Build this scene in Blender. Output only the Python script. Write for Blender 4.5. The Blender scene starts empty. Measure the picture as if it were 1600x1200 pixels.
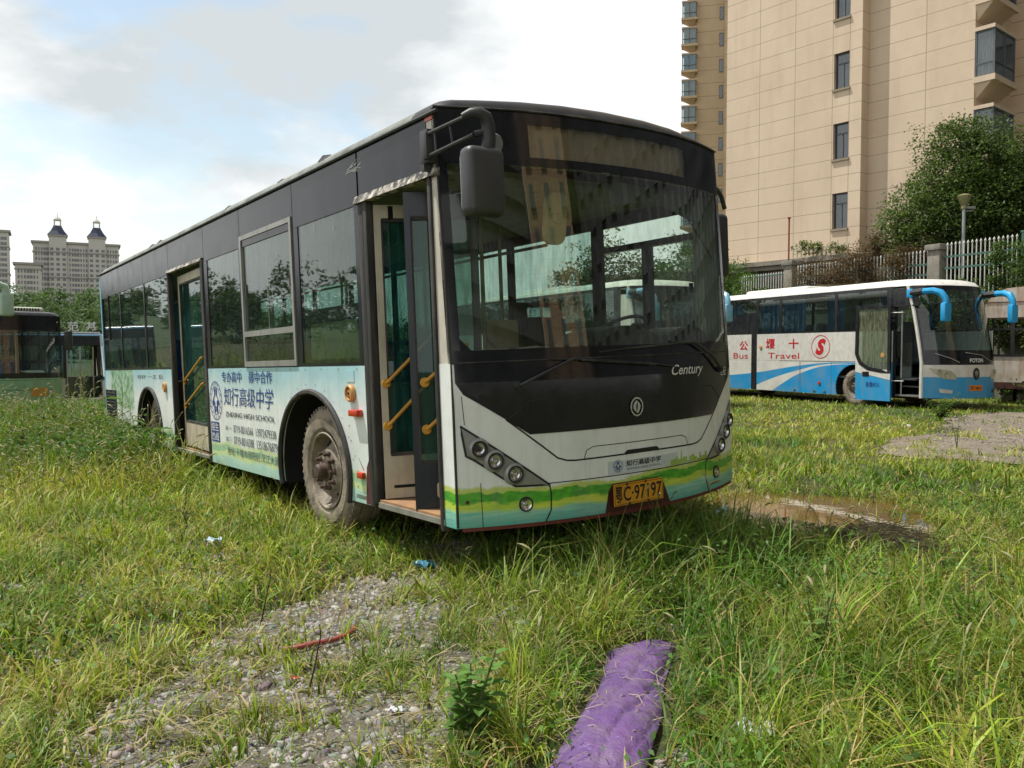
import bpy, bmesh, math, random
import numpy as np
from mathutils import Vector, Matrix
from mathutils.geometry import tessellate_polygon
random.seed(7); rng = np.random.default_rng(7)
SC = bpy.context.scene; COL = SC.collection
R = math.radians; PI = math.pi

# ---------------------------------------------------------------- camera
PITCH = R(2.24); CAM_H = 1.45
cd = bpy.data.cameras.new('camera'); cam = bpy.data.objects.new('camera', cd); COL.objects.link(cam)
cam.location = (0, 0, CAM_H); cam.rotation_euler = (PI/2 - PITCH, 0, 0)
cd.sensor_width = 36; cd.lens = 36*1317.8/1600; cd.clip_start = 0.05; cd.clip_end = 5000
SC.camera = cam
SC.view_settings.view_transform = 'Standard'; SC.view_settings.look = 'None'
SC.view_settings.exposure = 0.15; SC.view_settings.gamma = 1.0
SC.render.engine = 'CYCLES'
SC.cycles.max_bounces = 8; SC.cycles.transparent_max_bounces = 16; SC.cycles.diffuse_bounces = 3; SC.cycles.glossy_bounces = 3
SC.cycles.caustics_reflective = False; SC.cycles.caustics_refractive = False

# ---------------------------------------------------------------- sun and sky
SUN = Vector((-0.434, 0.12, 0.985)).normalized()
sl = bpy.data.lights.new('sun', 'SUN'); so = bpy.data.objects.new('sun', sl); COL.objects.link(so)
sl.energy = 5.0; sl.angle = R(0.6); sl.color = (1.0, 0.965, 0.90)
so.rotation_euler = SUN.to_track_quat('Z', 'Y').to_euler(); so.location = (-40, 20, 80)
W = bpy.data.worlds.new('World'); SC.world = W; W.use_nodes = True
nt = W.node_tree; N = nt.nodes; L = nt.links; N.clear()
out = N.new('ShaderNodeOutputWorld')
sky = N.new('ShaderNodeTexSky'); sky.sky_type = 'NISHITA'; sky.sun_disc = False
sky.sun_elevation = math.asin(SUN.z); sky.sun_rotation = math.atan2(SUN.x, SUN.y)
sky.air_density = 1.6; sky.dust_density = 1.0; sky.ozone_density = 1.0
b1 = N.new('ShaderNodeBackground'); b1.inputs[1].default_value = 0.15; L.new(sky.outputs[0], b1.inputs[0])
b2 = N.new('ShaderNodeBackground'); b2.inputs[1].default_value = 1.0
tc = N.new('ShaderNodeTexCoord')
def wnoise(scale, detail, rough, stretch=(1, 1, 2.2), off=(0, 0, 0)):
    mp = N.new('ShaderNodeMapping'); mp.inputs['Scale'].default_value = stretch; mp.inputs['Location'].default_value = off
    L.new(tc.outputs['Generated'], mp.inputs[0])
    n = N.new('ShaderNodeTexNoise'); n.inputs['Scale'].default_value = scale; n.inputs['Detail'].default_value = detail; n.inputs['Roughness'].default_value = rough
    L.new(mp.outputs[0], n.inputs['Vector']); return n.outputs[0]
def ramp(src, stops, nodes=N, links=L):
    r = nodes.new('ShaderNodeValToRGB'); e = r.color_ramp.elements
    while len(e) < len(stops): e.new(0.5)
    for el, (p, c) in zip(e, stops): el.position = p; el.color = (*c, 1) if len(c) == 3 else c
    links.new(src, r.inputs[0]); return r.outputs[0]
def wmath(op, a, b, clamp=False):
    m = N.new('ShaderNodeMath'); m.operation = op; m.use_clamp = clamp
    for i, v in enumerate((a, b)):
        if isinstance(v, (int, float)): m.inputs[i].default_value = v
        elif v is not None: L.new(v, m.inputs[i])
    return m.outputs[0]
def lobe(d, lo, hi):            # a broad patch of sky round a direction
    v = Vector(d).normalized(); vm = N.new('ShaderNodeVectorMath'); vm.operation = 'DOT_PRODUCT'
    nv = N.new('ShaderNodeVectorMath'); nv.operation = 'NORMALIZE'; L.new(tc.outputs['Generated'], nv.inputs[0])
    L.new(nv.outputs[0], vm.inputs[0]); vm.inputs[1].default_value = v
    m = N.new('ShaderNodeMapRange'); m.inputs[1].default_value = lo; m.inputs[2].default_value = hi
    L.new(vm.outputs['Value'], m.inputs[0]); return m.outputs[0]
n1 = wnoise(5.0, 8, 0.55, off=(0.3, 0.1, 0.4)); n2 = wnoise(2.6, 7, 0.55, off=(2.3, 1.1, 0.2)); n3 = wnoise(8.0, 7, 0.6, off=(5.3, 0.7, 1.2))
# gaps of blue: mostly low on the left of the view
gap = wmath('ADD', wmath('MULTIPLY', lobe((-0.42, 1, 0.25), 0.93, 0.995), 0.30), n1)
gap = ramp(gap, [(0.71, (0, 0, 0)), (0.84, (1, 1, 1))])
gap = wmath('MULTIPLY', gap, 0.66)
# grey cloud bases
g = wmath('ADD', wmath('MULTIPLY', lobe((-0.28, 1, 0.46), 0.95, 0.998), 0.42), wmath('MULTIPLY', n2, 0.9))
g2 = wmath('ADD', g, wmath('MULTIPLY', n3, 0.42))
cc = ramp(g2, [(0.64, (1.06, 1.06, 1.05)), (0.80, (0.94, 0.955, 0.96)), (1.08, (0.62, 0.67, 0.69))])
L.new(cc, b2.inputs[0])
sz = N.new('ShaderNodeSeparateXYZ'); L.new(tc.outputs['Generated'], sz.inputs[0])      # unseen overhead sky dimmed to cut ambient light and deepen shadows
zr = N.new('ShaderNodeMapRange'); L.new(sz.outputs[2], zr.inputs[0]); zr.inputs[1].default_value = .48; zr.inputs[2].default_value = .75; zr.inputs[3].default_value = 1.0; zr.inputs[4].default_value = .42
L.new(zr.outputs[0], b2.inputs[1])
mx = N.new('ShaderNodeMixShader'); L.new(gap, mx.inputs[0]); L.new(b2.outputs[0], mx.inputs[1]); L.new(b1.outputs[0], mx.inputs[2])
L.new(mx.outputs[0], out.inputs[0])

# ---------------------------------------------------------------- materials
MATS = {}
def mat(name, col, rough=0.6, metal=0.0, col2=None, scale=6.0, amount=0.5, dirt=None, dirt_amt=0.0, dirt_scale=(3, 3, 0.6), bump=0.0, bscale=40.0, spec=0.5, coat=0.0, trans=0.0, rvar=0.0):
    if name in MATS: return MATS[name]
    m = bpy.data.materials.new(name); m.use_nodes = True; n = m.node_tree.nodes; l = m.node_tree.links
    b = n['Principled BSDF']; b.inputs['Roughness'].default_value = rough; b.inputs['Metallic'].default_value = metal
    b.inputs['Specular IOR Level'].default_value = spec; b.inputs['Coat Weight'].default_value = coat
    t = n.new('ShaderNodeTexCoord')
    def noise(sc, vec=None, det=5):
        x = n.new('ShaderNodeTexNoise'); x.inputs['Scale'].default_value = sc; x.inputs['Detail'].default_value = det; x.inputs['Roughness'].default_value = 0.6
        l.new(vec or t.outputs['Object'], x.inputs['Vector']); return x.outputs[0]
    def mix(f, a, c):
        x = n.new('ShaderNodeMix'); x.data_type = 'RGBA'
        if isinstance(f, float): x.inputs[0].default_value = f
        else: l.new(f, x.inputs[0])
        for i, v in ((6, a), (7, c)):
            if isinstance(v, tuple): x.inputs[i].default_value = (*v, 1)
            else: l.new(v, x.inputs[i])
        return x.outputs[2]
    c = col
    if col2 is None: col2 = tuple(v*0.82 for v in col)
    f = n.new('ShaderNodeMapRange'); l.new(noise(scale), f.inputs[0]); f.inputs[1].default_value = 0.35; f.inputs[2].default_value = 0.68; f.inputs[4].default_value = amount*2
    f.clamp = True
    c = mix(f.outputs[0], col, col2)
    if dirt:
        mp = n.new('ShaderNodeMapping'); mp.inputs['Scale'].default_value = dirt_scale; l.new(t.outputs['Object'], mp.inputs[0])
        g = n.new('ShaderNodeMapRange'); l.new(noise(3.0, mp.outputs[0], 8), g.inputs[0]); g.inputs[1].default_value = 0.45; g.inputs[2].default_value = 0.75; g.inputs[4].default_value = dirt_amt; g.clamp = True
        c = mix(g.outputs[0], c, dirt)
    l.new(c, b.inputs['Base Color'])
    if rvar:
        h = n.new('ShaderNodeMapRange'); l.new(noise(scale*1.7), h.inputs[0]); h.inputs[1].default_value = .3; h.inputs[2].default_value = .7; h.inputs[3].default_value = max(0.02, rough-rvar); h.inputs[4].default_value = rough+rvar
        l.new(h.outputs[0], b.inputs['Roughness'])
    if bump:
        bp = n.new('ShaderNodeBump'); bp.inputs['Strength'].default_value = bump; bp.inputs['Distance'].default_value = 0.02
        l.new(noise(bscale), bp.inputs['Height']); l.new(bp.outputs[0], b.inputs['Normal'])
    MATS[name] = m; return m

def glass(name, tint=(0.55, 0.66, 0.62), film=(0.10, 0.11, 0.09), film_amt=0.12, rough=0.015, boost=1.0, wavy=0.0):
    """thin dusty pane: transmits a tint, mirrors by Fresnel, carries a film of dust"""
    if name in MATS: return MATS[name]
    m = bpy.data.materials.new(name); m.use_nodes = True; n = m.node_tree.nodes; l = m.node_tree.links; n.clear()
    o = n.new('ShaderNodeOutputMaterial'); tr = n.new('ShaderNodeBsdfTransparent'); gl = n.new('ShaderNodeBsdfGlossy'); df = n.new('ShaderNodeBsdfDiffuse')
    tr.inputs[0].default_value = (*tint, 1); gl.inputs['Roughness'].default_value = rough; gl.inputs[0].default_value = (.95, .97, .96, 1)
    df.inputs[0].default_value = (*film, 1)
    t = n.new('ShaderNodeTexCoord'); mp = n.new('ShaderNodeMapping'); mp.inputs['Scale'].default_value = (5, 5, 0.9); l.new(t.outputs['Object'], mp.inputs[0])
    ns = n.new('ShaderNodeTexNoise'); ns.inputs['Scale'].default_value = 4; ns.inputs['Detail'].default_value = 8; ns.inputs['Roughness'].default_value = .65; l.new(mp.outputs[0], ns.inputs['Vector'])
    mr = n.new('ShaderNodeMapRange'); mr.inputs[1].default_value = .4; mr.inputs[2].default_value = .75; mr.inputs[3].default_value = film_amt*.4; mr.inputs[4].default_value = film_amt*2.2; l.new(ns.outputs[0], mr.inputs[0])
    m1 = n.new('ShaderNodeMixShader'); l.new(mr.outputs[0], m1.inputs[0]); l.new(tr.outputs[0], m1.inputs[1]); l.new(df.outputs[0], m1.inputs[2])
    fr = n.new('ShaderNodeFresnel'); ge = n.new('ShaderNodeNewGeometry'); ir = n.new('ShaderNodeMapRange'); l.new(ge.outputs['Backfacing'], ir.inputs[0]); ir.inputs[3].default_value = 1.52; ir.inputs[4].default_value = 1/1.52; l.new(ir.outputs[0], fr.inputs[0])
    mu = n.new('ShaderNodeMath'); mu.operation = 'MULTIPLY'; mu.use_clamp = True; mu.inputs[1].default_value = 1.7*boost; l.new(fr.outputs[0], mu.inputs[0])
    m2 = n.new('ShaderNodeMixShader'); l.new(mu.outputs[0], m2.inputs[0]); l.new(m1.outputs[0], m2.inputs[1]); l.new(gl.outputs[0], m2.inputs[2])
    if wavy:
        bp = n.new('ShaderNodeBump'); bp.inputs['Strength'].default_value = wavy; bp.inputs['Distance'].default_value = 0.05
        nb = n.new('ShaderNodeTexNoise'); nb.inputs['Scale'].default_value = 1.6; nb.inputs['Detail'].default_value = 1; l.new(t.outputs['Object'], nb.inputs['Vector'])
        l.new(nb.outputs[0], bp.inputs['Height']); l.new(bp.outputs[0], gl.inputs['Normal'])
    l.new(m2.outputs[0], o.inputs[0]); MATS[name] = m; return m

# ---------------------------------------------------------------- mesh helpers
class MB:
    def __init__(s): s.v = []; s.f = []; s.m = []; s.sm = []
    def add(s, vs, fs, mi=0, smooth=False):
        o = len(s.v); s.v += [tuple(v) for v in vs]
        for f in fs: s.f.append(tuple(i+o for i in f)); s.m.append(mi); s.sm.append(smooth)
        return s
    def box(s, a, b, mi=0, M=None):
        (x0, y0, z0), (x1, y1, z1) = a, b
        vs = [(x0,y0,z0),(x1,y0,z0),(x1,y1,z0),(x0,y1,z0),(x0,y0,z1),(x1,y0,z1),(x1,y1,z1),(x0,y1,z1)]
        if M: vs = [M @ Vector(v) for v in vs]
        return s.add(vs, [(0,3,2,1),(4,5,6,7),(0,1,5,4),(1,2,6,5),(2,3,7,6),(3,0,4,7)], mi)
    def rbox(s, a, b, r=0.02, mi=0, M=None, seg=2):      # rounded box
        bm = bmesh.new(); bmesh.ops.create_cube(bm, size=1)
        c = [(a[i]+b[i])/2 for i in range(3)]; d = [abs(b[i]-a[i]) for i in range(3)]
        for v in bm.verts: v.co = Vector((c[0]+v.co.x*d[0], c[1]+v.co.y*d[1], c[2]+v.co.z*d[2]))
        bmesh.ops.bevel(bm, geom=bm.edges[:], offset=min(r, min(d)*.49), segments=seg, profile=.5, affect='EDGES')
        bm.verts.index_update()
        vs = [(M @ v.co if M else v.co.copy()) for v in bm.verts]; fs = [tuple(v.index for v in f.verts) for f in bm.faces]; bm.free()
        return s.add(vs, fs, mi, True)
    def tube(s, pts, r, seg=8, mi=0, cap=True, flat=None):
        pts = [Vector(p) for p in pts]; n = len(pts); rs = r if isinstance(r, (list, tuple)) else [r]*n
        vs = []; up = None
        for i, p in enumerate(pts):
            t = (pts[min(i+1, n-1)] - pts[max(i-1, 0)]).normalized()
            if up is None: up = Vector((0, 0, 1)) if abs(t.z) < .9 else Vector((1, 0, 0))
            a = t.cross(up).normalized(); b = a.cross(t).normalized(); up = b
            for k in range(seg):
                th = 2*PI*k/seg; vs.append(p + a*math.cos(th)*rs[i] + b*math.sin(th)*rs[i]*(flat or 1))
        fs = [(i*seg+k, i*seg+(k+1) % seg, (i+1)*seg+(k+1) % seg, (i+1)*seg+k) for i in range(n-1) for k in range(seg)]
        if cap: fs += [tuple(range(seg-1, -1, -1)), tuple((n-1)*seg+k for k in range(seg))]
        return s.add(vs, fs, mi, True)
    def lathe(s, prof, M, seg=32, mi=0, smooth=True):      # profile (r, h) about local Z of M
        vs = []; k = len(prof)
        for i in range(seg):
            th = 2*PI*i/seg
            for (r, h) in prof: vs.append(M @ Vector((r*math.cos(th), r*math.sin(th), h)))
        fs = [(i*k+j, i*k+j+1, ((i+1) % seg)*k+j+1, ((i+1) % seg)*k+j) for i in range(seg) for j in range(k-1)]
        return s.add(vs, fs, mi, smooth)
    def prism(s, poly, fn, t0, t1, mi=0):       # 2D outline -> solid between two offsets
        return s.panel(poly, fn, t0, t1, 1e9, mi)
    def panel(s, poly, fn, t0, t1, step=0.15, mi=0, smooth=False):
        poly = [tuple(p) for p in poly]
        ar = sum(poly[i][0]*poly[(i+1) % len(poly)][1]-poly[(i+1) % len(poly)][0]*poly[i][1] for i in range(len(poly)))
        if ar < 0: poly = poly[::-1]
        bm = bmesh.new(); vs = [bm.verts.new((x, y, 0)) for x, y in poly]
        for t in tessellate_polygon([[Vector((x, y, 0)) for x, y in poly]]):
            try: bm.faces.new([vs[i] for i in t])
            except ValueError: pass
        bmesh.ops.recalc_face_normals(bm, faces=bm.faces[:])
        for ax in (0, 1):
            lo = min(p[ax] for p in poly); hi = max(p[ax] for p in poly); st = step[ax] if isinstance(step, tuple) else step
            k = int((hi-lo)/st)
            for i in range(1, k+1):
                c = lo + (hi-lo)*i/(k+1); co = Vector((c, 0, 0)) if ax == 0 else Vector((0, c, 0)); no = Vector((1, 0, 0)) if ax == 0 else Vector((0, 1, 0))
                bmesh.ops.bisect_plane(bm, geom=bm.verts[:]+bm.edges[:]+bm.faces[:], plane_co=co, plane_no=no, dist=1e-6)
        bm.verts.index_update(); nv = len(bm.verts)
        P = [v.co.xy for v in bm.verts]
        V = [fn(p.x, p.y, t1) for p in P]; F = [tuple(v.index for v in f.verts) for f in bm.faces]
        if t0 is not None:
            V += [fn(p.x, p.y, t0) for p in P]
            F += [tuple(nv+i for i in reversed(f)) for f in F]
            for e in bm.edges:
                if len(e.link_faces) == 1:
                    a, b = e.verts[0].index, e.verts[1].index; F.append((a, b, nv+b, nv+a))
        bm.free(); return s.add(V, F, mi, smooth)
    def build(s, name, mats, parent=None, fix=True, auto=35):
        me = bpy.data.meshes.new(name); me.from_pydata([tuple(v) for v in s.v], [], s.f)
        for m in (mats if isinstance(mats, (list, tuple)) else [mats]): me.materials.append(m)
        me.polygons.foreach_set('material_index', s.m); me.polygons.foreach_set('use_smooth', s.sm)
        if fix:
            bm = bmesh.new(); bm.from_mesh(me); bmesh.ops.recalc_face_normals(bm, faces=bm.faces[:]); bm.to_mesh(me); bm.free()
        if any(s.sm) and auto: me.set_sharp_from_angle(angle=R(auto))
        me.update(); o = bpy.data.objects.new(name, me); COL.objects.link(o)
        if parent: o.parent = parent
        return o
def tag(o, label=None, cat=None, group=None, kind=None):
    if label: o['label'] = label
    if cat: o['category'] = cat
    if group: o['group'] = group
    if kind: o['kind'] = kind
    return o
def thing(name, M, label, cat, group=None):
    e = bpy.data.objects.new(name, None); COL.objects.link(e); e.empty_display_size = .3
    e.matrix_world = M; return tag(e, label, cat, group)
def frame(x, y, z, deg):      # local Y points deg left of the view axis
    return Matrix.Translation((x, y, z)) @ Matrix.Rotation(R(deg), 4, 'Z')
def axis(p, d):               # matrix whose local Z points along d at p
    return Matrix.Translation(p) @ Vector(d).to_track_quat('Z', 'Y').to_matrix().to_4x4()
def ell(cx, cy, rx, ry, n=20, a0=0, a1=360):
    return [(cx+rx*math.cos(R(a0+(a1-a0)*i/n)), cy+ry*math.sin(R(a0+(a1-a0)*i/n))) for i in range(n if a1-a0 == 360 else n+1)]
def rrect(x0, y0, x1, y1, r, n=4):
    p = []
    for cx, cy, a in ((x1-r, y1-r, 0), (x0+r, y1-r, 90), (x0+r, y0+r, 180), (x1-r, y0+r, 270)):
        p += [(cx+r*math.cos(R(a+90*i/n)), cy+r*math.sin(R(a+90*i/n))) for i in range(n+1)]
    return p
def text_mesh(s, box, fn, t, bold=0.0, shear=0.0, mi=0, mb=None, fontsize=1.0):
    """lettering fitted to box=(u0,v0,u1,v1) and laid on a surface fn(u,v,t)"""
    cu = bpy.data.curves.new('tmp', 'FONT'); cu.body = s; cu.offset = bold; cu.shear = shear; cu.resolution_u = 3
    o = bpy.data.objects.new('tmp', cu); COL.objects.link(o); bpy.context.view_layer.update()
    me = bpy.data.meshes.new_from_object(o.evaluated_get(bpy.context.evaluated_depsgraph_get()))
    bpy.data.objects.remove(o); bpy.data.curves.remove(cu)
    V = [v.co.copy() for v in me.vertices]; F = [tuple(p.vertices) for p in me.polygons]; bpy.data.meshes.remove(me)
    mb = mb or MB()
    if not V: return mb
    x0 = min(v.x for v in V); x1 = max(v.x for v in V); y0 = min(v.y for v in V); y1 = max(v.y for v in V)
    u0, v0, u1, v1 = box
    return mb.add([fn(u0+(u1-u0)*(v.x-x0)/(x1-x0), v0+(v1-v0)*(v.y-y0)/(y1-y0), t) for v in V], F, mi)
def ring2d(cx, cy, rx, ry, w, n=28):
    o = ell(cx, cy, rx, ry, n); i = ell(cx, cy, rx-w, ry-w*(ry/rx), n); return o, i
def add_ring(mb, cx, cy, rx, ry, w, fn, t, mi=0, n=32):
    o, i = ring2d(cx, cy, rx, ry, w, n)
    vs = [fn(*p, t) for p in o]+[fn(*p, t) for p in i]
    return mb.add(vs, [(k, (k+1) % n, n+(k+1) % n, n+k) for k in range(n)], mi)
def strip2d(pts, w, closed=False):     # outline of a polyline with width w
    P = [Vector(p) for p in pts]; n = len(P); a = []; b = []
    for i in range(n):
        if closed: d = (P[(i+1) % n]-P[i-1])
        else: d = P[min(i+1, n-1)]-P[max(i-1, 0)]
        d.normalize(); q = Vector((-d.y, d.x))*w/2; a.append(P[i]+q); b.append(P[i]-q)
    return a, b
def add_strip(mb, pts, w, fn, t, mi=0, closed=False, sub=1):
    Q = []
    m = len(pts)
    for i in range(m if closed else m-1):
        p, q = Vector(pts[i]), Vector(pts[(i+1) % m])
        for k in range(sub): Q.append(p.lerp(q, k/sub))
    if not closed: Q.append(Vector(pts[-1]))
    a, b = strip2d(Q, w, closed); n = len(Q)
    vs = [fn(p.x, p.y, t) for p in a]+[fn(p.x, p.y, t) for p in b]
    fs = [(i, (i+1) % n, n+(i+1) % n, n+i) for i in range(n if closed else n-1)]
    return mb.add(vs, fs, mi)

# common materials
M_black = mat('black_paint', (0.012, 0.013, 0.016), 0.22, col2=(0.02, 0.021, 0.024), dirt=(0.09, 0.085, 0.075), dirt_amt=0.28, rvar=.08)
M_rubber = mat('rubber', (0.022, 0.022, 0.022), 0.75, dirt=(0.16, 0.14, 0.11), dirt_amt=0.5, bump=.2)
M_plast = mat('dark_plastic', (0.03, 0.032, 0.036), 0.5, dirt=(0.10, 0.10, 0.09), dirt_amt=0.3, bump=.1, bscale=200)
M_tyre = mat('tyre_rubber', (0.05, 0.047, 0.043), 0.85, col2=(0.13, 0.115, 0.09), scale=5, amount=.7, bump=.3, bscale=30)
M_tyre_dry = mat('dusty_tyre', (0.10, 0.09, 0.075), 0.9, col2=(0.26, 0.22, 0.165), scale=7, amount=.9, bump=.4, bscale=40)
M_rim = mat('muddy_rim', (0.33, 0.285, 0.22), 0.7, col2=(0.16, 0.13, 0.10), scale=12, amount=.6, bump=.4, bscale=60)
M_nut = mat('rusty_nut', (0.045, 0.035, 0.03), 0.6, col2=(0.11, 0.06, 0.035), scale=30)
M_dark = mat('dark_gap', (0.006, 0.006, 0.006), 0.9)
M_steel = mat('bare_aluminium', (0.42, 0.42, 0.40), 0.45, 0.6, dirt=(0.2, 0.18, 0.14), dirt_amt=.5)
M_chrome = mat('chrome', (0.7, 0.7, 0.7), 0.15, 1.0)
M_cream = mat('cream_paint', (0.55, 0.49, 0.37), 0.5, dirt=(0.22, 0.17, 0.11), dirt_amt=.6, rvar=.1)
M_yellow = mat('yellow_grab', (0.62, 0.30, 0.02), 0.45, dirt=(0.25, 0.13, 0.04), dirt_amt=.5)
M_seat = mat('blue_seat', (0.015, 0.06, 0.20), 0.5, col2=(0.02, 0.045, 0.13))
M_greyseat = mat('grey_seat', (0.16, 0.17, 0.18), 0.8)
M_interior = mat('interior_grey', (0.16, 0.17, 0.155), 0.7, dirt=(0.08, 0.07, 0.06), dirt_amt=.5)
M_intdark = mat('interior_dark', (0.035, 0.04, 0.04), 0.8)
M_lens = mat('lamp_reflector', (0.62, 0.63, 0.62), 0.18, 0.9)
M_lampgrey = mat('lamp_bezel', (0.30, 0.30, 0.29), 0.38, 0.3, dirt=(.2, .17, .12), dirt_amt=.4)
M_red = mat('red_lens', (0.55, 0.045, 0.015), 0.3, spec=.6)
M_orange = mat('orange_plastic', (0.60, 0.30, 0.09), 0.5, dirt=(.3, .18, .08), dirt_amt=.5)
M_plate = mat('plate_yellow', (0.72, 0.33, 0.015), 0.45, dirt=(.35, .2, .05), dirt_amt=.3)
M_ink = mat('black_ink', (0.012, 0.012, 0.012), 0.6)
M_blueink = mat('blue_ink', (0.012, 0.05, 0.24), 0.55)
M_greyink = mat('grey_ink', (0.10, 0.11, 0.12), 0.6)
M_whiteink = mat('white_ink', (0.75, 0.76, 0.75), 0.5)
M_redink = mat('red_ink', (0.55, 0.012, 0.02), 0.5)
G_side = glass('side_glass', (0.70, 0.82, 0.78), film=(.05, .06, .055), film_amt=.14, wavy=.02, boost=.62)
G_wind = glass('windshield_glass', (0.70, 0.80, 0.72), film=(.12, .12, .08), film_amt=.07, boost=1.25)
G_cwind = glass('coach_windshield', (0.46, 0.58, 0.55), film=(.08, .09, .08), film_amt=.07, boost=.8)
G_coach = glass('coach_glass', (0.72, 0.80, 0.80), film_amt=.06, boost=.9)
G_clear = glass('clear_cover', (0.9, 0.9, 0.9), film_amt=.2)

def wheel(parent, x, y, z, r=0.5, w=0.28, rr=0.30, dusty=True, side=-1, letters=None, dish=0.0, nuts=10):
    """wheel whose axle runs along X; side -1 faces -X"""
    M = axis((x, y, z), (side, 0, 0)); k = r/0.5
    tm = M_tyre_dry if dusty else M_tyre
    e = bpy.data.objects.new('wheel', None); COL.objects.link(e); e.parent = parent
    mb = MB(); prof = [(rr-.01, -.02), (rr+.005, .0), (rr+.03, .012), (rr+.035, .02), (rr+.06, .024), (r-.09*k, .024), (r-.085*k, .018), (r-.05*k, .012), (r-.02*k, -.006), (r, -.035), (r, -.075), (r-.012, -.08), (r-.012, -.09), (r, -.095), (r, -.18), (r-.012, -.185), (r-.012, -.195), (r, -.2), (r, -w+.035), (r-.04*k, -w), (rr, -w+.01)]
    mb.lathe(prof, M, 56)
    for i in range(56):         # tread blocks on the shoulder
        a = 2*PI*i/56; T = M @ Matrix.Rotation(a, 4, 'Z')
        mb.box((r-.028*k, -.010, -.038), (r+.004, .010, -.004), 0, T)
    mb.build('tyre', tm, e)
    if letters:
        def fn(u, v, t):        # u angle, v radius
            return M @ Vector((v*math.cos(u), v*math.sin(u), t))
        tx = MB(); ty = 'tyre_lettering'
        for (s, a0, a1, r0, r1) in letters:
            text_mesh(s, (a0, r0, a1, r1), fn, .0275, bold=.02, mb=tx)
        tx.build(ty, M_ink, e)
    mb = MB(); d = dish
    mb.lathe([(rr+.004, .012), (rr-.006, .018), (rr-.018, .008), (rr-.024, -.03), (rr-.035, -.075), (rr-.05, -.095), (.19*k, -.05-d), (.165*k, -.012-d), (.12*k, -.005-d), (.09*k, -.005-d)], M, 40)
    for i in range(8):
        a = 2*PI*(i+.5)/8; T = M @ Matrix.Rotation(a, 4, 'Z')
        c = T @ Vector((.217*k, 0, -.069-d*.6))
        mb.add([T @ Vector((.217*k+.026*math.cos(t), .034*math.sin(t), -.0625-d*.6-.95*.026*math.cos(t)*0.72)) for t in [2*PI*j/14 for j in range(14)]], [tuple(range(14))], 1)
    mb.build('rim', [M_rim, M_dark], e)
    mb = MB(); mb.lathe([(.095*k, -.02-d), (.092*k, .012-d), (.06*k, .02-d), (.058*k, .075-d), (.045*k, .09-d), (0, .092-d)], M, 24)
    for i in range(nuts):
        a = 2*PI*i/nuts; T = M @ Matrix.Rotation(a, 4, 'Z') @ Matrix.Translation((.138*k, 0, -.012-d))
        mb.lathe([(.021, 0), (.021, .022), (.015, .026), (.013, .055), (0, .057)], T, 8)
    mb.build('hub', M_nut, e)
    return e
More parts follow.
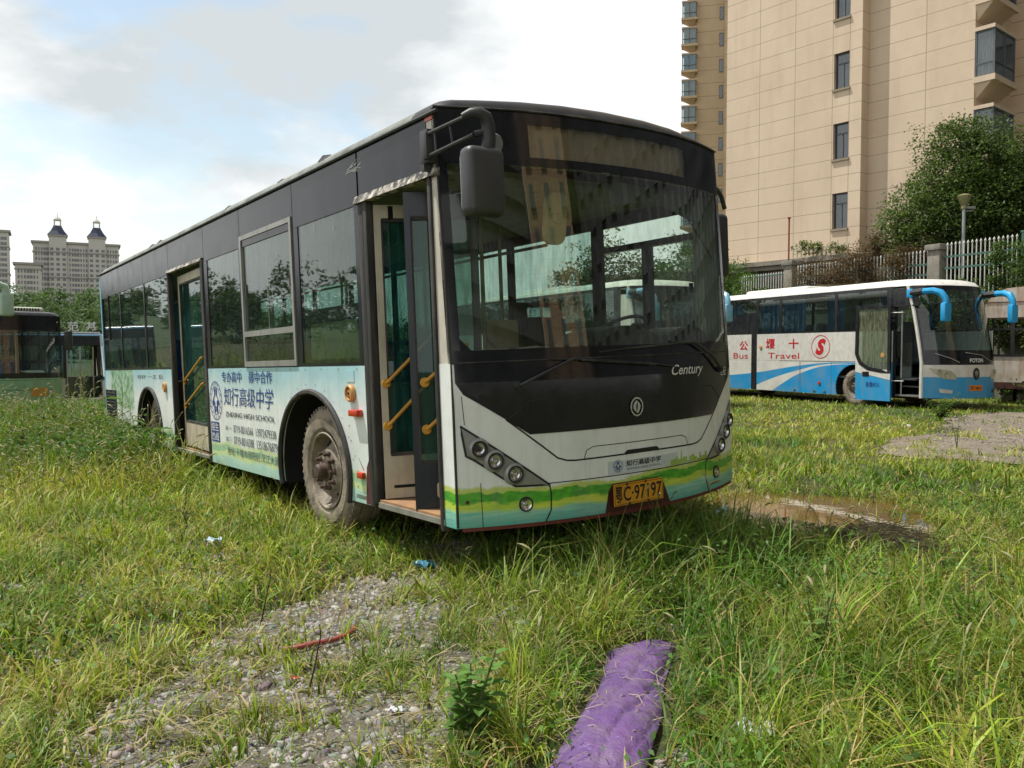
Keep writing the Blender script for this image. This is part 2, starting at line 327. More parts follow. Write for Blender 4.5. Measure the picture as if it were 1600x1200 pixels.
# ================================================================ MAIN CITY BUS
BM = Matrix(((0.8072983588, -0.5889340694, -0.0377627029, -0.3131285908), (0.5893656144, 0.8078663488, 0.0003674761, 4.966562122), (0.0302907977, -0.0225527014, 0.9992866672, 0.0590581209), (0, 0, 0, 1)))
bus = thing('city_bus', BM, 'derelict white and black city bus with green landscape print, nearest, doors open, in weeds', 'bus')
def bfs(y, z, t): return (-t, y, z)
def bff(y, z, t): return (2.5+t, y, z)
def SF(x, z):
    u = min(abs((x-1.25)/1.25), 1.0)
    y = -.3*(1-u**2.2) + (.088-.033*u*u)*max(0, z-1.2)
    return y
def bfr(x, z, t): return (x, SF(x, z)-t, z)
def wrap_mat():
    m = bpy.data.materials.new('printed_body_wrap'); m.use_nodes = True; n = m.node_tree.nodes; l = m.node_tree.links; b = n['Principled BSDF']
    b.inputs['Roughness'].default_value = .36
    t = n.new('ShaderNodeTexCoord'); sp = n.new('ShaderNodeSeparateXYZ'); l.new(t.outputs['Object'], sp.inputs[0])
    def noise(scale, st=(1, 1, 1), det=6):
        mp = n.new('ShaderNodeMapping'); mp.inputs['Scale'].default_value = st; l.new(t.outputs['Object'], mp.inputs[0])
        x = n.new('ShaderNodeTexNoise'); x.inputs['Scale'].default_value = scale; x.inputs['Detail'].default_value = det; x.inputs['Roughness'].default_value = .65; l.new(mp.outputs[0], x.inputs['Vector']); return x.outputs[0]
    def mth(op, a, c, cl=False):
        x = n.new('ShaderNodeMath'); x.operation = op; x.use_clamp = cl
        for i, v in enumerate((a, c)):
            if isinstance(v, (int, float)): x.inputs[i].default_value = v
            else: l.new(v, x.inputs[i])
        return x.outputs[0]
    def mix(f, a, c):
        x = n.new('ShaderNodeMix'); x.data_type = 'RGBA'
        if isinstance(f, (int, float)): x.inputs[0].default_value = f
        else: l.new(f, x.inputs[0])
        for i, v in ((6, a), (7, c)):
            if isinstance(v, tuple): x.inputs[i].default_value = (*v, 1)
            else: l.new(v, x.inputs[i])
        return x.outputs[2]
    def rng_(v, a, c, lo=0., hi=1.):
        x = n.new('ShaderNodeMapRange'); l.new(v, x.inputs[0]); x.inputs[1].default_value = a; x.inputs[2].default_value = c; x.inputs[3].default_value = lo; x.inputs[4].default_value = hi; return x.outputs[0]
    z = sp.outputs[2]; y = sp.outputs[1]
    # slow waves for the hills and water, fine noise for the tree line
    zw = mth('ADD', z, mth('MULTIPLY', mth('SUBTRACT', noise(1.3, (1, 1, .2), 3), .5), .16))
    zt = mth('ADD', zw, mth('MULTIPLY', mth('SUBTRACT', noise(9, (1, 1, 2.0), 8), .5), .085))
    white = mix(rng_(noise(1.2), .35, .7), (0.80, 0.82, 0.80), (0.69, 0.76, 0.74))
    white = mix(mth('MULTIPLY', rng_(mth('ADD', z, mth('MULTIPLY', noise(1.1), .5)), 1.2, 1.55), rng_(y, .3, 1.3)), white, (0.36, 0.60, 0.66))
    water = mix(rng_(noise(3, (1, 1, 14), 6), .35, .7), (0.10, 0.46, 0.37), (0.46, 0.76, 0.58))
    water = mix(rng_(z, .33, .43), (0.10, 0.38, 0.33), water)
    lime = mix(rng_(noise(5, (1, 1, 8)), .4, .65), (0.60, 0.70, 0.08), (0.33, 0.56, 0.05))
    green = mix(rng_(noise(16, (1, 1, 2)), .35, .7), (0.03, 0.25, 0.02), (0.13, 0.50, 0.03))
    c = mix(rng_(zw, .415, .445), water, lime)
    c = mix(rng_(zt, .472, .486), c, green)
    c = mix(rng_(zt, .535, .542), c, (0.50, 0.60, 0.14))
    c = mix(rng_(zt, .560, .575), c, white)
    pale = mth('MULTIPLY', mth('MULTIPLY', rng_(y, .25, .5), mth('MULTIPLY', rng_(sp.outputs[0], .3, .4, 1, 0), rng_(z, .60, .75, 1, 0))), .45)
    c = mix(pale, c, (0.66, 0.76, 0.70))
    # forest picture near the tail
    pic = mix(rng_(noise(7, (1, 1, 1.4), 4), .42, .6), (0.06, 0.22, 0.07), (0.42, 0.60, 0.42))
    pm = mth('MULTIPLY', mth('MULTIPLY', rng_(y, 8.25, 8.35), rng_(y, 9.75, 9.85, 1, 0)), mth('MULTIPLY', rng_(z, .72, .80), rng_(sp.outputs[0], .5, .6, 1, 0)))
    c = mix(mth('MULTIPLY', pm, .85), c, pic)
    # rain-streaked grime and dust low down
    st = rng_(noise(5, (2.5, 2.5, .22), 8), .50, .78)
    c = mix(mth('MULTIPLY', st, .27), c, (0.26, 0.235, 0.19))
    c = mix(mth('MULTIPLY', rng_(noise(2.2, (1, 1, 1), 8), .5, .8), .30), c, (0.33, 0.30, 0.25))
    l.new(c, b.inputs['Base Color'])
    l.new(rng_(noise(4), .3, .7, .28, .5), b.inputs['Roughness'])
    bp = n.new('ShaderNodeBump'); bp.inputs['Strength'].default_value = .25; bp.inputs['Distance'].default_value = .02; l.new(noise(3.5, (1, 1, 1), 2), bp.inputs['Height']); l.new(bp.outputs[0], b.inputs['Normal'])
    return m
M_wrap = wrap_mat()
M_post = mat('corner_cream', (0.62, 0.58, 0.50), 0.45, dirt=(.3, .24, .17), dirt_amt=.5)
M_fascia = mat('dark_fascia', (0.010, 0.012, 0.018), 0.17, col2=(0.018, 0.021, 0.028), scale=2.5, dirt=(0.055, 0.06, 0.065), dirt_amt=.20, rvar=.06, spec=.28)
M_roof = mat('weathered_roof', (0.12, 0.13, 0.12), 0.8, col2=(0.26, 0.29, 0.26), scale=3.5, amount=.6, dirt=(0.05, 0.05, 0.045), dirt_amt=.7, dirt_scale=(3, .7, 3), bump=.5, bscale=25)
M_roofblk = mat('roof_cap_black', (0.014, 0.015, 0.017), 0.38, dirt=(0.06, 0.06, 0.058), dirt_amt=.35, spec=.35)
M_peel = mat('peeling_white', (0.62, 0.58, 0.50), 0.6, col2=(0.03, 0.028, 0.025), scale=17, amount=.75, bump=.5)
M_under = mat('underbody_rust', (0.035, 0.02, 0.015), 0.85, col2=(0.12, 0.035, 0.025), scale=6, amount=.5)
M_floor = mat('floor_ply', (0.36, 0.20, 0.09), 0.7, dirt=(.15, .12, .09), dirt_amt=.7)
M_ceil = mat('ceiling_panel', (0.42, 0.42, 0.36), 0.6, dirt=(.2, .19, .15), dirt_amt=.5)

ARCH_F = (2.11, .50, .69, .62); ARCH_R = (7.42, .50, .62, .58)
def side_poly(y0, y1, z0, z1, arch):
    cx, cz, rx, rz = arch
    a0 = math.degrees(math.asin((z0-cz)/rz)) if z0 > cz-rz else -90
    pts = [(y0, z0)]
    arc = [(cx+rx*math.cos(R(a)), cz+rz*math.sin(R(a))) for a in np.linspace(180-a0, a0, 26)]
    pts += arc; pts += [(y1, z0), (y1, z1), (y0, z1)]
    return pts
for nm, fn, spans in (('door_side', bfs, [(1.12, 4.82, ARCH_F), (6.22, 10.25, ARCH_R)]), ('far', bff, [(.0, 4.82, ARCH_F), (4.82, 10.25, ARCH_R)])):
    for (y0, y1, arch) in spans:
        mb = MB(); mb.panel(side_poly(y0, y1, .335, 1.315, arch), fn, -.03, 0, .4)
        mb.build('side_panel', M_wrap, bus)
        cx, cz, rx, rz = arch                       # wheel arch lip and dark housing
        lip = [(cx+rx*math.cos(R(a)), cz+rz*math.sin(R(a))) for a in np.linspace(197, -17, 30)]
        mb = MB(); o = [fn(p[0], p[1], .012) for p in lip]
        mb.tube(o, .022, 6); mb.build('arch_trim', M_rubber, bus)
        mb = MB(); sgn = -1
        inn = [fn(p[0]+(p[0]-cx)*-.01, p[1], -.02) for p in lip]; deep = [fn(p[0], p[1], -.62) for p in lip]
        n_ = len(lip); mb.add(inn+deep, [(i, i+1, n_+i+1, n_+i) for i in range(n_-1)], 0, True)
        mb.add(deep, [tuple(range(n_))]); mb.build('wheel_housing', M_dark, bus, fix=False)
# corner post, white, on the door side and the far side
mb = MB(); mb.panel([(0.0, .335), (.125, .335), (.13, 1.2), (.165, 2.80), (.088, 2.80), (0.0, 1.2)], bfs, -.05, 0.0, .5)
mb.build('corner_post', M_wrap if False else M_post, bus)
mb = MB(); mb.panel([(0.0, .335), (.125, .335), (.125, 1.315), (0.0, 1.315)], bfs, .0005, 0.0035, .3); mb.build('corner_skin', M_wrap, bus)
mb = MB(); mb.panel([(0.005, 1.33), (.12, 1.33), (.165, 2.80), (.088, 2.80)], bff, -.05, 0.0, .5); mb.build('corner_post', M_post, bus)
mb = MB(); mb.box((-.006, .088, 2.765), (.02, .17, 2.785)); mb.build('red_trim', M_red, bus)
# upper dark band over the windows and dark pillars between the panes (door side)
mb = MB(); mb.panel([(.165, 2.47), (1.10, 2.47), (1.10, 2.79), (.17, 2.79)], bfs, -.03, .002, .5); mb.build('fascia_panel', M_fascia, bus)
mb = MB()
for a, b in ((1.125, 2.30), (2.31, 3.60), (3.61, 4.745), (4.755, 6.155), (6.165, 7.435), (7.445, 8.885), (8.895, 10.24)):
    mb.panel([(a, 2.43 if not (a > 4.7 and a < 6) else 2.47), (b, 2.43 if not (a > 4.7 and a < 6) else 2.47), (b, 2.79), (a, 2.79)], bfs, -.03, .002, .5)
mb.build('fascia_panel', M_fascia, bus)
for a, b in ((1.125, 1.19), (2.22, 2.33), (3.60, 3.66), (4.66, 4.845), (6.20, 6.26), (7.40, 7.47), (8.85, 8.92), (10.10, 10.24)):
    mb = MB(); mb.panel([(a, 1.345), (b, 1.345), (b, 2.43), (a, 2.43)], bfs, -.03, .0, .5); mb.build('window_pillar', M_fascia, bus)
for a, b in ((1.125, 2.33), (3.60, 4.845), (6.20, 10.24)):
    mb = MB(); mb.panel([(a, 1.315), (b, 1.315), (b, 1.345), (a, 1.345)], bfs, -.03, .0, .5); mb.build('window_sill', M_fascia, bus)
for a, b in ((1.19, 2.22), (3.66, 4.66), (6.26, 7.40), (7.47, 8.85), (8.92, 10.10)):
    mb = MB(); mb.panel([(a, 1.345), (b, 1.345), (b, 2.43), (a, 2.43)], bfs, -.012, -.006, .5); mb.build('window_pane', G_side, bus)
# lower blanked strip of first window (pale painted screen inside)
M_screen = mat('painted_screen', (0.23, 0.26, 0.14), .7, dirt=(.08, .09, .06), dirt_amt=.7)
mb = MB(); mb.panel(rrect(1.27, 1.37, 2.12, 1.65, .03), bfs, -.05, -.03, .5); mb.build('inner_screen', M_screen, bus)
mb = MB(); mb.panel([(1.2, 1.66), (2.25, 1.66), (2.25, 1.76), (1.2, 1.76)], bfs, -.04, -.02, .5); mb.build('inner_rail', M_intdark, bus)
# the sliding window with its aluminium frame
wf = MB()
for a, b, c, d in ((2.335, 1.325, 3.60, 1.375), (2.335, 2.49, 3.60, 2.53), (2.335, 1.375, 2.375, 2.49), (3.56, 1.375, 3.60, 2.49), (2.375, 1.60, 3.56, 1.65)):
    wf.panel([(a, b), (c, b), (c, d), (a, d)], bfs, -.03, .012, .7)
wfo = wf.build('sliding_window_frame', M_steel, bus)
mb = MB(); mb.panel([(2.375, 1.65), (3.56, 1.65), (3.56, 2.49), (2.375, 2.49)], bfs, -.014, -.008, .6); mb.build('pane', G_side, wfo)
mb = MB(); mb.panel([(2.375, 1.375), (3.56, 1.375), (3.56, 1.60), (2.375, 1.60)], bfs, -.014, -.008, .6); mb.build('pane', G_side, wfo)
mb = MB(); mb.panel([(2.96, 1.65), (2.985, 1.65), (2.985, 2.49), (2.96, 2.49)], bfs, -.03, -.012, .6); mb.build('pane_stile', M_steel, wfo)
mb = MB(); mb.box((-.001, 3.49, 1.98), (.012, 3.51, 2.08)); mb.box((-.001, 2.42, 1.98), (.012, 2.44, 2.08)); mb.build('window_catch', M_plast, wfo)
# small hinged frame in last bay
mb = MB()
for a, b, c, d in ((9.68, 1.78, 10.14, 1.81), (9.68, 2.42, 10.14, 2.45), (9.68, 1.81, 9.71, 2.42), (10.11, 1.81, 10.14, 2.42)): mb.panel([(a, b), (c, b), (c, d), (a, d)], bfs, -.02, .008, .7)
mb.build('vent_window_frame', M_black, bus)
# drip rail, roof
mb = MB(); mb.tube([(-.012, .02, 2.80), (-.012, 10.26, 2.80)], .012, 6); mb.build('drip_rail', M_plast, bus)
def roof_mesh():
    xs = [0, .004, .015, .035, .065, .10, .15, .3, .6, .9]; xs = xs+[1.25]+[2.5-x for x in reversed(xs)]
    bs = [0, .0004, .0015, .003, .005, .008, .012, .02, .026, .04, .06]+list(np.linspace(.1, .94, 16))+[.96, .975, .985, .993, .998, 1]
    V = []; 
    for b in bs:
        for x in xs:
            y0 = SF(x, 2.83)+.0; y = y0+(10.26-y0)*b
            e = min(x, 2.5-x)/.16; g = min((y-y0), 10.26-y)/.12
            e = max(0, min(e, 1)); g = max(0, min(g, 1))
            h = .108*math.sqrt(max(0, 1-(1-e)**2))*math.sqrt(max(0, 1-(1-g)**2)) + .04*(1-((x-1.25)/1.25)**2)*g
            V.append((x, y, 2.795+.02*(1 if b > 0 and e > 0 else 0)*g*0+h))
    nx = len(xs); F = []; MI = []
    for j in range(len(bs)-1):
        for i in range(nx-1): F.append((j*nx+i, j*nx+i+1, (j+1)*nx+i+1, (j+1)*nx+i)); MI.append(1 if bs[j] < .026 else 0)
    return V, F, MI
V, F, MI = roof_mesh(); mb = MB(); mb.add(V, F, 0, True); mb.m = MI
# ragged tape bits on the roof edge
for y_, h_ in ((1.75, .03), (1.69, .02), (7.05, .018), (6.65, .02), (2.6, .01), (4.0, .012)):
    mb.add([(.04, y_, 2.86), (.02, y_+.07, 2.86), (.06, y_+.05, 2.885+h_), (.08, y_-.01, 2.88+h_)], [(0, 1, 2, 3)], 1)
mb.build('roof', [M_roof, M_roofblk], bus, fix=False, auto=60)
# rear wall, underbody, floor, ceiling
mb = MB(); mb.panel([(0, .335), (2.5, .335), (2.5, 2.80), (0, 2.80)], lambda x, z, t: (x, 10.25+t, z), -.03, 0, .8); mb.build('rear_panel', mat('rear_paint', (.16, .42, .62), .4, dirt=(.2, .2, .2), dirt_amt=.3), bus)
mb = MB(); mb.box((-.004, 10.20, .6), (.002, 10.256, 2.76)); mb.build('rear_corner_trim', mat('pale_blue_trim', (.20, .55, .78), .4), bus)
mb = MB(); mb.box((.08, .1, .30), (2.42, 1.35, .36)); mb.box((.5, 1.35, .24), (2.0, 10.2, .33)); mb.box((.62, 1.85, .40), (1.88, 2.05, .55)); mb.box((.62, 7.4, .40), (1.88, 7.55, .55)); mb.build('underbody', M_under, bus)
mb = MB(); mb.box((.0, .02, .362), (2.45, 1.35, .392)); mb.box((.64, 1.35, .362), (1.86, 4.8, .392)); mb.box((.05, 2.8, .363), (.64, 6.8, .393)); mb.box((1.86, 2.8, .363), (2.45, 6.8, .393)); mb.box((.64, 4.8, .364), (1.86, 6.85, .394)); mb.box((.05, 8.05, .64), (2.45, 10.2, .68)); mb.box((.64, 6.85, .64), (1.86, 8.05, .68)); mb.box((.64, 6.83, .394), (1.86, 6.85, .64)); mb.build('floor', M_floor, bus)
mb = MB(); mb.box((.05, .3, 2.52), (2.45, 10.2, 2.56)); mb.build('ceiling', M_ceil, bus)
mb = MB(); mb.box((.012, .98, .335), (.06, 1.1, .345)); mb.box((-.012, .12, .34), (.03, .98, .375)); mb.build('door_sill', M_steel, bus)
mb = MB(); mb.box((-.012, 4.87, .36), (.03, 6.18, .39)); mb.build('door_sill', M_steel, bus)
# rubber posts of the doors
for a, b in (((-.014, .985, .36), (.05, 1.04, 2.44)), ((-.010, 1.045, .33), (.05, 1.12, 2.44)), ((-.018, .125, .30), (.03, .165, 2.44)), ((-.014, 4.80, .32), (.05, 4.875, 2.45)), ((-.012, 6.165, .32), (.05, 6.225, 2.45))):
    mb = MB(); mb.rbox(a, b, .012); mb.build('door_seal', M_rubber, bus)
mb = MB(); mb.prism([(-.03, 2.43), (.03, 2.43), (.03, 2.48), (-.006, 2.485)], lambda x, z, t: (x, t, z), .06, 1.15); mb.build('door_header', M_peel, bus)
mb = MB(); mb.prism([(-.03, 2.44), (.03, 2.44), (.03, 2.475), (-.006, 2.48)], lambda x, z, t: (x, t, z), 4.83, 6.22); mb.build('door_header', M_peel, bus)

def door_leaf(p, q, z0, z1, fm, gm, panel_h, bars, st=.06, top=.12, ends=1):
    P = Vector((*p, 0)); Q = Vector((*q, 0)); d = (Q-P); w = d.length; d.normalize(); n = Vector((-d.y, d.x, 0))
    fn = lambda u, v, t: P+d*u+n*t+Vector((0, 0, v))
    mb = MB()
    for a, b, c, e in ((0, z0, st, z1), (w-st, z0, w, z1), (st, z1-top, w-st, z1), (st, z0, w-st, z0+panel_h)): mb.panel([(a, b), (c, b), (c, e), (a, e)], fn, -.018, .018, .7)
    o = mb.build('door_leaf', fm, bus)
    mb = MB(); mb.panel([(st, z0+panel_h), (w-st, z0+panel_h), (w-st, z1-top), (st, z1-top)], fn, -.004, .004, 1); mb.build('door_glass', gm, o)
    mb = MB()
    for a, b, c, e, s_ in ((st-.004, z0+panel_h, st+.008, z1-top, 0), (w-st-.008, z0+panel_h, w-st+.004, z1-top, 0), (st, z0+panel_h-.01, w-st, z0+panel_h+.015, 0), (st, z1-top-.015, w-st, z1-top+.01, 0)):
        mb.panel([(a, b), (c, b), (c, e), (a, e)], fn, -.020, .020, .9)
    mb.build('glass_gasket', M_rubber, o)
    for (u0, v0, u1, v1, s_) in bars:
        mb = MB(); a = fn(u0, v0, s_*.035); b = fn(u1, v1, s_*.035); m_ = (a+b)/2
        mb.tube([fn(u0, v0, s_*.02), a+(b-a)*.04, a+(b-a)*.12, b-(b-a)*.12, b-(b-a)*.04, fn(u1, v1, s_*.02)], .0125, 10)
        mb.lathe([(0, .006), (.028, .005), (.032, 0), (.032, -.012)], axis(fn(u0, v0, s_*.024), n*s_), 14, 0)
        mb.build('grab_bar', M_yellow, o)
    return o, fn, w, n
G_door = glass('door_glass', (0.50, 0.66, 0.60), film=(.03, .13, .115), film_amt=.26, boost=.55)
o, fn, w, n = door_leaf((.03, .955), (.42, .80), .40, 2.40, M_cream, G_door, .30, [(.035, 1.19, .36, 1.50, -1), (.035, .90, .36, 1.22, -1)], .048, .10)
mb = MB(); mb.panel(rrect(.06, .47, .34, .49, .005), fn, -.021, .021, 1); mb.build('vent_slot', M_dark, o); mb = MB(); mb.box(tuple(fn(.10, 2.30, -.03)), tuple(fn(.2, 2.39, .03))); mb.build('door_bracket', M_dark, o)
M_dkdoor = mat('blue_black_frame', (.014, .020, .032), .3, dirt=(.08, .08, .08), dirt_amt=.3)
o, fn, w, n = door_leaf((.0, .485), (.40, .255), .385, 2.40, M_dkdoor, G_door, .30, [(.09, 1.20, .37, 1.43, -1), (.09, .90, .37, 1.14, -1)], .042, .16)
mb = MB(); mb.panel(rrect(.14, .46, .27, .56, .02), fn, -.023, .023, 1); mb.build('scraped_patch', M_cream, o)
o, fn, w, n = door_leaf((.11, 6.13), (.06, 5.00), .42, 2.40, M_cream, G_door, .28, [(.10, 1.16, 1.02, 1.44, -1), (.10, .88, 1.02, 1.16, -1)], .07, .10)
mb = MB(); mb.tube([(.02, 4.93, 2.40), (.02, 4.89, .42)], .016, 6); mb.build('door_edge_strip', M_rubber, bus)

# ---- front
mb = MB(); mb.panel([(.0, .335), (2.5, .335), (2.5, 1.31), (0, 1.31)], bfr, -.03, 0, .07, smooth=True); mb.build('front_panel', M_wrap, bus)
mb = MB(); mb.panel([(.04, .312), (2.46, .312), (2.46, .334), (.04, .334)], bfr, -.03, -.004, .1); mb.build('bumper_lip', mat('rust_red', (.14, .03, .02), .7), bus)
M_mask = mat('black_mask', (0.008, 0.009, 0.012), 0.10, col2=(0.014, 0.015, 0.018), dirt=(0.055, 0.057, 0.055), dirt_amt=.13, rvar=.03, spec=.42)
blk = [(.02, 1.315), (.02, 1.20), (.06, 1.13), (.29, .97), (.43, .872), (2.07, .872), (2.21, .97), (2.44, 1.13), (2.48, 1.20), (2.48, 1.315)]
mb = MB(); mb.panel(blk, bfr, .0005, .004, .07, smooth=True); mb.build('front_mask', M_mask, bus)
mb = MB()
for poly in ([(0, 1.315), (2.5, 1.315), (2.5, 1.39), (0, 1.39)], [(0, 1.39), (.06, 1.39), (.06, 2.50), (0, 2.50)], [(2.44, 1.39), (2.5, 1.39), (2.5, 2.50), (2.44, 2.50)], [(0, 2.50), (2.5, 2.50), (2.5, 2.555), (0, 2.555)],
             [(0, 2.555), (.56, 2.555), (.56, 2.76), (0, 2.76)], [(1.95, 2.555), (2.5, 2.555), (2.5, 2.76), (1.95, 2.76)], [(0, 2.76), (2.5, 2.76), (2.5, 2.835), (0, 2.835)],
             [(.06, 1.39), (.12, 1.39), (.06, 1.46)], [(2.44, 1.39), (2.38, 1.39), (2.44, 1.46)]):
    mb.panel(poly, bfr, -.02, .002, .07, smooth=True)
mb.build('windshield_surround', M_mask, bus)
mb = MB(); mb.panel([(.05, 1.385), (2.45, 1.385), (2.45, 2.505), (.05, 2.505)], bfr, None, -.002, .07, smooth=True); ws = mb.build('windshield', G_wind, bus)
mb = MB(); mb.panel([(.55, 2.55), (1.96, 2.55), (1.96, 2.765), (.55, 2.765)], bfr, None, -.001, .07, smooth=True); mb.build('destination_window', glass('sign_glass', (.85, .85, .8), film=(.14, .12, .08), film_amt=.12), bus)
mb = MB(); mb.panel([(.52, 2.50), (2.0, 2.50), (2.0, 2.80), (.52, 2.80)], lambda x, z, t: (x, SF(x, z)+.035+t, z), 0, .02, .2); mb.build('destination_box', mat('box_liner', (.30, .26, .18), .7, dirt=(.12, .11, .08), dirt_amt=.5), bus)
mb = MB(); mb.tube([bfr(x, 2.838, .008) for x in np.linspace(0.0, 2.5, 24)], .008, 6); mb.tube([bfr(x, 1.318, .003) for x in np.linspace(.03, 2.47, 24)], .005, 5); mb.tube([bfr(.006, z, .0) for z in np.linspace(.34, 2.83, 8)], .007, 6); mb.build('front_seam', M_rubber, bus)
# hood seams
mb = MB()
add_strip(mb, [(.30, .975), (.34, 1.0), (.43, 1.075), (.55, 1.085), (1.95, 1.085), (2.08, 1.075), (2.18, 1.0), (2.20, .975)], .007, bfr, .0055, sub=6)
add_strip(mb, [(.29, .97), (.60, .715), (.66, .695), (.72, .69), (1.25, .695), (1.78, .69), (1.84, .695), (1.90, .715), (2.21, .97)], .010, bfr, .0015, sub=6)
add_strip(mb, [(.78, .69), (.80, .745), (.85, .765), (1.65, .765), (1.70, .745), (1.72, .69)], .005, bfr, .002, sub=6)
add_strip(mb, [(1.10, .694), (1.12, .708), (1.38, .708), (1.40, .694)], .02, bfr, .003, sub=3)
add_strip(mb, [(.54, .56), (.55, .50), (.545, .40), (.51, .335)], .009, bfr, .0015, sub=3); add_strip(mb, [(1.96, .56), (1.95, .50), (1.955, .40), (1.99, .335)], .009, bfr, .0015, sub=3)
add_strip(mb, [(.54, .565), (1.96, .565)], .006, bfr, .0015, sub=20); add_strip(mb, [(.14, .335), (.135, .60)], .004, bfr, .0015, sub=3); add_strip(mb, [(.06, .95), (.05, 1.12)], .004, bfr, .0015, sub=2)
mb.build('hood_seam', M_ink, bus)
# headlights (three round lamps in a slanted clear-covered bezel)
for s_ in (0, 1):
    fx = (lambda x: x) if s_ == 0 else (lambda x: 2.5-x)
    hp = [(fx(.035), .945), (fx(.06), .765), (fx(.10), .74), (fx(.33), .565), (fx(.54), .557)]
    mb = MB(); mb.panel(hp, bfr, .001, .004, .05, smooth=True); o = mb.build('headlight', M_lampgrey, bus)
    mb = MB(); add_strip(mb, hp, .012, bfr, .006, closed=True, sub=4); mb.build('headlight_rim', M_ink, o)
    for (cx, cz, r_) in ((.13, .805, .042), (.215, .728, .043), (.325, .642, .043)):
        x = fx(cx); c = Vector(bfr(x, cz, .006)); nrm = Vector((SF(x+.01, cz)-SF(x-.01, cz), -.02, 0)).normalized(); nrm = (nrm+Vector((0, -.6, 0))).normalized()
        mb = MB(); Mx = axis(c, nrm); mb.lathe([(r_*1.65, -.010), (r_*1.5, .012), (r_*1.2, .022)], Mx, 28, 0); mb.lathe([(r_*.95, .020), (r_*.8, .006), (r_*.5, -.001), (r_*.32, -.002)], Mx, 24, 1); mb.lathe([(r_*.34, -.002), (r_*.32, .012), (r_*.2, .018), (0, .019)], Mx, 16, 3 if cx < .2 else 1)
        mb.lathe([(r_*1.2, .022), (r_*1.12, .028), (r_*.98, .026), (r_*.94, .012)], Mx, 28, 2)
        mb.build('lamp', [M_lampgrey, M_lens, M_ink, M_plast], o)
    x = fx(.39); c = Vector(bfr(x, .452, .001)); nrm = Vector((SF(x+.01, .45)-SF(x-.01, .45), -.02, 0)).normalized(); Mx = axis(c, (nrm+Vector((0, -.4, 0))).normalized())
    mb = MB(); mb.lathe([(.046, 0), (.045, .008), (.037, .009), (.036, .004)], Mx, 26, 0); mb.lathe([(.036, .007), (.028, .001), (.014, -.001), (.012, .006), (0, .009)], Mx, 26, 1); mb.build('fog_lamp', [M_ink, M_lens], bus)
mb = MB(); mb.lathe([(.012, 0), (.012, .006), (0, .008)], axis(bfr(.06, .49, 0), (-.3, -1, 0)), 10); mb.build('bumper_bolt', M_under, bus)
# number plate in its dark red recess
mb = MB(); mb.panel([(.925, .335), (.955, .47), (.99, .515), (1.38, .515), (1.43, .49), (1.50, .335)], bfr, .001, .004, .1); mb.build('plate_recess', mat('dark_maroon', (.06, .012, .01), .5), bus)
def fplate(x, z, t): return (x, -.318-t, z)
mb = MB(); mb.panel(rrect(.97, .372, 1.41, .512, .008), fplate, 0, .003, 1); pl = mb.build('licence_plate', M_plate, bus)
mb = MB(); text_mesh('鄂', (.985, .39, 1.04, .495), fplate, .005, bold=.02, mb=mb); text_mesh('C·97197', (1.052, .395, 1.395, .49), fplate, .005, bold=.015, mb=mb)
a_, b_ = strip2d(rrect(.978, .380, 1.402, .504, .006), .003, True); n_ = len(a_)
mb.add([fplate(p.x, p.y, .0045) for p in a_]+[fplate(p.x, p.y, .0045) for p in b_], [(i, (i+1) % n_, n_+(i+1) % n_, n_+i) for i in range(n_)])
for x in (1.085, 1.248):
    for z in (.503, .380): mb.lathe([(.008, .003), (.007, .008), (0, .009)], axis(fplate(x+(.02 if z < .4 else 0), z, 0), (0, -1, 0)), 8)
mb.build('plate_lettering', M_ink, pl)
# lettering and badges on the front
mb = MB(); text_mesh('Century', (1.555, 1.155, 1.945, 1.245), bfr, .0075, bold=.01, shear=.35, mb=mb); text_mesh('世纪', (2.24, 1.14, 2.37, 1.205), bfr, .0075, bold=.01, mb=mb); mb.build('badge_lettering', M_whiteink, bus)
mb = MB(); add_ring(mb, 1.205, .99, .056, .062, .009, bfr, .012)
BL_ = [(-.05, .84), (.26, .74), (.06, .42), (-.10, .05), (-.06, -.35), (.06, -.62), (-.34, -.52), (-.60, -.16), (-.50, .28), (-.28, .62)]
for sg in (1, -1): mb.panel([(1.205+sg*(p[0]-.10)*.045, .99+sg*p[1]*.050) for p in BL_], bfr, .005, .012, 1)      # two swallows turning about each other
mb.build('emblem', M_chrome, bus)
def crest(mb, cx, cz, r, fn, t, ry=None):
    ry = ry or r
    add_ring(mb, cx, cz, r, ry, r*.05, fn, t); add_ring(mb, cx, cz, r*.74, ry*.74, r*.04, fn, t)
    f = 1 if fn is bfr else -1
    for i in range(16):
        a = 2*PI*i/16; mb.panel(ell(cx+r*.86*math.cos(a), cz+ry*.86*math.sin(a), r*.045, ry*.045, 6), fn, t-.001, t, 1)
    for sg in (1, -1):
        mb.panel([(cx+sg*r*.06, cz+ry*.68), (cx+sg*r*.22, cz+ry*.60), (cx+sg*r*.20, cz+ry*.30), (cx+sg*r*.55, cz-ry*.05), (cx+sg*r*.50, cz-ry*.30), (cx+sg*r*.30, cz-ry*.12), (cx+sg*r*.28, cz-ry*.55), (cx+sg*r*.12, cz-ry*.66), (cx+sg*r*.14, cz-ry*.05), (cx+sg*r*.34, cz+ry*.05), (cx+sg*r*.06, cz+ry*.32)], fn, t-.001, t, 1)
    add_ring(mb, cx, cz-ry*.42, r*.13, ry*.13, r*.06, fn, t, n=14)
mb = MB(); mb.panel([(.955, .572), (1.60, .575), (1.60, .655), (.955, .655)], bfr, .0005, .002, .15); mb.build('sticker', mat('pale_sticker', (.62, .68, .70), .4, dirt=(.35, .33, .28), dirt_amt=.3), bus)
mb = MB(); crest(mb, 1.035, .622, .040, bfr, .005); mb.build('school_crest', M_blueink, bus)
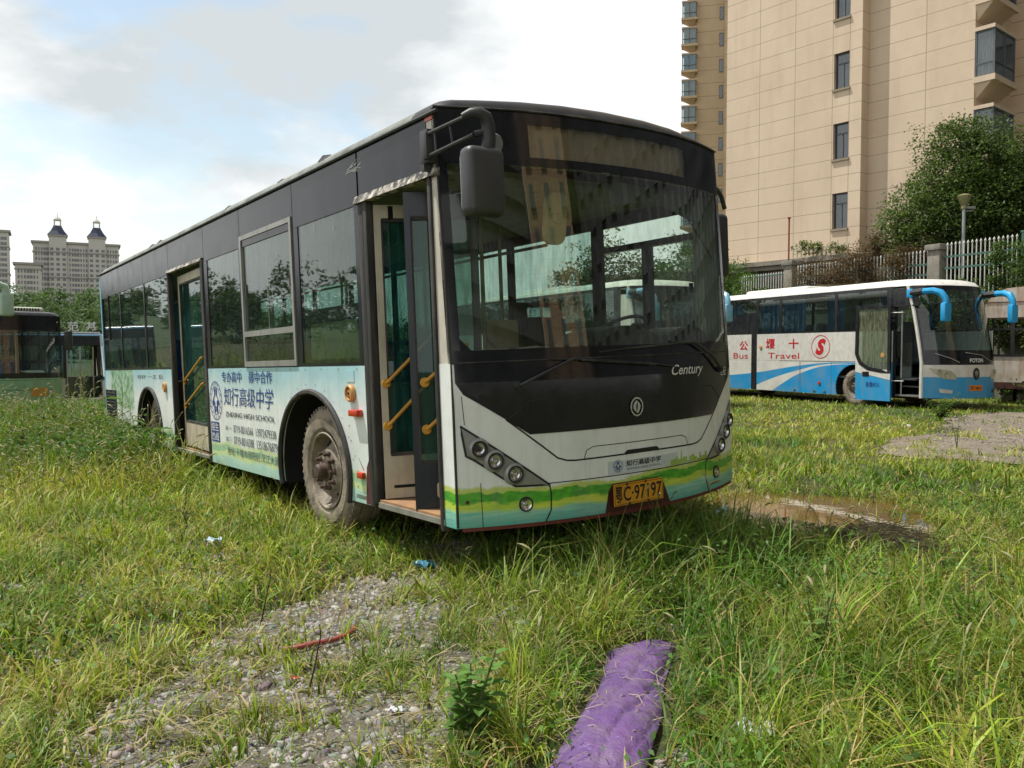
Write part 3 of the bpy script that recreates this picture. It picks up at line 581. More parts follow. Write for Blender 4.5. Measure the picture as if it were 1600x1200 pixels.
mb = MB(); text_mesh('知行高级中学', (1.10, .612, 1.42, .652), bfr, .0045, bold=.015, shear=.15, mb=mb); text_mesh('ZHIXING HIGH SCHOOL', (1.105, .590, 1.415, .602), bfr, .0045, mb=mb); mb.build('front_lettering', M_ink, bus)
mb = MB()      # small skyline print on the right of the bumper
xs_ = 1.52
random.seed(3)
while xs_ < 1.95:
    w_ = random.uniform(.012, .035); h_ = random.uniform(.01, .05); mb.panel([(xs_, .572), (xs_+w_, .572), (xs_+w_, .575+h_), (xs_, .575+h_)], bfr, .001, .0028, 1); xs_ += w_+random.uniform(0, .008)
mb.panel([(1.63, .572), (1.65, .572), (1.641, .665), (1.639, .665)], bfr, .001, .003, 1); mb.build('skyline_print', mat('lime_print', (.36, .52, .10), .45), bus)

# ---- side lettering
sd = bfs
mb = MB()
text_mesh('专办高中', (4.34, 1.175, 3.74, 1.285), sd, .004, bold=.008, mb=mb); text_mesh('郧中合作', (3.54, 1.172, 2.93, 1.285), sd, .004, bold=.008, mb=mb)
text_mesh('知行高级中学', (4.31, .945, 2.92, 1.13), sd, .004, bold=.0, shear=.14, mb=mb); mb.build('side_lettering', M_blueink, bus)
mb = MB(); crest(mb, 4.575, .985, .205, sd, .004, .20); mb.build('school_crest', M_blueink, bus)
mb = MB(); text_mesh('ZHIXING HIGH SCHOOL', (4.27, .835, 2.91, .885), sd, .004, bold=.012, mb=mb)
text_mesh('高一:', (4.30, .70, 4.10, .745), sd, .004, mb=mb); text_mesh('0719-8016566  13972479338', (4.05, .685, 2.90, .76), sd, .004, bold=.0, mb=mb)
text_mesh('高三:', (4.30, .59, 4.10, .635), sd, .004, mb=mb); text_mesh('0719-8016588  13518676879', (4.05, .57, 2.88, .65), sd, .004, bold=.0, mb=mb)
text_mesh('地址:十堰市郧阳区汉江大道', (4.27, .455, 2.85, .535), sd, .004, bold=.0, mb=mb)
text_mesh('EEEF 一主 后', (8.0, 1.20, 6.65, 1.255), sd, .004, mb=mb); mb.build('side_lettering', M_greyink, bus)
mb = MB(); mb.panel(rrect(4.50, .56, 4.77, .765, .004), sd, .0005, .003, 1); o = mb.build('blue_notice', mat('blue_notice', (.015, .05, .22), .5), bus)
mb = MB(); text_mesh('招生', (4.75, .67, 4.52, .755), sd, .005, bold=.01, mb=mb); text_mesh('热线', (4.75, .572, 4.52, .657), sd, .005, bold=.01, mb=mb); mb.build('notice_lettering', M_whiteink, o)
# fittings on the side
mb = MB(); Mx = axis((-.002, 1.345, 1.12), (-1, 0, 0)); mb.lathe([(.062, 0), (.064, .022), (.056, .034), (.046, .034), (.042, .018), (.030, .016), (.028, .026), (.016, .028), (.0, .028)], Mx, 28); o = mb.build('side_speaker', M_orange, bus)
mb = MB(); mb.lathe([(.012, .028), (.011, .034), (0, .035)], Mx, 10); mb.lathe([(.041, .019), (.031, .0175)], Mx, 24); mb.build('speaker_core', M_under, o)
mb = MB(); mb.rbox((-.05, 1.185, .957), (-.001, 1.33, 1.005), .008); mb.build('marker_lamp', M_red, bus)
mb = MB(); mb.rbox((-.03, 1.185, .515), (-.001, 1.275, .560), .006); mb.build('marker_lamp', M_red, bus)
mb = MB(); mb.lathe([(.062, 0), (.062, .018), (.045, .03), (.02, .022), (0, .022)], axis((-.002, 6.56, 1.10), (-1, 0, 0)), 22); mb.build('side_speaker', M_orange, bus)
mb = MB(); mb.panel([(1.30, 1.20), (1.42, 1.20), (1.42, 1.285), (1.30, 1.285)], sd, .0, .004, 1); mb.panel([(1.12, .34), (1.19, .34), (1.16, .60), (1.12, .66)], sd, .001, .0025, 1, 1); mb.panel([(1.22, .58), (1.29, .66), (1.20, .57)], sd, .001, .0025, 1, 1)
mb.build('filler_flap', [M_wrap, mat('bare_maroon', (.10, .02, .025), .6)], bus)
mb = MB()
for yy in np.linspace(1.25, 4.7, 12): mb.lathe([(.006, 0), (.005, .003), (0, .004)], axis((-.001, yy, 1.295), (-1, 0, 0)), 6)
for zz in np.linspace(.45, 1.1, 7): mb.lathe([(.006, 0), (.005, .003), (0, .004)], axis((-.001, 1.36+.06*math.sin(zz*9), zz), (-1, 0, 0)), 6)
for a in range(0, 181, 14): mb.lathe([(.005, 0), (.004, .003), (0, .004)], axis((-.001, 2.11+.75*math.cos(R(a)), .50+.68*math.sin(R(a))), (-1, 0, 0)), 6)
mb.build('rivet', M_steel, bus)
mb = MB()
for i in range(10): z_ = .55+i*.046; mb.box((-.012, 9.50, z_), (.0, 10.16, z_+.022))
for y_ in (9.48, 9.82, 10.16): mb.box((-.014, y_-.012, .54), (-.001, y_+.012, 1.02))
mb.build('engine_grille', M_plast, bus); mb = MB(); mb.panel([(9.48, .54), (10.17, .54), (10.17, 1.02), (9.48, 1.02)], sd, .0005, .002, 1); mb.build('grille_gap', M_dark, bus)
# scratched torn sticker on the fascia
mb = MB(); random.seed(11)
for i in range(16):
    y_, z_ = 1.22+random.uniform(-.10, .16), 2.69+random.uniform(-.025, .02); a = random.uniform(-.5, .9); l_ = random.uniform(.04, .12)
    add_strip(mb, [(y_, z_), (y_-l_*.5, z_+l_*.5*a*.3+random.uniform(-.006, .006)), (y_-l_, z_+l_*a*.3)], .003, sd, .0045)
for yy, zz in ((1.9, 1.9), (1.55, 2.3), (1.9, 2.35), (4.2, 2.3), (3.9, 1.6)):
    add_strip(mb, [(yy, zz), (yy-.01, zz+.05)], .004, sd, .001)
mb.build('torn_sticker', mat('torn_vinyl', (.45, .45, .43), .6), bus)
# wheels
for (x_, y_, s_) in ((.045, 1.96, -1), (2.455, 1.96, 1), (.12, 7.45, -1), (2.38, 7.45, 1)):
    letters = [('R555', R(-63), R(-90), .412, .462)] if (s_ < 0 and y_ < 3) else None
    wheel(bus, x_, y_, .50, side=s_, letters=letters)
# ---- far side (seen through the cab)
mb = MB()
for a, b, c, d in ((.12, 1.315, .26, 2.80), (1.36, 1.315, 1.50, 2.80), (.26, 1.315, 1.36, 1.50), (.26, 2.42, 1.36, 2.80), (1.5, 1.315, 10.25, 1.36), (1.5, 2.43, 10.25, 2.80)): mb.panel([(a, b), (c, b), (c, d), (a, d)], bff, -.03, 0, 1)
for y_ in (2.75, 4.0, 5.25, 6.5, 7.75, 9.0, 10.15): mb.panel([(y_-.05, 1.36), (y_+.05, 1.36), (y_+.05, 2.43), (y_-.05, 2.43)], bff, -.03, 0, 1)
mb.build('far_window_band', M_fascia, bus)
mb = MB(); mb.panel([(.26, 2.20), (1.36, 2.20), (1.36, 2.25), (.26, 2.25)], bff, -.06, .01, 1); mb.panel([(.77, 1.50), (.84, 1.50), (.84, 2.20), (.77, 2.20)], bff, -.06, .01, 1); mb.box((2.44, .30, 1.78), (2.46, .33, 1.86)); mb.build('driver_window_frame', M_black, bus)
mb = MB(); mb.panel([(.26, 1.50), (1.36, 1.50), (1.36, 2.42), (.26, 2.42)], bff, -.012, -.006, 1); mb.build('window_pane', glass('driver_glass', (.93, .97, .94), film_amt=.05, boost=.5), bus)
for a, b in ((1.5, 2.7), (2.8, 3.95), (4.05, 5.2), (5.3, 6.45), (6.55, 7.7), (7.8, 8.95), (9.05, 10.1)):
    mb = MB(); mb.panel([(a, 1.36), (b, 1.36), (b, 2.43), (a, 2.43)], bff, -.012, -.006, 1); mb.build('window_pane', G_side, bus)
mb = MB(); mb.box((2.42, .05, 1.30), (2.465, .26, 2.5)); mb.box((2.43, 1.5, .4), (2.465, 10.2, 1.33)); mb.box((2.43, .1, .4), (2.465, 1.5, 1.45)); mb.build('inner_lining', mat('inner_cream', (.36, .38, .28), .6, dirt=(.2, .19, .13), dirt_amt=.6), bus)
mb = MB(); mb.box((.035, 2.9, .4), (.05, 4.8, 1.31)); mb.box((.035, 6.3, .4), (.05, 6.72, 1.31)); mb.box((.035, 8.12, .4), (.05, 10.2, 1.31)); mb.box((.035, 6.72, 1.16), (.05, 8.12, 1.31)); mb.box((.035, 1.2, 1.13), (.05, 2.9, 1.31)); mb.box((0.05, 1.36, 1.13), (0.66, 2.86, 1.16)); mb.box((0.64, 1.36, .40), (0.66, 2.86, 1.13)); mb.box((0.05, 1.33, .40), (0.66, 1.36, 1.16)); mb.box((0.05, 2.86, .40), (0.66, 2.89, 1.16)); mb.box((0.05, 6.76, 1.13), (0.66, 8.08, 1.16)); mb.box((0.64, 6.76, .40), (0.66, 8.08, 1.13)); mb.box((0.05, 6.73, .40), (0.66, 6.76, 1.16)); mb.box((0.05, 8.08, .40), (0.66, 8.11, 1.16)); mb.box((1.84, 1.36, 1.13), (2.43, 2.86, 1.16)); mb.box((1.84, 1.36, .40), (1.86, 2.86, 1.13)); mb.box((1.84, 1.33, .40), (2.43, 1.36, 1.16)); mb.box((1.84, 2.86, .40), (2.43, 2.89, 1.16)); mb.box((1.84, 6.76, 1.13), (2.43, 8.08, 1.16)); mb.box((1.84, 6.76, .40), (1.86, 8.08, 1.13)); mb.box((1.84, 6.73, .40), (2.43, 6.76, 1.16)); mb.box((1.84, 8.08, .40), (2.43, 8.11, 1.16));  mb.build('wheel_box', M_interior, bus)
# ---- cab: dashboard, steering wheel, seat, partition, mirror
mb = MB()
mb.panel([(.30, 1.385), (1.0, 1.40), (2.44, 1.40), (2.44, .4), (.30, .4)], lambda x, z, t: (x, SF(x, 1.3)+.06+t, z), 0, .30, .3)
for (x0, x1, h) in ((.95, 1.62, .13), (1.66, 2.36, .12)):
    prof = [(x0+(x1-x0)*i/12, 1.39+h*math.sin(PI*i/12)**.5) for i in range(13)]
    mb.panel(prof+[(x1, 1.30), (x0, 1.30)], lambda x, z, t: (x, SF(x, 1.3)+.14+t, z), 0, .34, 1)
mb.build('dashboard', mat('dash_plastic', (.030, .034, .034), .55, dirt=(.13, .12, .09), dirt_amt=.7, dirt_scale=(2, 2, 2), bump=.2), bus)
mb = MB(); c = Vector(bfr(1.56, 1.50, -.30)); mb.lathe([(.05, -.03), (.05, 0), (.035, .03), (.0, .04)], axis(c, (0, -.6, 1)), 18); mb.build('dash_fan', M_plast, bus)
mb = MB(); mb.box((.12, -.02, 1.30), (.9, .30, 1.375)); mb.build('dash_ledge', M_intdark, bus)
mb = MB()
for i, (a, b) in enumerate(((.17, .0), (.30, .05), (.44, .02), (.60, -.02))):
    mb.add([(a, b, 1.38+i*.003), (a+.28, b-.04, 1.385+i*.003), (a+.30, b+.10, 1.40+i*.004), (a+.03, b+.13, 1.39)], [(0, 1, 2, 3)], i % 2)
mb.build('dash_papers', [mat('old_paper', (.34, .31, .24), .8), M_intdark], bus)
sw = Matrix.Translation((1.85, .52, 1.50)) @ Matrix.Rotation(R(-28), 4, 'X')
mb = MB(); mb.tube([sw @ Vector((.22*math.cos(2*PI*i/28), .22*math.sin(2*PI*i/28), 0)) for i in range(29)], .014, 8, cap=False)
for a in (90, 210, 330): mb.tube([sw @ Vector((0, 0, -.02)), sw @ Vector((.22*math.cos(R(a)), .22*math.sin(R(a)), 0))], .012, 6)
mb.tube([sw @ Vector((0, 0, 0)), sw @ Vector((0, .0, -.6))], .03, 8); mb.build('steering_wheel', M_plast, bus)
def seat_mesh(x, y, z, w=.42, h=.55, big=False):
    mb = MB(); mb.rbox((x-w/2, y-.02, z), (x+w/2, y+.42, z+.08), .03, 0)
    T = Matrix.Translation((x, y+.42, z+.04)) @ Matrix.Rotation(R(-10), 4, 'X')
    # moulded back with an open grab slot near its top
    for a, b in (((-w/2, -.03, 0), (w/2, .03, h-.13)), ((-w/2, -.03, h-.04), (w/2, .03, h)), ((-w/2, -.03, h-.14), (-w*.28, .03, h-.03)), ((w*.28, -.03, h-.14), (w/2, .03, h-.03))): mb.rbox(a, b, .02, 0, T)
    mb.tube([(x-.12, y+.15, z), (x-.12, y+.15, z-.42)], .018, 6, 1); mb.tube([(x+.12, y+.25, z), (x+.12, y+.25, z-.42)], .018, 6, 1)
    return mb
for y_ in (3.25, 4.05, 5.6, 6.4, 7.2, 8.0, 8.8, 9.5):
    for x_ in ((.30, .74, 1.76, 2.20) if y_ > 6.6 else (1.76, 2.20) if y_ > 4.5 else (.30, 1.76, 2.20)):
        zf = .95 if y_ < 6.6 else 1.12
        seat_mesh(x_, y_, zf).build('passenger_seat', [M_seat, M_steel], bus)
seat_mesh(.30, 1.85, 1.15).build('passenger_seat', [M_seat, M_steel], bus); seat_mesh(.52, 2.4, 1.15).build('passenger_seat', [M_seat, M_steel], bus)
seat_mesh(1.88, 1.0, .98, .5, .78).build('driver_seat', [M_intdark, M_steel], bus)
mb = MB(); mb.rbox((1.02, 1.0, 1.30), (1.26, 1.14, 1.62), .02); mb.build('fare_box', mat('box_card', (.45, .37, .24), .8), bus)
mb = MB(); mb.box((1.50, 1.52, .4), (2.43, 1.545, 1.45)); mb.build('driver_partition', M_interior, bus)
mb = MB()
for x_, y_ in ((1.48, 1.53), (.72, 2.9), (1.55, 2.9), (.72, 4.78), (1.55, 4.78), (.12, 1.25), (.14, 4.72), (.14, 6.28), (.75, 6.4), (1.6, 6.4), (.7, 8.3), (1.7, 8.3), (.9, .95)): mb.tube([(x_, y_, .4), (x_, y_, 2.52)], .016, 8)
for x_ in (.62, 1.80): mb.tube([(x_, 1.3, 2.25), (x_, 9.8, 2.25)], .014, 8)
mb.tube([(.12, 1.25, 1.35), (.70, 1.25, 1.35)], .014, 8); mb.tube([(.9, .95, 1.55), (.9, .95, 1.5), (1.1, .95, 1.3)], .014, 8)
mb.build('hand_rail', mat('rail_tube', (.33, .30, .18), .4, .3, dirt=(.1, .09, .06), dirt_amt=.6), bus)
mb = MB(); T = Matrix.Translation((.93, .12, 2.24)) @ Matrix.Rotation(R(8), 4, 'X')
mb.prism(rrect(-.085, -.17, .085, .17, .07, 6), lambda x, z, t: T @ Vector((x, t, z)), -.02, .02); mb.lathe([(.035, 0), (.03, .012), (.0, .014)], T @ axis((0, -.02, 0), (0, -1, 0)), 16); mb.tube([T @ Vector((0, .0, .15)), (.93, .16, 2.52)], .012, 6); mb.build('cab_mirror', mat('aged_cream_plastic', (.50, .46, .28), .5), bus)
mb = MB(); mb.prism([(1.32, 2.50), (2.42, 2.50), (2.42, 2.30), (1.75, 2.40), (1.32, 2.33)], lambda x, z, t: (x, SF(x, z)+.16+t, z), 0, .02); mb.build('sun_blind', M_interior, bus)
mb = MB(); mb.tube([bfr(2.02, 2.45, -.10), bfr(2.1, 2.32, -.12), bfr(2.25, 2.15, -.08), bfr(2.42, 2.02, -.06)], .005, 5); mb.build('hanging_cable', M_ink, bus)
# wipers
for pts, blade in (([(.36, 1.17), (.55, 1.255), (.72, 1.32)], [(.58, 1.318), (.9, 1.305), (1.3, 1.27), (1.57, 1.235)]), ([(2.22, 1.19), (2.05, 1.30), (1.83, 1.392), (1.62, 1.395)], [(1.88, 1.392), (1.5, 1.385), (1.2, 1.37), (.92, 1.352)])):
    mb = MB(); mb.tube([bfr(*p, .035) for p in pts], [.013]+[.009]*(len(pts)-1), 6); mb.lathe([(.022, 0), (.02, .03), (0, .034)], axis(bfr(*pts[0], 0), (0, -1, 0)), 12); o = mb.build('wiper', M_plast, bus)
    mb = MB(); mb.tube([bfr(*p, .022) for p in blade], .009, 5, flat=.6); mb.tube([bfr(blade[0][0]+(blade[-1][0]-blade[0][0])*k, blade[0][1]+(blade[-1][1]-blade[0][1])*k+.004, .032) for k in (.2, .5, .8)], .006, 5); mb.build('wiper_blade', M_rubber, o)
# door-side mirror on its two forward arms
mr = bpy.data.objects.new('mirror', None); COL.objects.link(mr); mr.parent = bus
mb = MB(); mb.rbox((-.06, .06, 2.50), (.0, .155, 2.70), .012); mb.rbox((-.075, .05, 2.515), (-.02, .10, 2.68), .012); mb.box((-.065, .10, 2.46), (-.005, .14, 2.5)); mb.build('mirror_bracket', M_plast, mr)
mb = MB(); mb.tube([(-.05, .07, 2.665), (-.075, -.40, 2.655)], .013, 8); mb.tube([(-.05, .09, 2.535), (-.045, -.41, 2.555)], .013, 8); mb.tube([(-.055, -.02, 2.655), (-.05, -.02, 2.545)], .007, 6); mb.tube([(-.065, -.2, 2.655), (-.05, -.2, 2.55)], .007, 6); mb.build('mirror_arm', M_plast, mr)
mb = MB(); mb.tube([(-.105, -.39, 2.648), (-.07, -.42, 2.665), (-.03, -.44, 2.665), (.005, -.45, 2.645), (.022, -.45, 2.60), (.024, -.45, 2.52), (.01, -.45, 2.47)], [.018, .026, .034, .037, .037, .037, .04], 12); mb.tube([(-.045, -.41, 2.555), (.0, -.44, 2.565)], .018, 8); mb.build('mirror_elbow', M_plast, mr)
mb = MB(); mb.rbox((-.155, -.52, 2.105), (.085, -.40, 2.475), .042, seg=4)
mb.build('mirror_housing', mat('grey_mirror_shell', (.050, .052, .056), .45, dirt=(.1, .1, .09), dirt_amt=.3, bump=.06, bscale=250), mr)
mb = MB(); mb.panel(rrect(-.135, 2.13, .065, 2.45, .03), lambda x, z, t: (x, -.398+t, z), 0, .002, 1); mb.build('mirror_glass', M_chrome, mr)
mb = MB(); mb.lathe([(0, .008), (.045, .006), (.052, 0), (.048, -.02), (0, -.03)], axis((.105, -.40, 2.53), (.1, -1, 0)), 20); mb.tube([(.03, -.44, 2.54), (.10, -.40, 2.53)], .009, 6); mb.build('convex_mirror', mat('dull_backplate', (.30, .30, .31), .35, .4), mr)
mr = bpy.data.objects.new('mirror', None); COL.objects.link(mr); mr.parent = bus
mb = MB(); mb.tube([(2.47, .12, 2.55), (2.60, .16, 2.58), (2.70, .20, 2.54), (2.74, .20, 2.44)], .018, 8); mb.build('mirror_arm', M_plast, mr)
mb = MB(); mb.rbox((2.63, .17, 1.90), (2.76, .26, 2.40), .04, seg=4, mi=0); mb.build('mirror_housing', M_plast, mr)
# ================================================================ OTHER VEHICLES
def coach(name, label, fx, fy, fz, deg, L_=11.8, H=3.32, detail=True, body=None, low=None, mirror_col=None):
    Mx_ = frame(fx, fy, fz, deg); c = thing(name, Mx_, label, 'coach')
    W_ = 2.5; B_ = .50
    def S(x, z):
        u = min(abs((x-1.25)/1.25), 1); return .0-B_*(1-u**2.6)+.20*max(0, z-1.25)+.10*max(0, z-2.4)
    fs = lambda y, z, t: (-t, y, z); ff = lambda y, z, t: (W_+t, y, z); fr = lambda x, z, t: (x, S(x, z)-t, z)
    zb = .28; roofz = 3.10
    def pf(z): return S(0, z)
    d0, d1 = .10, .86          # doorway in y
    arch = (2.16, .50, .68, .62); archr = (8.3, .50, .68, .62)
    for nm, fn in (('near', fs), ('far', ff)):
        for a, b, ar in ((d1+.04 if nm == 'near' else .02, 5.0, arch), (5.0, L_, archr)):
            if nm == 'near' or not detail:
                cx, cz, rx, rz = ar
            mb = MB(); mb.panel(side_poly(a, b, zb, 1.19, ar), fn, -.03, 0, .6); mb.build('lower_side', low, c)
            mb = MB(); mb.panel([(a, 1.195), (b, 1.195), (b, 2.0), (a, 2.0)], fn, -.03, 0, 1.5); mb.build('side_panel', body, c)
            cx, cz, rx, rz = ar
            lip = [(cx+rx*math.cos(R(t)), cz+rz*math.sin(R(t))) for t in np.linspace(200, -20, 24)]
            mb = MB(); inn = [fn(p[0], p[1], -.01) for p in lip]; dp = [fn(p[0], p[1], -.6) for p in lip]; n_ = len(lip)
            mb.add(inn+dp, [(i, i+1, n_+i+1, n_+i) for i in range(n_-1)]); mb.add(dp, [tuple(range(n_))]); mb.build('wheel_housing', M_dark, c, fix=False)
        mb = MB(); mb.panel([(.9 if nm == 'near' else .35, 2.0), (L_, 2.0), (L_, 2.04), (.9 if nm == 'near' else .35, 2.04)], fn, -.03, .001, 2); mb.panel([(.9 if nm == 'near' else .45, 3.04), (L_, 3.04), (L_, roofz+.02), (.9 if nm == 'near' else .45, roofz+.02)], fn, -.03, .001, 2)
        for y_ in ([.88, 1.02, 2.86, 5.08, 6.12, 8.1, 10.0, L_-.08] if nm == 'near' else [.5, 2.4, 4.4, 6.4, 8.4, 10.4, L_-.06]):
            w_ = .05 if y_ > 1.1 else .09; mb.panel([(y_-w_, 2.04), (y_+w_, 2.04), (y_+w_, 3.04), (y_-w_, 3.04)], fn, -.03, .001, 2)
        mb.build('window_band', M_black, c)
        ys = [1.11, 2.81, 2.91, 5.03, 5.13, 6.07, 6.17, 8.05, 8.15, 9.95, 10.05, L_-.13] if nm == 'near' else [.55, 2.35, 2.45, 4.35, 4.45, 6.35, 6.45, 8.35, 8.45, 10.35, 10.45, L_-.1]
        for i in range(0, len(ys), 2):
            mb = MB(); mb.panel([(ys[i], 2.04), (ys[i+1], 2.04), (ys[i+1], 3.04), (ys[i], 3.04)], fn, -.012, -.006, 3); mb.build('window_pane', G_coach, c)
    # roof
    xs = [0, .02, .08, .2, .45, .8, 1.25]; xs = xs+[W_-x for x in reversed(xs[:-1])]; bs = [0, .01, .03, .06, .1]+list(np.linspace(.15, .98, 14))+[1]
    V = []
    for b in bs:
        for x in xs:
            y0 = S(x, roofz); y = y0+(L_-y0)*b; e = min(min(x, W_-x)/.35, 1); g = min(min(y-y0, L_-y+.02)/.7, 1)
            V.append((x, y, roofz-.01+.20*math.sqrt(max(0, 1-(1-e)**2))*math.sqrt(max(0, 1-(1-g)**2))+.02))
    nx = len(xs); mb = MB(); mb.add(V, [(j*nx+i, j*nx+i+1, (j+1)*nx+i+1, (j+1)*nx+i) for j in range(len(bs)-1) for i in range(nx-1)], 0, True)
    mb.rbox((.55, 4.6, 3.26), (1.95, 7.4, 3.42), .08); mb.build('roof', mat('white_roof', (.70, .70, .66), .5, dirt=(.3, .22, .15), dirt_amt=.35, dirt_scale=(2, 1, 2)), c, fix=False, auto=60)
    # front
    mb = MB(); mb.panel([(0, .62+.22), (W_, .84), (W_, 1.14), (0, 1.14)], fr, -.03, 0, .12, smooth=True); mb.build('front_panel', body, c)
    mb = MB(); mb.panel([(0, zb+.04), (W_, zb+.04), (W_, .838), (0, .838)], fr, -.03, 0, .12, smooth=True); mb.build('bumper', low if not detail else mat('coach_blue', (.015, .28, .60), .35, col2=(.04, .30, .55), scale=3, dirt=(.25, .27, .26), dirt_amt=.35), c)
    mb = MB(); mb.panel([(.0, 1.142), (W_, 1.142), (W_, 1.50), (0, 1.50)], fr, -.02, .001, .12, smooth=True); mb.panel([(0, 3.0), (W_, 3.0), (W_, roofz+.01), (0, roofz+.01)], fr, -.02, .001, .12, smooth=True); mb.panel([(0, 1.5), (.05, 1.5), (.05, 3.0), (0, 3.0)], fr, -.02, .001, .3); mb.panel([(W_-.05, 1.5), (W_, 1.5), (W_, 3.0), (W_-.05, 3.0)], fr, -.02, .001, .3); mb.build('front_mask', M_mask, c)
    mb = MB(); mb.panel([(.05, 1.5), (W_-.05, 1.5), (W_-.05, 3.0), (.05, 3.0)], fr, None, -.004, .12, smooth=True); mb.build('windshield', G_cwind, c)
    for f_ in (fs, ff): mb = MB(); mb.tube([f_(S(0, z)+.03, z, -.01) for z in (.32, .8, 1.2, 1.6, 2.0, 2.5, 3.1)], .045, 8); mb.build('windshield_pillar', body, c)
    mb = MB()
    for s_ in (0, 1):
        f = (lambda x: x) if s_ == 0 else (lambda x: W_-x)
        mb2 = MB(); mb2.panel([(f(.10), 1.07), (f(.52), 1.0), (f(.66), .86), (f(.63), .78), (f(.36), .80), (f(.22), .92)], fr, .0, .012, .1, smooth=True); o = mb2.build('headlight', mat('headlight_haze', (.42, .42, .30), .2, .3), c)
        for x, z in ((.30, .95), (.45, .90)):
            mb2 = MB(); mb2.lathe([(.07, .008), (.05, .016), (.0, .02)], axis(fr(f(x), z, .004), (0, -1, 0)), 16); mb2.build('lamp', M_lens, o)
        mb2 = MB(); mb2.panel([(f(.30), .46), (f(.55), .44), (f(.57), .52), (f(.28), .56)], fr, 0, .01, .1); mb2.build('fog_lamp', M_lens, c)
    # interior
    mb = MB(); mb.box((.04, .2, .75), (2.46, L_-.1, .8)); mb.box((.9, .0, .3), (2.46, 1.2, .75)); mb.build('floor', M_intdark, c)
    mb = MB(); mb.box((.04, .6, 3.03), (2.46, L_-.1, 3.07)); mb.build('ceiling', M_ceil, c)
    mb = MB(); mb.panel([(.1, 1.45), (2.4, 1.45), (2.4, .75), (.1, .75)] if not detail else [(.75, 1.45), (2.4, 1.45), (2.4, .75), (.75, .75)], lambda x, z, t: (x, S(x, 1.4)+.05+t, z), 0, .5, .4); mb.build('dashboard', mat('coach_dash', (.13, .13, .12), .7), c)
    mb = MB(); mb.panel([(0, .3), (W_, .3), (W_, roofz), (0, roofz)], lambda x, z, t: (x, L_+t, z), -.03, 0, 2); mb.build('rear_panel', body, c)
    for y_ in np.arange(1.6, L_-1.2, .92):
        for x_ in (.36, .80, 1.70, 2.14):
            mb = MB(); mb.rbox((x_-.20, y_+.34, 1.2), (x_+.20, y_+.46, 2.28), .06); mb.rbox((x_-.20, y_, 1.16), (x_+.20, y_+.42, 1.3), .05); mb.build('passenger_seat', M_greyseat, c)
    for (x_, y_, s_) in ((.05, 2.13, -1), (2.45, 2.13, 1), (.12, 8.3, -1), (2.38, 8.3, 1)): wheel(c, x_, y_, .50, side=s_, dusty=True)
    mb = MB(); mb.box((.5, .5, .25), (2.0, L_-.5, .35)); mb.build('underbody', M_under, c)
    for s_ in (0, 1):
        f = (lambda x: x) if s_ == 0 else (lambda x: W_-x); e = bpy.data.objects.new('mirror', None); COL.objects.link(e); e.parent = c
        y0 = S(.05, 2.95)
        mb = MB(); mb.rbox((min(f(-.06), f(.06)), y0-.05, 2.80), (max(f(-.06), f(.06)), y0+.12, 3.02), .02, mi=0); mb.tube([(f(0), y0, 2.92), (f(-.02), y0-.36, 2.94)], .085, 8, 1); mb.build('mirror_bracket', [mirror_col, M_plast], e)
        ext = 1 if s_ == 0 else 1
        mb = MB(); mb.tube([(f(-.02), y0-.36, 2.94), (f(.0), y0-.62, 2.94), (f(.04), y0-.80, 2.88), (f(.08), y0-.90, 2.74), (f(.08), y0-.92, 2.62)], [.075, .08, .085, .08, .07], 10); mb.build('mirror_arm', mirror_col, e)
        mb = MB(); mb.rbox((min(f(-.04), f(.20)), y0-.99, 2.18), (max(f(-.04), f(.20)), y0-.84, 2.64), .045); mb.build('mirror_housing', mirror_col, e)
    mb = MB(); mb.tube([fr(1.9, 1.2, .03), fr(1.4, 1.38, .04), fr(.9, 1.44, .04)], .012, 5); mb.tube([fr(.7, 1.2, .03), fr(.5, 1.3, .04), fr(.2, 1.42, .04)], .012, 5); mb.build('wiper', M_steel, c)
    return c, fs, fr, S

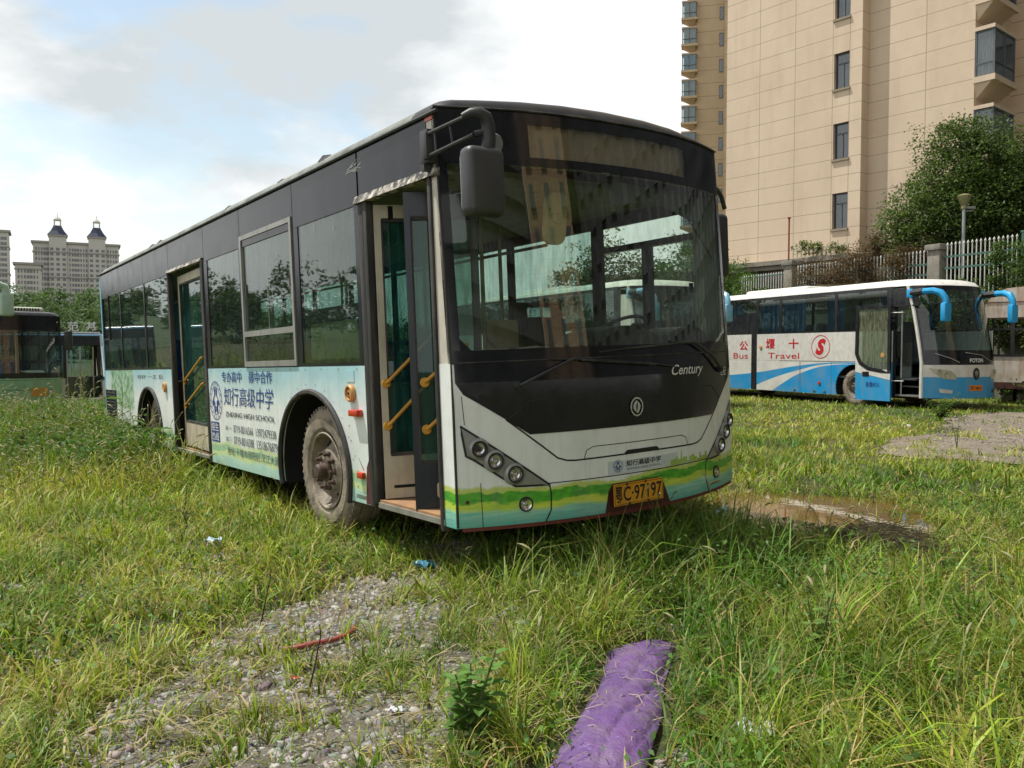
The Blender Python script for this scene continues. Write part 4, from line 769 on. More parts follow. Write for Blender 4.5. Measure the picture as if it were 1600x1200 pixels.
M_cwhite = mat('coach_white', (.68, .67, .62), .35, dirt=(.35, .3, .22), dirt_amt=.3, dirt_scale=(3, 3, .4))
M_cblue = mat('coach_blue', (.015, .28, .60), .35, col2=(.04, .30, .55), scale=3, dirt=(.25, .27, .26), dirt_amt=.35)
def swoosh():
    m = bpy.data.materials.new('blue_white_swoosh'); m.use_nodes = True; n = m.node_tree.nodes; l = m.node_tree.links; b = n['Principled BSDF']; b.inputs['Roughness'].default_value = .32
    t = n.new('ShaderNodeTexCoord'); sp = n.new('ShaderNodeSeparateXYZ'); l.new(t.outputs['Object'], sp.inputs[0])
    def curve(pts):
        f = n.new('ShaderNodeMapRange'); l.new(sp.outputs[1], f.inputs[0]); f.inputs[1].default_value = 2.0; f.inputs[2].default_value = 7.4
        c = n.new('ShaderNodeFloatCurve'); l.new(f.outputs[0], c.inputs[1]); k = c.mapping.curves[0].points
        P = [((y-2.0)/5.4, z/1.3) for y, z in pts]
        k[0].location = P[0]; k[1].location = P[-1]
        for p in P[1:-1]: k.new(*p)
        c.mapping.update(); q = n.new('ShaderNodeMath'); q.operation = 'MULTIPLY'; q.inputs[1].default_value = 1.3; l.new(c.outputs[0], q.inputs[0]); return q.outputs[0]
    def below(cv):
        q = n.new('ShaderNodeMath'); q.operation = 'LESS_THAN'; l.new(sp.outputs[2], q.inputs[0]); l.new(cv, q.inputs[1]); return q.outputs[0]
    def mix(f, a, c):
        x = n.new('ShaderNodeMix'); x.data_type = 'RGBA'; l.new(f, x.inputs[0])
        for i, v in ((6, a), (7, c)):
            if isinstance(v, tuple): x.inputs[i].default_value = (*v, 1)
            else: l.new(v, x.inputs[i])
        return x.outputs[2]
    wh, bl = (.68, .67, .62), (.015, .28, .60)
    c = mix(below(curve([(2.0, 1.17), (3.2, 1.15), (4.4, 1.04), (6.1, .82), (7.4, .70)])), wh, bl)
    c = mix(below(curve([(2.0, 1.12), (3.2, 1.11), (4.4, .90), (5.4, .66), (6.15, .42), (6.8, .15), (7.4, .0)])), c, wh)
    c = mix(below(curve([(2.0, 1.12), (3.1, 1.08), (4.2, .84), (5.0, .50), (5.6, .20), (6.2, -.0), (7.4, 0)])), c, bl)
    q = n.new('ShaderNodeTexNoise'); q.inputs['Scale'].default_value = 2.2; q.inputs['Detail'].default_value = 8; l.new(t.outputs['Object'], q.inputs['Vector']); q2 = n.new('ShaderNodeMapRange'); l.new(q.outputs[0], q2.inputs[0]); q2.inputs[1].default_value = .42; q2.inputs[2].default_value = .8; q2.inputs[4].default_value = .5
    c = mix(q2.outputs[0], c, (.30, .30, .27))
    l.new(c, b.inputs['Base Color']); return m
blue_coach, cfs, cfr, cS = coach('tour_coach', 'blue and white tour coach with red lettering and a folded-out front door', 10.07, 20.7, -.03, 23.3, body=M_cwhite, low=swoosh(), mirror_col=mat('mirror_blue', (.02, .33, .66), .35))
cc_ = blue_coach
# open plug door
mb = MB(); df = lambda y, z, t: (-.13-t, y, z)
gl = [(.93, 2.58), (1.90, 2.58), (1.92, 1.40), (1.80, 1.20), (1.55, 1.06), (.93, .98)]
mb.panel([(.84, .20), (1.985, .20), (1.985, 1.40), (1.86, 1.14), (1.58, .99), (.84, .90)], df, -.02, .02, 1, 0); o = mb.build('open_door', M_cblue, cc_)
mb = MB(); mb.panel([(.84, 1.0), (.84, .74), (1.985, .93), (1.985, 1.42), (1.86, 1.16), (1.58, 1.01)], df, .021, .024, 1); mb.build('door_stripe', M_cwhite, o)
mb = MB(); add_strip(mb, [(.885, 2.62), (1.94, 2.62), (1.96, 1.40), (1.83, 1.16), (1.56, 1.02), (.885, .93)], .09, df, .03, closed=True, sub=3); add_strip(mb, [(.885, 2.62), (1.94, 2.62), (1.96, 1.40), (1.83, 1.16), (1.56, 1.02), (.885, .93)], .09, df, -.02, closed=True, sub=3); mb.build('door_frame', M_black, o)
mb = MB(); mb.panel(gl, df, -.005, .005, 1); mb.build('door_glass', glass('pale_door_glass', (.7, .8, .74), film=(.3, .3, .2), film_amt=.3), o)
mb = MB(); mb.panel(rrect(1.52, .82, 1.74, .94, .02), df, .02, .03, 1); mb.build('door_handle', M_black, o)
mb = MB(); text_mesh('核载47人', (1.62, .54, 1.16, .68), df, .026, bold=.01, mb=mb); mb.build('door_lettering', M_blueink, o)
mb = MB(); add_ring(mb, 1.10, 1.38, .06, .06, .05, df, .012); mb.build('door_sticker', M_orange, o)
mb = MB(); mb.tube([(.05, .60, 2.45), (-.13, .9, 2.45)], .015, 6); mb.tube([(.05, .6, .72), (-.13, .9, .72)], .015, 6); mb.tube([(.06, .68, .4), (.06, .68, 2.5)], .02, 6); mb.build('door_linkage', M_steel, cc_)
mb = MB(); mb.panel([(.08, 2.62), (.90, 2.62), (.90, 3.06), (.34, 3.06)], cfs, -.03, .002, 1); mb.panel([(.82, .28), (.90, .28), (.90, 2.62), (.82, 2.62)], cfs, -.03, .002, 1); mb.box((-.03, .1, 2.6), (.0, .9, 2.63)); mb.build('doorway_frame', M_black, cc_)
mb = MB(); mb.box((.02, .1, .34), (.9, .85, .38)); mb.box((.3, .1, .56), (.9, .85, .60)); mb.box((.6, .1, .74), (.9, .85, .78)); mb.build('door_step', M_interior, cc_)
mb = MB(); mb.box((.7, .95, .8), (.74, 1.3, 1.7)); mb.build('door_screen', M_interior, cc_)
mb = MB()
mb.panel([(6.14, .28), (6.40, .28), (6.40, 2.66), (6.14, 2.66)], cfs, .001, .004, 2); mb.panel([(6.40, 2.02), (7.5, 2.02), (7.5, 2.60), (6.40, 2.60)], cfs, .001, .004, 2); mb.build('middle_door_gap', M_black, cc_)
mb = MB(); mb.panel([(5.10, 1.185), (.9, 1.185), (.9, 1.20), (5.10, 1.20)], cfs, .0, .003, 2)
for y_ in (3.0, 4.2, 4.25): mb.panel([(y_, .3), (y_+.012, .3), (y_+.012, 1.18), (y_, 1.18)], cfs, .0, .002, 2)
mb.build('panel_seam', M_greyink, cc_)
mb = MB(); text_mesh('公', (6.98, 1.50, 6.56, 1.80), cfs, .005, bold=.02, mb=mb); text_mesh('堰', (5.72, 1.52, 5.32, 1.86), cfs, .005, bold=.02, mb=mb); text_mesh('十', (4.72, 1.55, 4.30, 1.84), cfs, .005, bold=.02, mb=mb)
text_mesh('Bus', (7.28, 1.24, 6.56, 1.42), cfs, .005, mb=mb); text_mesh('Travel', (5.62, 1.25, 4.27, 1.43), cfs, .005, mb=mb)
mb.build('side_lettering', M_redink, cc_)
mb = MB(); add_ring(mb, 3.42, 1.60, .36, .33, .022, cfs, .005)
text_mesh('S', (3.62, 1.37, 3.22, 1.83), cfs, .006, bold=.06, shear=.35, mb=mb)
mb.build('round_emblem', M_redink, cc_)
mb = MB(); mb.lathe([(.06, 0), (.06, .02), (0, .03)], axis((-.002, 5.95, 1.60), (-1, 0, 0)), 16); mb.build('side_speaker', M_orange, cc_)
mb = MB(); mb.lathe([(.05, 0), (.05, .02), (0, .03)], axis((-.002, 3.45, .58), (-1, 0, 0)), 12)
mb.build('marker_lamp', M_red, cc_)
for y_ in (3.2, 3.6, 4.4): mb = MB(); mb.rbox((-.02, y_, .33), (0, y_+.1, .37), .01); mb.build('marker_lamp', M_lens, cc_)
M_curt = mat('blue_curtain', (.06, .20, .34), .85, col2=(.03, .10, .20), scale=3)
def curtain(y0, y1, parent):
    mb = MB(); n_ = 40; V = []
    for i in range(n_+1):
        y = y0+(y1-y0)*i/n_; x = .07+.03*math.sin(i*1.9)+.01*math.sin(i*4.3)
        V += [(x, y, 2.05), (x, y, 3.0)]
    mb.add(V, [(2*i, 2*i+2, 2*i+3, 2*i+1) for i in range(n_)], 0, True); mb.build('curtain', M_curt, parent, fix=False)
for a, b in ((1.15, 1.30), (2.62, 2.80), (2.92, 3.2), (4.1, 5.0), (5.2, 6.0), (6.9, 7.6)): curtain(a, b, cc_)
mb = MB(); text_mesh('FOTON', (1.02, 1.20, 1.48, 1.30), cfr, .012, bold=.03, mb=mb); mb.build('badge_lettering', M_whiteink, cc_)
mb = MB(); mb.panel(ell(1.25, .92, .11, .15, 18), cfr, .003, .012, 1, 0); mb.panel([(1.19, .98), (1.27, 1.0), (1.21, .86)], cfr, .012, .018, 1, 1); mb.panel([(1.26, .96), (1.32, .98), (1.25, .83)], cfr, .012, .018, 1, 1); mb.build('emblem', [M_black, M_chrome], cc_)
mb = MB(); mb.panel(rrect(1.03, .50, 1.47, .64, .01), cfr, .003, .01, 1); pl = mb.build('licence_plate', mat('plate_orange', (.75, .22, .02), .5), cc_)
mb = MB(); text_mesh('鄂C·98610', (1.06, .525, 1.44, .615), cfr, .013, mb=mb); mb.build('plate_lettering', M_ink, pl)
mb = MB(); mb.add([(.3, 1.3, 3.30), (2.2, 1.0, 3.30), (2.3, 3.6, 3.36), (.5, 4.2, 3.42)], [(0, 1, 2, 3)]); mb.add([(.3, 1.3, 3.28), (2.2, 1.0, 3.28), (2.3, 3.6, 3.34), (.5, 4.2, 3.40)], [(0, 1, 2, 3)])
o = mb.build('cardboard_sheet', mat('cardboard', (.42, .32, .18), .8), None); o.matrix_world = frame(10.07, 20.7, -.03, 23.3); tag(o, 'flat tan cardboard sheet lying on the roof of the blue and white coach', 'cardboard')
wc, _, _, _ = coach('tour_coach', 'plain white coach with pale blue mirrors, seen through the windows of the nearest bus', 3.2, 21.4, .02, 27, body=M_cwhite, low=M_cwhite, mirror_col=mat('mirror_pale_blue', (.22, .48, .66), .35), detail=False)
mb = MB(); mb.panel([(.1, .45), (.85, .45), (.85, 2.9), (.4, 2.9)], lambda y, z, t: (-t, y, z), -.02, .0, 1); mb.build('door', M_cwhite, wc)

def citybus(name, label, fx, fy, fz, deg, paint, upper, L_=10.5, doors=((.3, 1.3), (4.8, 6.0)), roof_line=None, mirror=True, front_bulge=.22):
    c = thing(name, frame(fx, fy, fz, deg), label, 'bus'); W_ = 2.5; B_ = front_bulge
    S = lambda x, z: -B_*(1-min(abs((x-1.25)/1.25), 1)**3)+.06*max(0, z-1.2)
    fs = lambda y, z, t: (-t, y, z); ff = lambda y, z, t: (W_+t, y, z); fr = lambda x, z, t: (x, S(x, z)-t, z)
    ar = ((2.4, .5, .62, .58), (7.6, .5, .62, .58))
    for fn in (fs, ff):
        segs = []; y = .02
        ds = doors if fn is fs else ()
        for k in range(2):
            cuts = [(0.02, 4.8), (4.8, L_)][k]; a = cuts[0]
            for d in ds:
                if cuts[0] <= d[0] < cuts[1]: a = d[1]+.04
            mb = MB(); mb.panel(side_poly(a, cuts[1], .33, 1.15, ar[k]), fn, -.03, 0, .8); mb.build('side_panel', paint, c)
            cx, cz, rx, rz = ar[k]; lip = [(cx+rx*math.cos(R(t)), cz+rz*math.sin(R(t))) for t in np.linspace(200, -20, 20)]; n_ = len(lip)
            mb = MB(); mb.add([fn(p[0], p[1], -.01) for p in lip]+[fn(p[0], p[1], -.6) for p in lip], [(i, i+1, n_+i+1, n_+i) for i in range(n_-1)]); mb.add([fn(p[0], p[1], -.6) for p in lip], [tuple(range(n_))]); mb.build('wheel_housing', M_dark, c, fix=False)
        mb = MB(); mb.panel([(.1, 2.45), (L_, 2.45), (L_, 2.85), (.1, 2.85)], fn, -.03, 0, 3)
        ys = [.12, 1.34, 2.6, 3.9, 4.76, 6.04, 7.3, 8.6, 9.8, L_-.06]
        for y_ in ys: mb.panel([(y_-.05, 1.15), (y_+.05, 1.15), (y_+.05, 2.45), (y_-.05, 2.45)], fn, -.03, 0, 3)
        mb.build('window_band', upper, c)
        for a, b in zip(ys[:-1], ys[1:]):
            if any(abs(a+.05-d[0]) < .2 for d in ds): continue
            mb = MB(); mb.panel([(a+.05, 1.16), (b-.05, 1.16), (b-.05, 2.45), (a+.05, 2.45)], fn, -.012, -.006, 3); mb.build('window_pane', G_side, c)
        for d in ds:
            m_ = (d[0]+d[1])/2; mb = MB()
            for a in (d[0]+.02, m_-.03, m_+.0, d[1]-.05): mb.panel([(a, .42), (a+.04, .42), (a+.04, 2.4), (a, 2.4)], fn, -.04, -.01, 3)
            mb.build('door_leaf', M_cream, c)
    mb = MB(); mb.panel([(0, .33), (W_, .33), (W_, 1.05), (0, 1.05)], fr, -.03, 0, .15, smooth=True); mb.build('front_panel', paint, c)
    mb = MB()
    for p in ([(0, 1.05), (W_, 1.05), (W_, 1.20), (0, 1.20)], [(0, 2.42), (W_, 2.42), (W_, 2.85), (0, 2.85)], [(0, 1.2), (.05, 1.2), (.05, 2.42), (0, 2.42)], [(W_-.05, 1.2), (W_, 1.2), (W_, 2.42), (W_-.05, 2.42)]): mb.panel(p, fr, -.02, .001, .15, smooth=True)
    mb.build('front_mask', M_mask, c)
    mb = MB(); mb.panel([(.05, 1.2), (W_-.05, 1.2), (W_-.05, 2.42), (.05, 2.42)], fr, None, -.003, .15, smooth=True); mb.build('windshield', G_wind, c)
    mb = MB(); add_strip(mb, [(.3, .72), (2.2, .72)], .012, fr, .002, sub=12); add_strip(mb, [(.0, 1.0), (2.5, 1.0)], .01, fr, .002, sub=12); mb.build('front_seam', M_ink, c)
    mb = MB()
    xs = [0, .03, .1, .25, .6, 1.25]; xs = xs+[W_-x for x in reversed(xs[:-1])]; bs = [0, .004, .012, .03]+list(np.linspace(.06, 1, 8)); V = []
    for b in bs:
        for x in xs:
            y0 = S(x, 2.85); y = y0+(L_-y0)*b; e = min(min(x, W_-x)/.25, 1); g = min((y-y0)/.3, 1)
            V.append((x, y, 2.84+.13*math.sqrt(max(0, 1-(1-e)**2))*math.sqrt(max(0, 1-(1-g)**2))))
    nx = len(xs); mb.add(V, [(j*nx+i, j*nx+i+1, (j+1)*nx+i+1, (j+1)*nx+i) for j in range(len(bs)-1) for i in range(nx-1)], 0, True); mb.build('roof', upper, c, fix=False, auto=60)
    mb = MB(); mb.panel([(0, .33), (W_, .33), (W_, 2.85), (0, 2.85)], lambda x, z, t: (x, L_+t, z), -.03, 0, 3); mb.build('rear_panel', paint, c)
    mb = MB(); mb.box((.04, .1, .36), (2.46, 1.7, .4)); mb.box((.04, 3.1, .36), (2.46, 6.9, .4)); mb.box((.65, 1.7, .36), (1.85, L_-.1, .4)); mb.build('floor', M_intdark, c)
    mb = MB(); mb.box((.2, .06, .9), (2.4, .5, 1.18)); mb.build('dashboard', M_intdark, c)
    for y_ in np.arange(3.4, L_-1, 1.0):
        for x_ in (.3, 1.76, 2.2): seat_mesh(x_, y_, .9).build('passenger_seat', [M_seat, M_steel], c)
    mb = MB()
    for x_, y_ in ((.7, 1.4), (1.6, 1.4), (.7, 4.7), (1.6, 4.7), (.7, 3), (1.6, 7)): mb.tube([(x_, y_, .4), (x_, y_, 2.8)], .016, 6)
    mb.build('hand_rail', M_cream, c)
    for (x_, y_, s_) in ((.17, 2.4, -1), (2.33, 2.4, 1), (.3, 7.6, -1), (2.2, 7.6, 1)): wheel(c, x_, y_, .50, side=s_)
    for s_ in (0, 1):
        f = (lambda x: x) if s_ == 0 else (lambda x: W_-x)
        mb = MB(); mb.lathe([(.09, 0), (.08, .02), (0, .03)], axis(fr(f(.32), .62, 0), (0, -1, 0)), 16); mb.build('headlight', M_lens, c)
    return c, fs, fr, S
M_pgreen = mat('pale_green_paint', (.22, .40, .25), .4, dirt=(.2, .19, .12), dirt_amt=.4)
gb, gfs, gfr, gS = citybus('city_bus', 'pale green bus with black windshield surround facing the camera in the tall weeds', -15.13, 23.2, -.38, 42, M_pgreen, M_black)
mb = MB()
mb.rbox((.35, .8, 2.94), (2.25, 3.9, 3.13), .08, seg=3); mb.build('roof_unit', mat('cream_roof_unit', (.55, .58, .48), .5), gb)
mb = MB()
for i in range(16): mb.box((.95+i*.075, .79, 3.02), (.985+i*.075, .80, 3.10))
mb.build('roof_unit_vents', M_dark, gb)
mb = MB(); mb.panel([(1.63, .52), (2.08, .52), (2.08, .78), (1.63, .78)], gfr, .003, .012, 1); mb.build('licence_plate', mat('orange_board', (.50, .24, .04), .6), gb)
mb = MB(); mb.add([gfr(1.55, 1.21, -.16), gfr(2.05, 1.21, -.16), gfr(2.0, 1.27, -.22), gfr(1.5, 1.27, -.22)], [(0, 1, 2, 3)]); mb.build('dash_papers', M_whiteink, gb)
mb = MB(); mb.lathe([(.03, 0), (.02, .02), (0, .02)], axis(gfr(2.40, 2.67, 0), (0, -1, 0)), 10); mb.build('marker_lamp', M_lens, gb)
mb = MB(); mb.tube([gfr(.10, 2.6, -.02), (.30, -.5, 3.30), (.50, -.80, 3.62), (.72, -.9, 3.66), (.90, -.9, 3.58), (.95, -.9, 3.35)], .10, 10); e = mb.build('mirror_arm', mat('pale_green_shell', (.38, .52, .44), .4), gb)
mb = MB(); mb.rbox((.76, -1.0, 2.78), (1.10, -.82, 3.42), .07, seg=3); mb.build('mirror_housing', MATS['pale_green_shell'], e)
mb = MB(); mb.tube([(2.45, 0, 2.5), (2.62, -.1, 2.45)], .02, 6); mb.rbox((2.54, -.2, 1.85), (2.76, -.08, 2.42), .04); mb.build('mirror', M_plast, gb)
dbus, dfs, dfr, dS = citybus('city_bus', 'dark bus with pale blue roof line parked side-on behind the green bus', -16.5, 34.0, -.78, 120, M_cwhite, M_black)
mb = MB(); mb.tube([(-.01, .05, 2.86), (-.01, 10.4, 2.86)], .04, 6); mb.build('roof_line', mat('roof_line_blue', (.25, .50, .80), .4), dbus)
mb = MB()
for ch, x0 in (('范', 0), ('基', .74)): text_mesh(ch, (x0, 0, x0+.44, .42), lambda u, v, t: (u, t, v), 0, bold=.008, mb=mb); text_mesh(ch, (x0, 0, x0+.44, .42), lambda u, v, t: (u, t, v), .05, bold=.008, mb=mb)
mb.box((-.1, .03, -.06), (1.3, .06, -.02)); mb.tube([(.1, .05, -.05), (.1, .05, -3.4)], .03, 6); mb.tube([(1.1, .05, -.05), (1.1, .05, -3.4)], .03, 6)
o = mb.build('sign_letters', M_whiteink, None); o.matrix_world = frame(-19.2, 36.5, 2.30, 10); tag(o, 'white rooftop sign characters showing above the dark bus', 'sign')
# stripped bus at the far right
M_rustw = mat('rusty_white', (.62, .60, .54), .55, col2=(.48, .40, .30), scale=3, dirt=(.28, .10, .04), dirt_amt=.75, dirt_scale=(2.5, 2.5, .35))
dr = thing('stripped_bus', frame(13.05, 23.3, -.1, -38), 'stripped white bus shell with rust streaks and empty window openings beyond the blue coach', 'bus wreck')
ef = lambda x, z, t: (x, -t, z); LW_ = 2.3
mb = MB(); mb.panel([(0, .70), (2.5, .70), (2.5, 1.40), (0, 1.40)], ef, -.04, 0, .5); mb.build('end_panel', M_rustw, dr)
for fn in (lambda y, z, t: (-t, y, z), lambda y, z, t: (2.5+t, y, z)):
    mb = MB(); mb.panel([(0, .70), (LW_, .70), (LW_, 1.40), (0, 1.40)], fn, -.04, 0, 1.5); mb.build('side_panel', M_rustw, dr)
    for y_ in (1.1, 2.2): mb = MB(); mb.panel([(y_-.05, 1.4), (y_+.05, 1.4), (y_+.05, 2.5), (y_-.05, 2.5)], fn, -.05, 0, 3); mb.build('window_pillar', M_black, dr)
for x_ in (.03, .66, 1.8, 2.47): mb = MB(); mb.box((x_-.05, -.01, 1.4), (x_+.05, .06, 2.5)); mb.build('window_pillar', M_black, dr)
mb = MB(); mb.box((0, -.02, 1.40), (2.5, .05, 1.46)); mb.box((.0, -.005, 2.12), (2.5, .04, 2.17)); mb.build('window_rail', M_black, dr)
mb = MB(); prof = [(-.03, 2.46), (-.03, 2.62), (.02, 2.85), (.18, 3.08), (.5, 3.25), (1.25, 3.31), (2.0, 3.25), (2.35, 3.05), (2.5, 2.62), (2.5, 2.46)]
mb.panel(prof, lambda x, z, t: (x, t, z), -.04, LW_, 9); mb.build('roof', M_rustw, dr)
mb = MB(); mb.tube([(0, -.045, 2.88), (2.45, -.045, 2.88)], .012, 5); mb.build('roof_seam', M_under, dr)
mb = MB(); mb.box((0, 0, .52), (2.5, LW_, .70)); mb.build('chassis', M_under, dr)
for x_, s_ in ((.3, -1), (2.2, 1)): wheel(dr, x_, 1.3, .42, r=.46, rr=.28, side=s_)
# ================================================================ GROUND
CTRL = np.array([(-.31, 4.97, .05), (1.7, 6.44, .12), (-6.35, 13.25, -.16), (-4.33, 14.7, -.09), (0, 0, .07), (0, 2.8, .07), (-3, 3.5, .02), (3, 3.5, .12), (-9, 15, -.30), (-15, 25, -.62), (-17, 34, -.78), (-6, 8, -.12),
  (10.07, 20.7, -.02), (5.3, 31.7, -.03), (12.4, 21.7, -.02), (3.2, 21.4, .0), (6, 11, .06), (9, 15, .02), (15, 26, -.08), (20, 20, .0), (-12, 6, -.2), (9, 5, .1), (0, 30, -.2), (-30, 30, -.8), (-60, 60, -1.0), (40, 10, 0.), (30, 60, -.2), (-20, 60, -.8), (0, -20, 0), (-1.5, 9, -.03), (-3, 12, -.09), (2.0, 10.0, .08), (0, 14, -.02)])
def G(x, y):
    x = np.asarray(x, float); y = np.asarray(y, float); s = np.zeros_like(x); w = np.zeros_like(x)
    for cx, cy, cz in CTRL:
        q = 1/((x-cx)**2+(y-cy)**2+.6)**1.7; s += q*cz; w += q
    return s/w
def lump(x, y): return .018*np.sin(x*3.1+np.sin(y*2.3))*np.sin(y*2.7+1.3*np.sin(x*1.7))+.03*np.sin(x*.9+y*.6)*np.sin(y*.8-x*.3)
def inpoly(x, y, P):
    x = np.asarray(x); r = np.zeros(x.shape, bool); n = len(P)
    for i in range(n):
        x0, y0 = P[i]; x1, y1 = P[(i+1) % n]
        c = ((y0 > y) != (y1 > y)); t = (x1-x0)*(y-y0)/((y1-y0) if y1 != y0 else 1e-9)+x0
        r ^= c & (x < t)
    return r
def vn(x, y, s, seed=0):        # smooth value noise in 0..1
    r = np.random.default_rng(seed).random((64, 64)); X = x*s; Y = y*s; i = np.floor(X).astype(int); j = np.floor(Y).astype(int); fx = X-i; fy = Y-j
    fx = fx*fx*(3-2*fx); fy = fy*fy*(3-2*fy); g = lambda a, b: r[a % 64, b % 64]
    return (g(i, j)*(1-fx)+g(i+1, j)*fx)*(1-fy)+(g(i, j+1)*(1-fx)+g(i+1, j+1)*fx)*fy
def fbm(x, y, s, seed=0): return (vn(x, y, s, seed)*.5+vn(x, y, s*2.1, seed+1)*.3+vn(x, y, s*4.3, seed+2)*.2)
GRAVEL = [(-1.35, 2.2), (-1.6, 3.1), (-1.5, 3.7), (-1.5, 4.3), (-1.2, 4.8), (-.95, 5.25), (-.55, 5.35), (-.25, 4.95), (.12, 4.35), (-.02, 3.7), (-.10, 3.3), (-.25, 2.9), (-.1, 2.2)]
ASPH = [(5.0, 11.7), (5.6, 10.6), (6.6, 10.2), (9, 9.6), (16, 10), (30, 14), (30, 24), (14, 21), (11.2, 19.9), (9.2, 18.0), (8.4, 16.2), (7.2, 14.4), (6.0, 13.2)]
PUD = [(1.9, 6.4), (2.5, 6.15), (3.1, 6.4), (3.25, 6.9), (2.9, 7.5), (2.6, 7.9), (2.1, 7.7), (1.95, 7.2), (1.75, 6.9)]
def gz(x, y):
    z = G(x, y)+lump(x, y)
    d = np.sqrt(((x-2.5)/1.0)**2+((y-7.0)/1.1)**2); z = z-.14*np.clip(1.2-d, 0, 1)**.8
    return z
def grid_obj(name, xs, ys, zf, m):
    X, Y = np.meshgrid(xs, ys); Z = zf(X, Y); nx, ny = len(xs), len(ys); me = bpy.data.meshes.new(name)
    V = np.stack([X, Y, Z], -1).reshape(-1, 3); i = np.arange(nx-1); j = np.arange(ny-1); I, J = np.meshgrid(i, j); a = (J*nx+I).ravel()
    F = np.stack([a, a+1, a+nx+1, a+nx], -1); raw_mesh(me, V, F); me.materials.append(m); me.polygons.foreach_set('use_smooth', np.ones(len(F), bool)); o = bpy.data.objects.new(name, me); COL.objects.link(o); return o
def raw_mesh(me, V, F, cols=None):
    k = F.shape[1]; me.vertices.add(len(V)); me.vertices.foreach_set('co', np.ascontiguousarray(V, np.float32).ravel()); me.loops.add(F.size); me.loops.foreach_set('vertex_index', np.ascontiguousarray(F, np.int32).ravel())
    me.polygons.add(len(F)); me.polygons.foreach_set('loop_start', np.arange(0, F.size, k, dtype=np.int32)); me.polygons.foreach_set('loop_total', np.full(len(F), k, np.int32)); me.update(calc_edges=True)
    if cols is not None:
        at = me.color_attributes.new('col', 'FLOAT_COLOR', 'POINT'); c = np.ones((len(V), 4), np.float32); c[:, :3] = cols; at.data.foreach_set('color', c.ravel())
def ground_mat():
    m = bpy.data.materials.new('earth'); m.use_nodes = True; n = m.node_tree.nodes; l = m.node_tree.links; b = n['Principled BSDF']; b.inputs['Roughness'].default_value = .95
    t = n.new('ShaderNodeTexCoord')
    def nz(s, d=8):
        x = n.new('ShaderNodeTexNoise'); x.inputs['Scale'].default_value = s; x.inputs['Detail'].default_value = d; x.inputs['Roughness'].default_value = .7; l.new(t.outputs['Object'], x.inputs['Vector']); return x.outputs[0]
    a = ramp(nz(1.1), [(.35, (.05, .065, .018)), (.55, (.085, .09, .03)), (.7, (.14, .12, .065))], n, l)
    c = ramp(nz(30), [(.3, (.25, .22, .16)), (.7, (1, 1, 1))], n, l)
    x = n.new('ShaderNodeMix'); x.data_type = 'RGBA'; x.blend_type = 'MULTIPLY'; x.inputs[0].default_value = .8; l.new(a, x.inputs[6]); l.new(c, x.inputs[7]); l.new(x.outputs[2], b.inputs['Base Color'])
    bp = n.new('ShaderNodeBump'); bp.inputs['Strength'].default_value = .8; bp.inputs['Distance'].default_value = .03; l.new(nz(22), bp.inputs['Height']); l.new(bp.outputs[0], b.inputs['Normal']); return m
xs = np.concatenate([np.linspace(-400, -40, 14)[:-1], np.linspace(-40, -10, 30)[:-1], np.linspace(-10, 12, 150)[:-1], np.linspace(12, 40, 28)[:-1], np.linspace(40, 400, 14)])
ys = np.concatenate([np.linspace(-80, -2, 12)[:-1], np.linspace(-2, 22, 170)[:-1], np.linspace(22, 60, 40)[:-1], np.linspace(60, 900, 16)])
tag(grid_obj('ground', xs, ys, gz, ground_mat()), kind='structure')
M_water = bpy.data.materials.new('puddle_water'); M_water.use_nodes = True
b_ = M_water.node_tree.nodes['Principled BSDF']; b_.inputs['Base Color'].default_value = (.13, .075, .022, 1); b_.inputs['Roughness'].default_value = .03; b_.inputs['Specular IOR Level'].default_value = .6
wn_ = M_water.node_tree; wx_ = wn_.nodes.new('ShaderNodeTexNoise'); wx_.inputs['Scale'].default_value = 14; wb_ = wn_.nodes.new('ShaderNodeBump'); wb_.inputs['Strength'].default_value = .05; wb_.inputs['Distance'].default_value = .01; wn_.links.new(wx_.outputs[0], wb_.inputs['Height']); wn_.links.new(wb_.outputs[0], b_.inputs['Normal'])
mb = MB(); mb.add([(2.5+1.12*math.cos(a)*(1+.12*math.sin(3*a)+.08*math.sin(5*a+1)), 7.0+1.22*math.sin(a)*(1+.1*math.sin(4*a)), .074) for a in [2*PI*i/40 for i in range(40)]], [tuple(range(40))]); tag(mb.build('puddle_water', M_water), kind='structure')
M_asph = mat('cracked_asphalt', (.15, .12, .085), .9, col2=(.22, .185, .14), scale=2.2, amount=.6, dirt=(.05, .045, .04), dirt_amt=.7, dirt_scale=(5, 12, 5), bump=.6, bscale=30)
def sheet(name, poly, m, dz, step=.5, rag=.75):
    P = []
    n_ = len(poly)
    for i in range(n_):
        p, q = Vector(poly[i]), Vector(poly[(i+1) % n_]); k = max(2, int((q-p).length/.4))
        for j in range(k): r = p.lerp(q, j/k); P.append((r.x+random.uniform(-rag, rag)*.4, r.y+random.uniform(-rag, rag)*.6))
    mb = MB(); mb.panel(P, lambda x, y, t: (x, y, float(gz(np.array(x), np.array(y)))+t), None, dz, step); return mb.build(name, m)
tag(sheet('asphalt_patch', ASPH, M_asph, .012, .6), kind='structure')

tag(sheet('gravel_bed', GRAVEL, mat('dusty_gravel_bed', (.17, .15, .12), .95, col2=(.09, .08, .06), scale=9, amount=.9, dirt=(.26, .24, .20), dirt_amt=.6, dirt_scale=(12, 12, 12), bump=1.0, bscale=60), .006, .12, rag=.3), kind='structure')
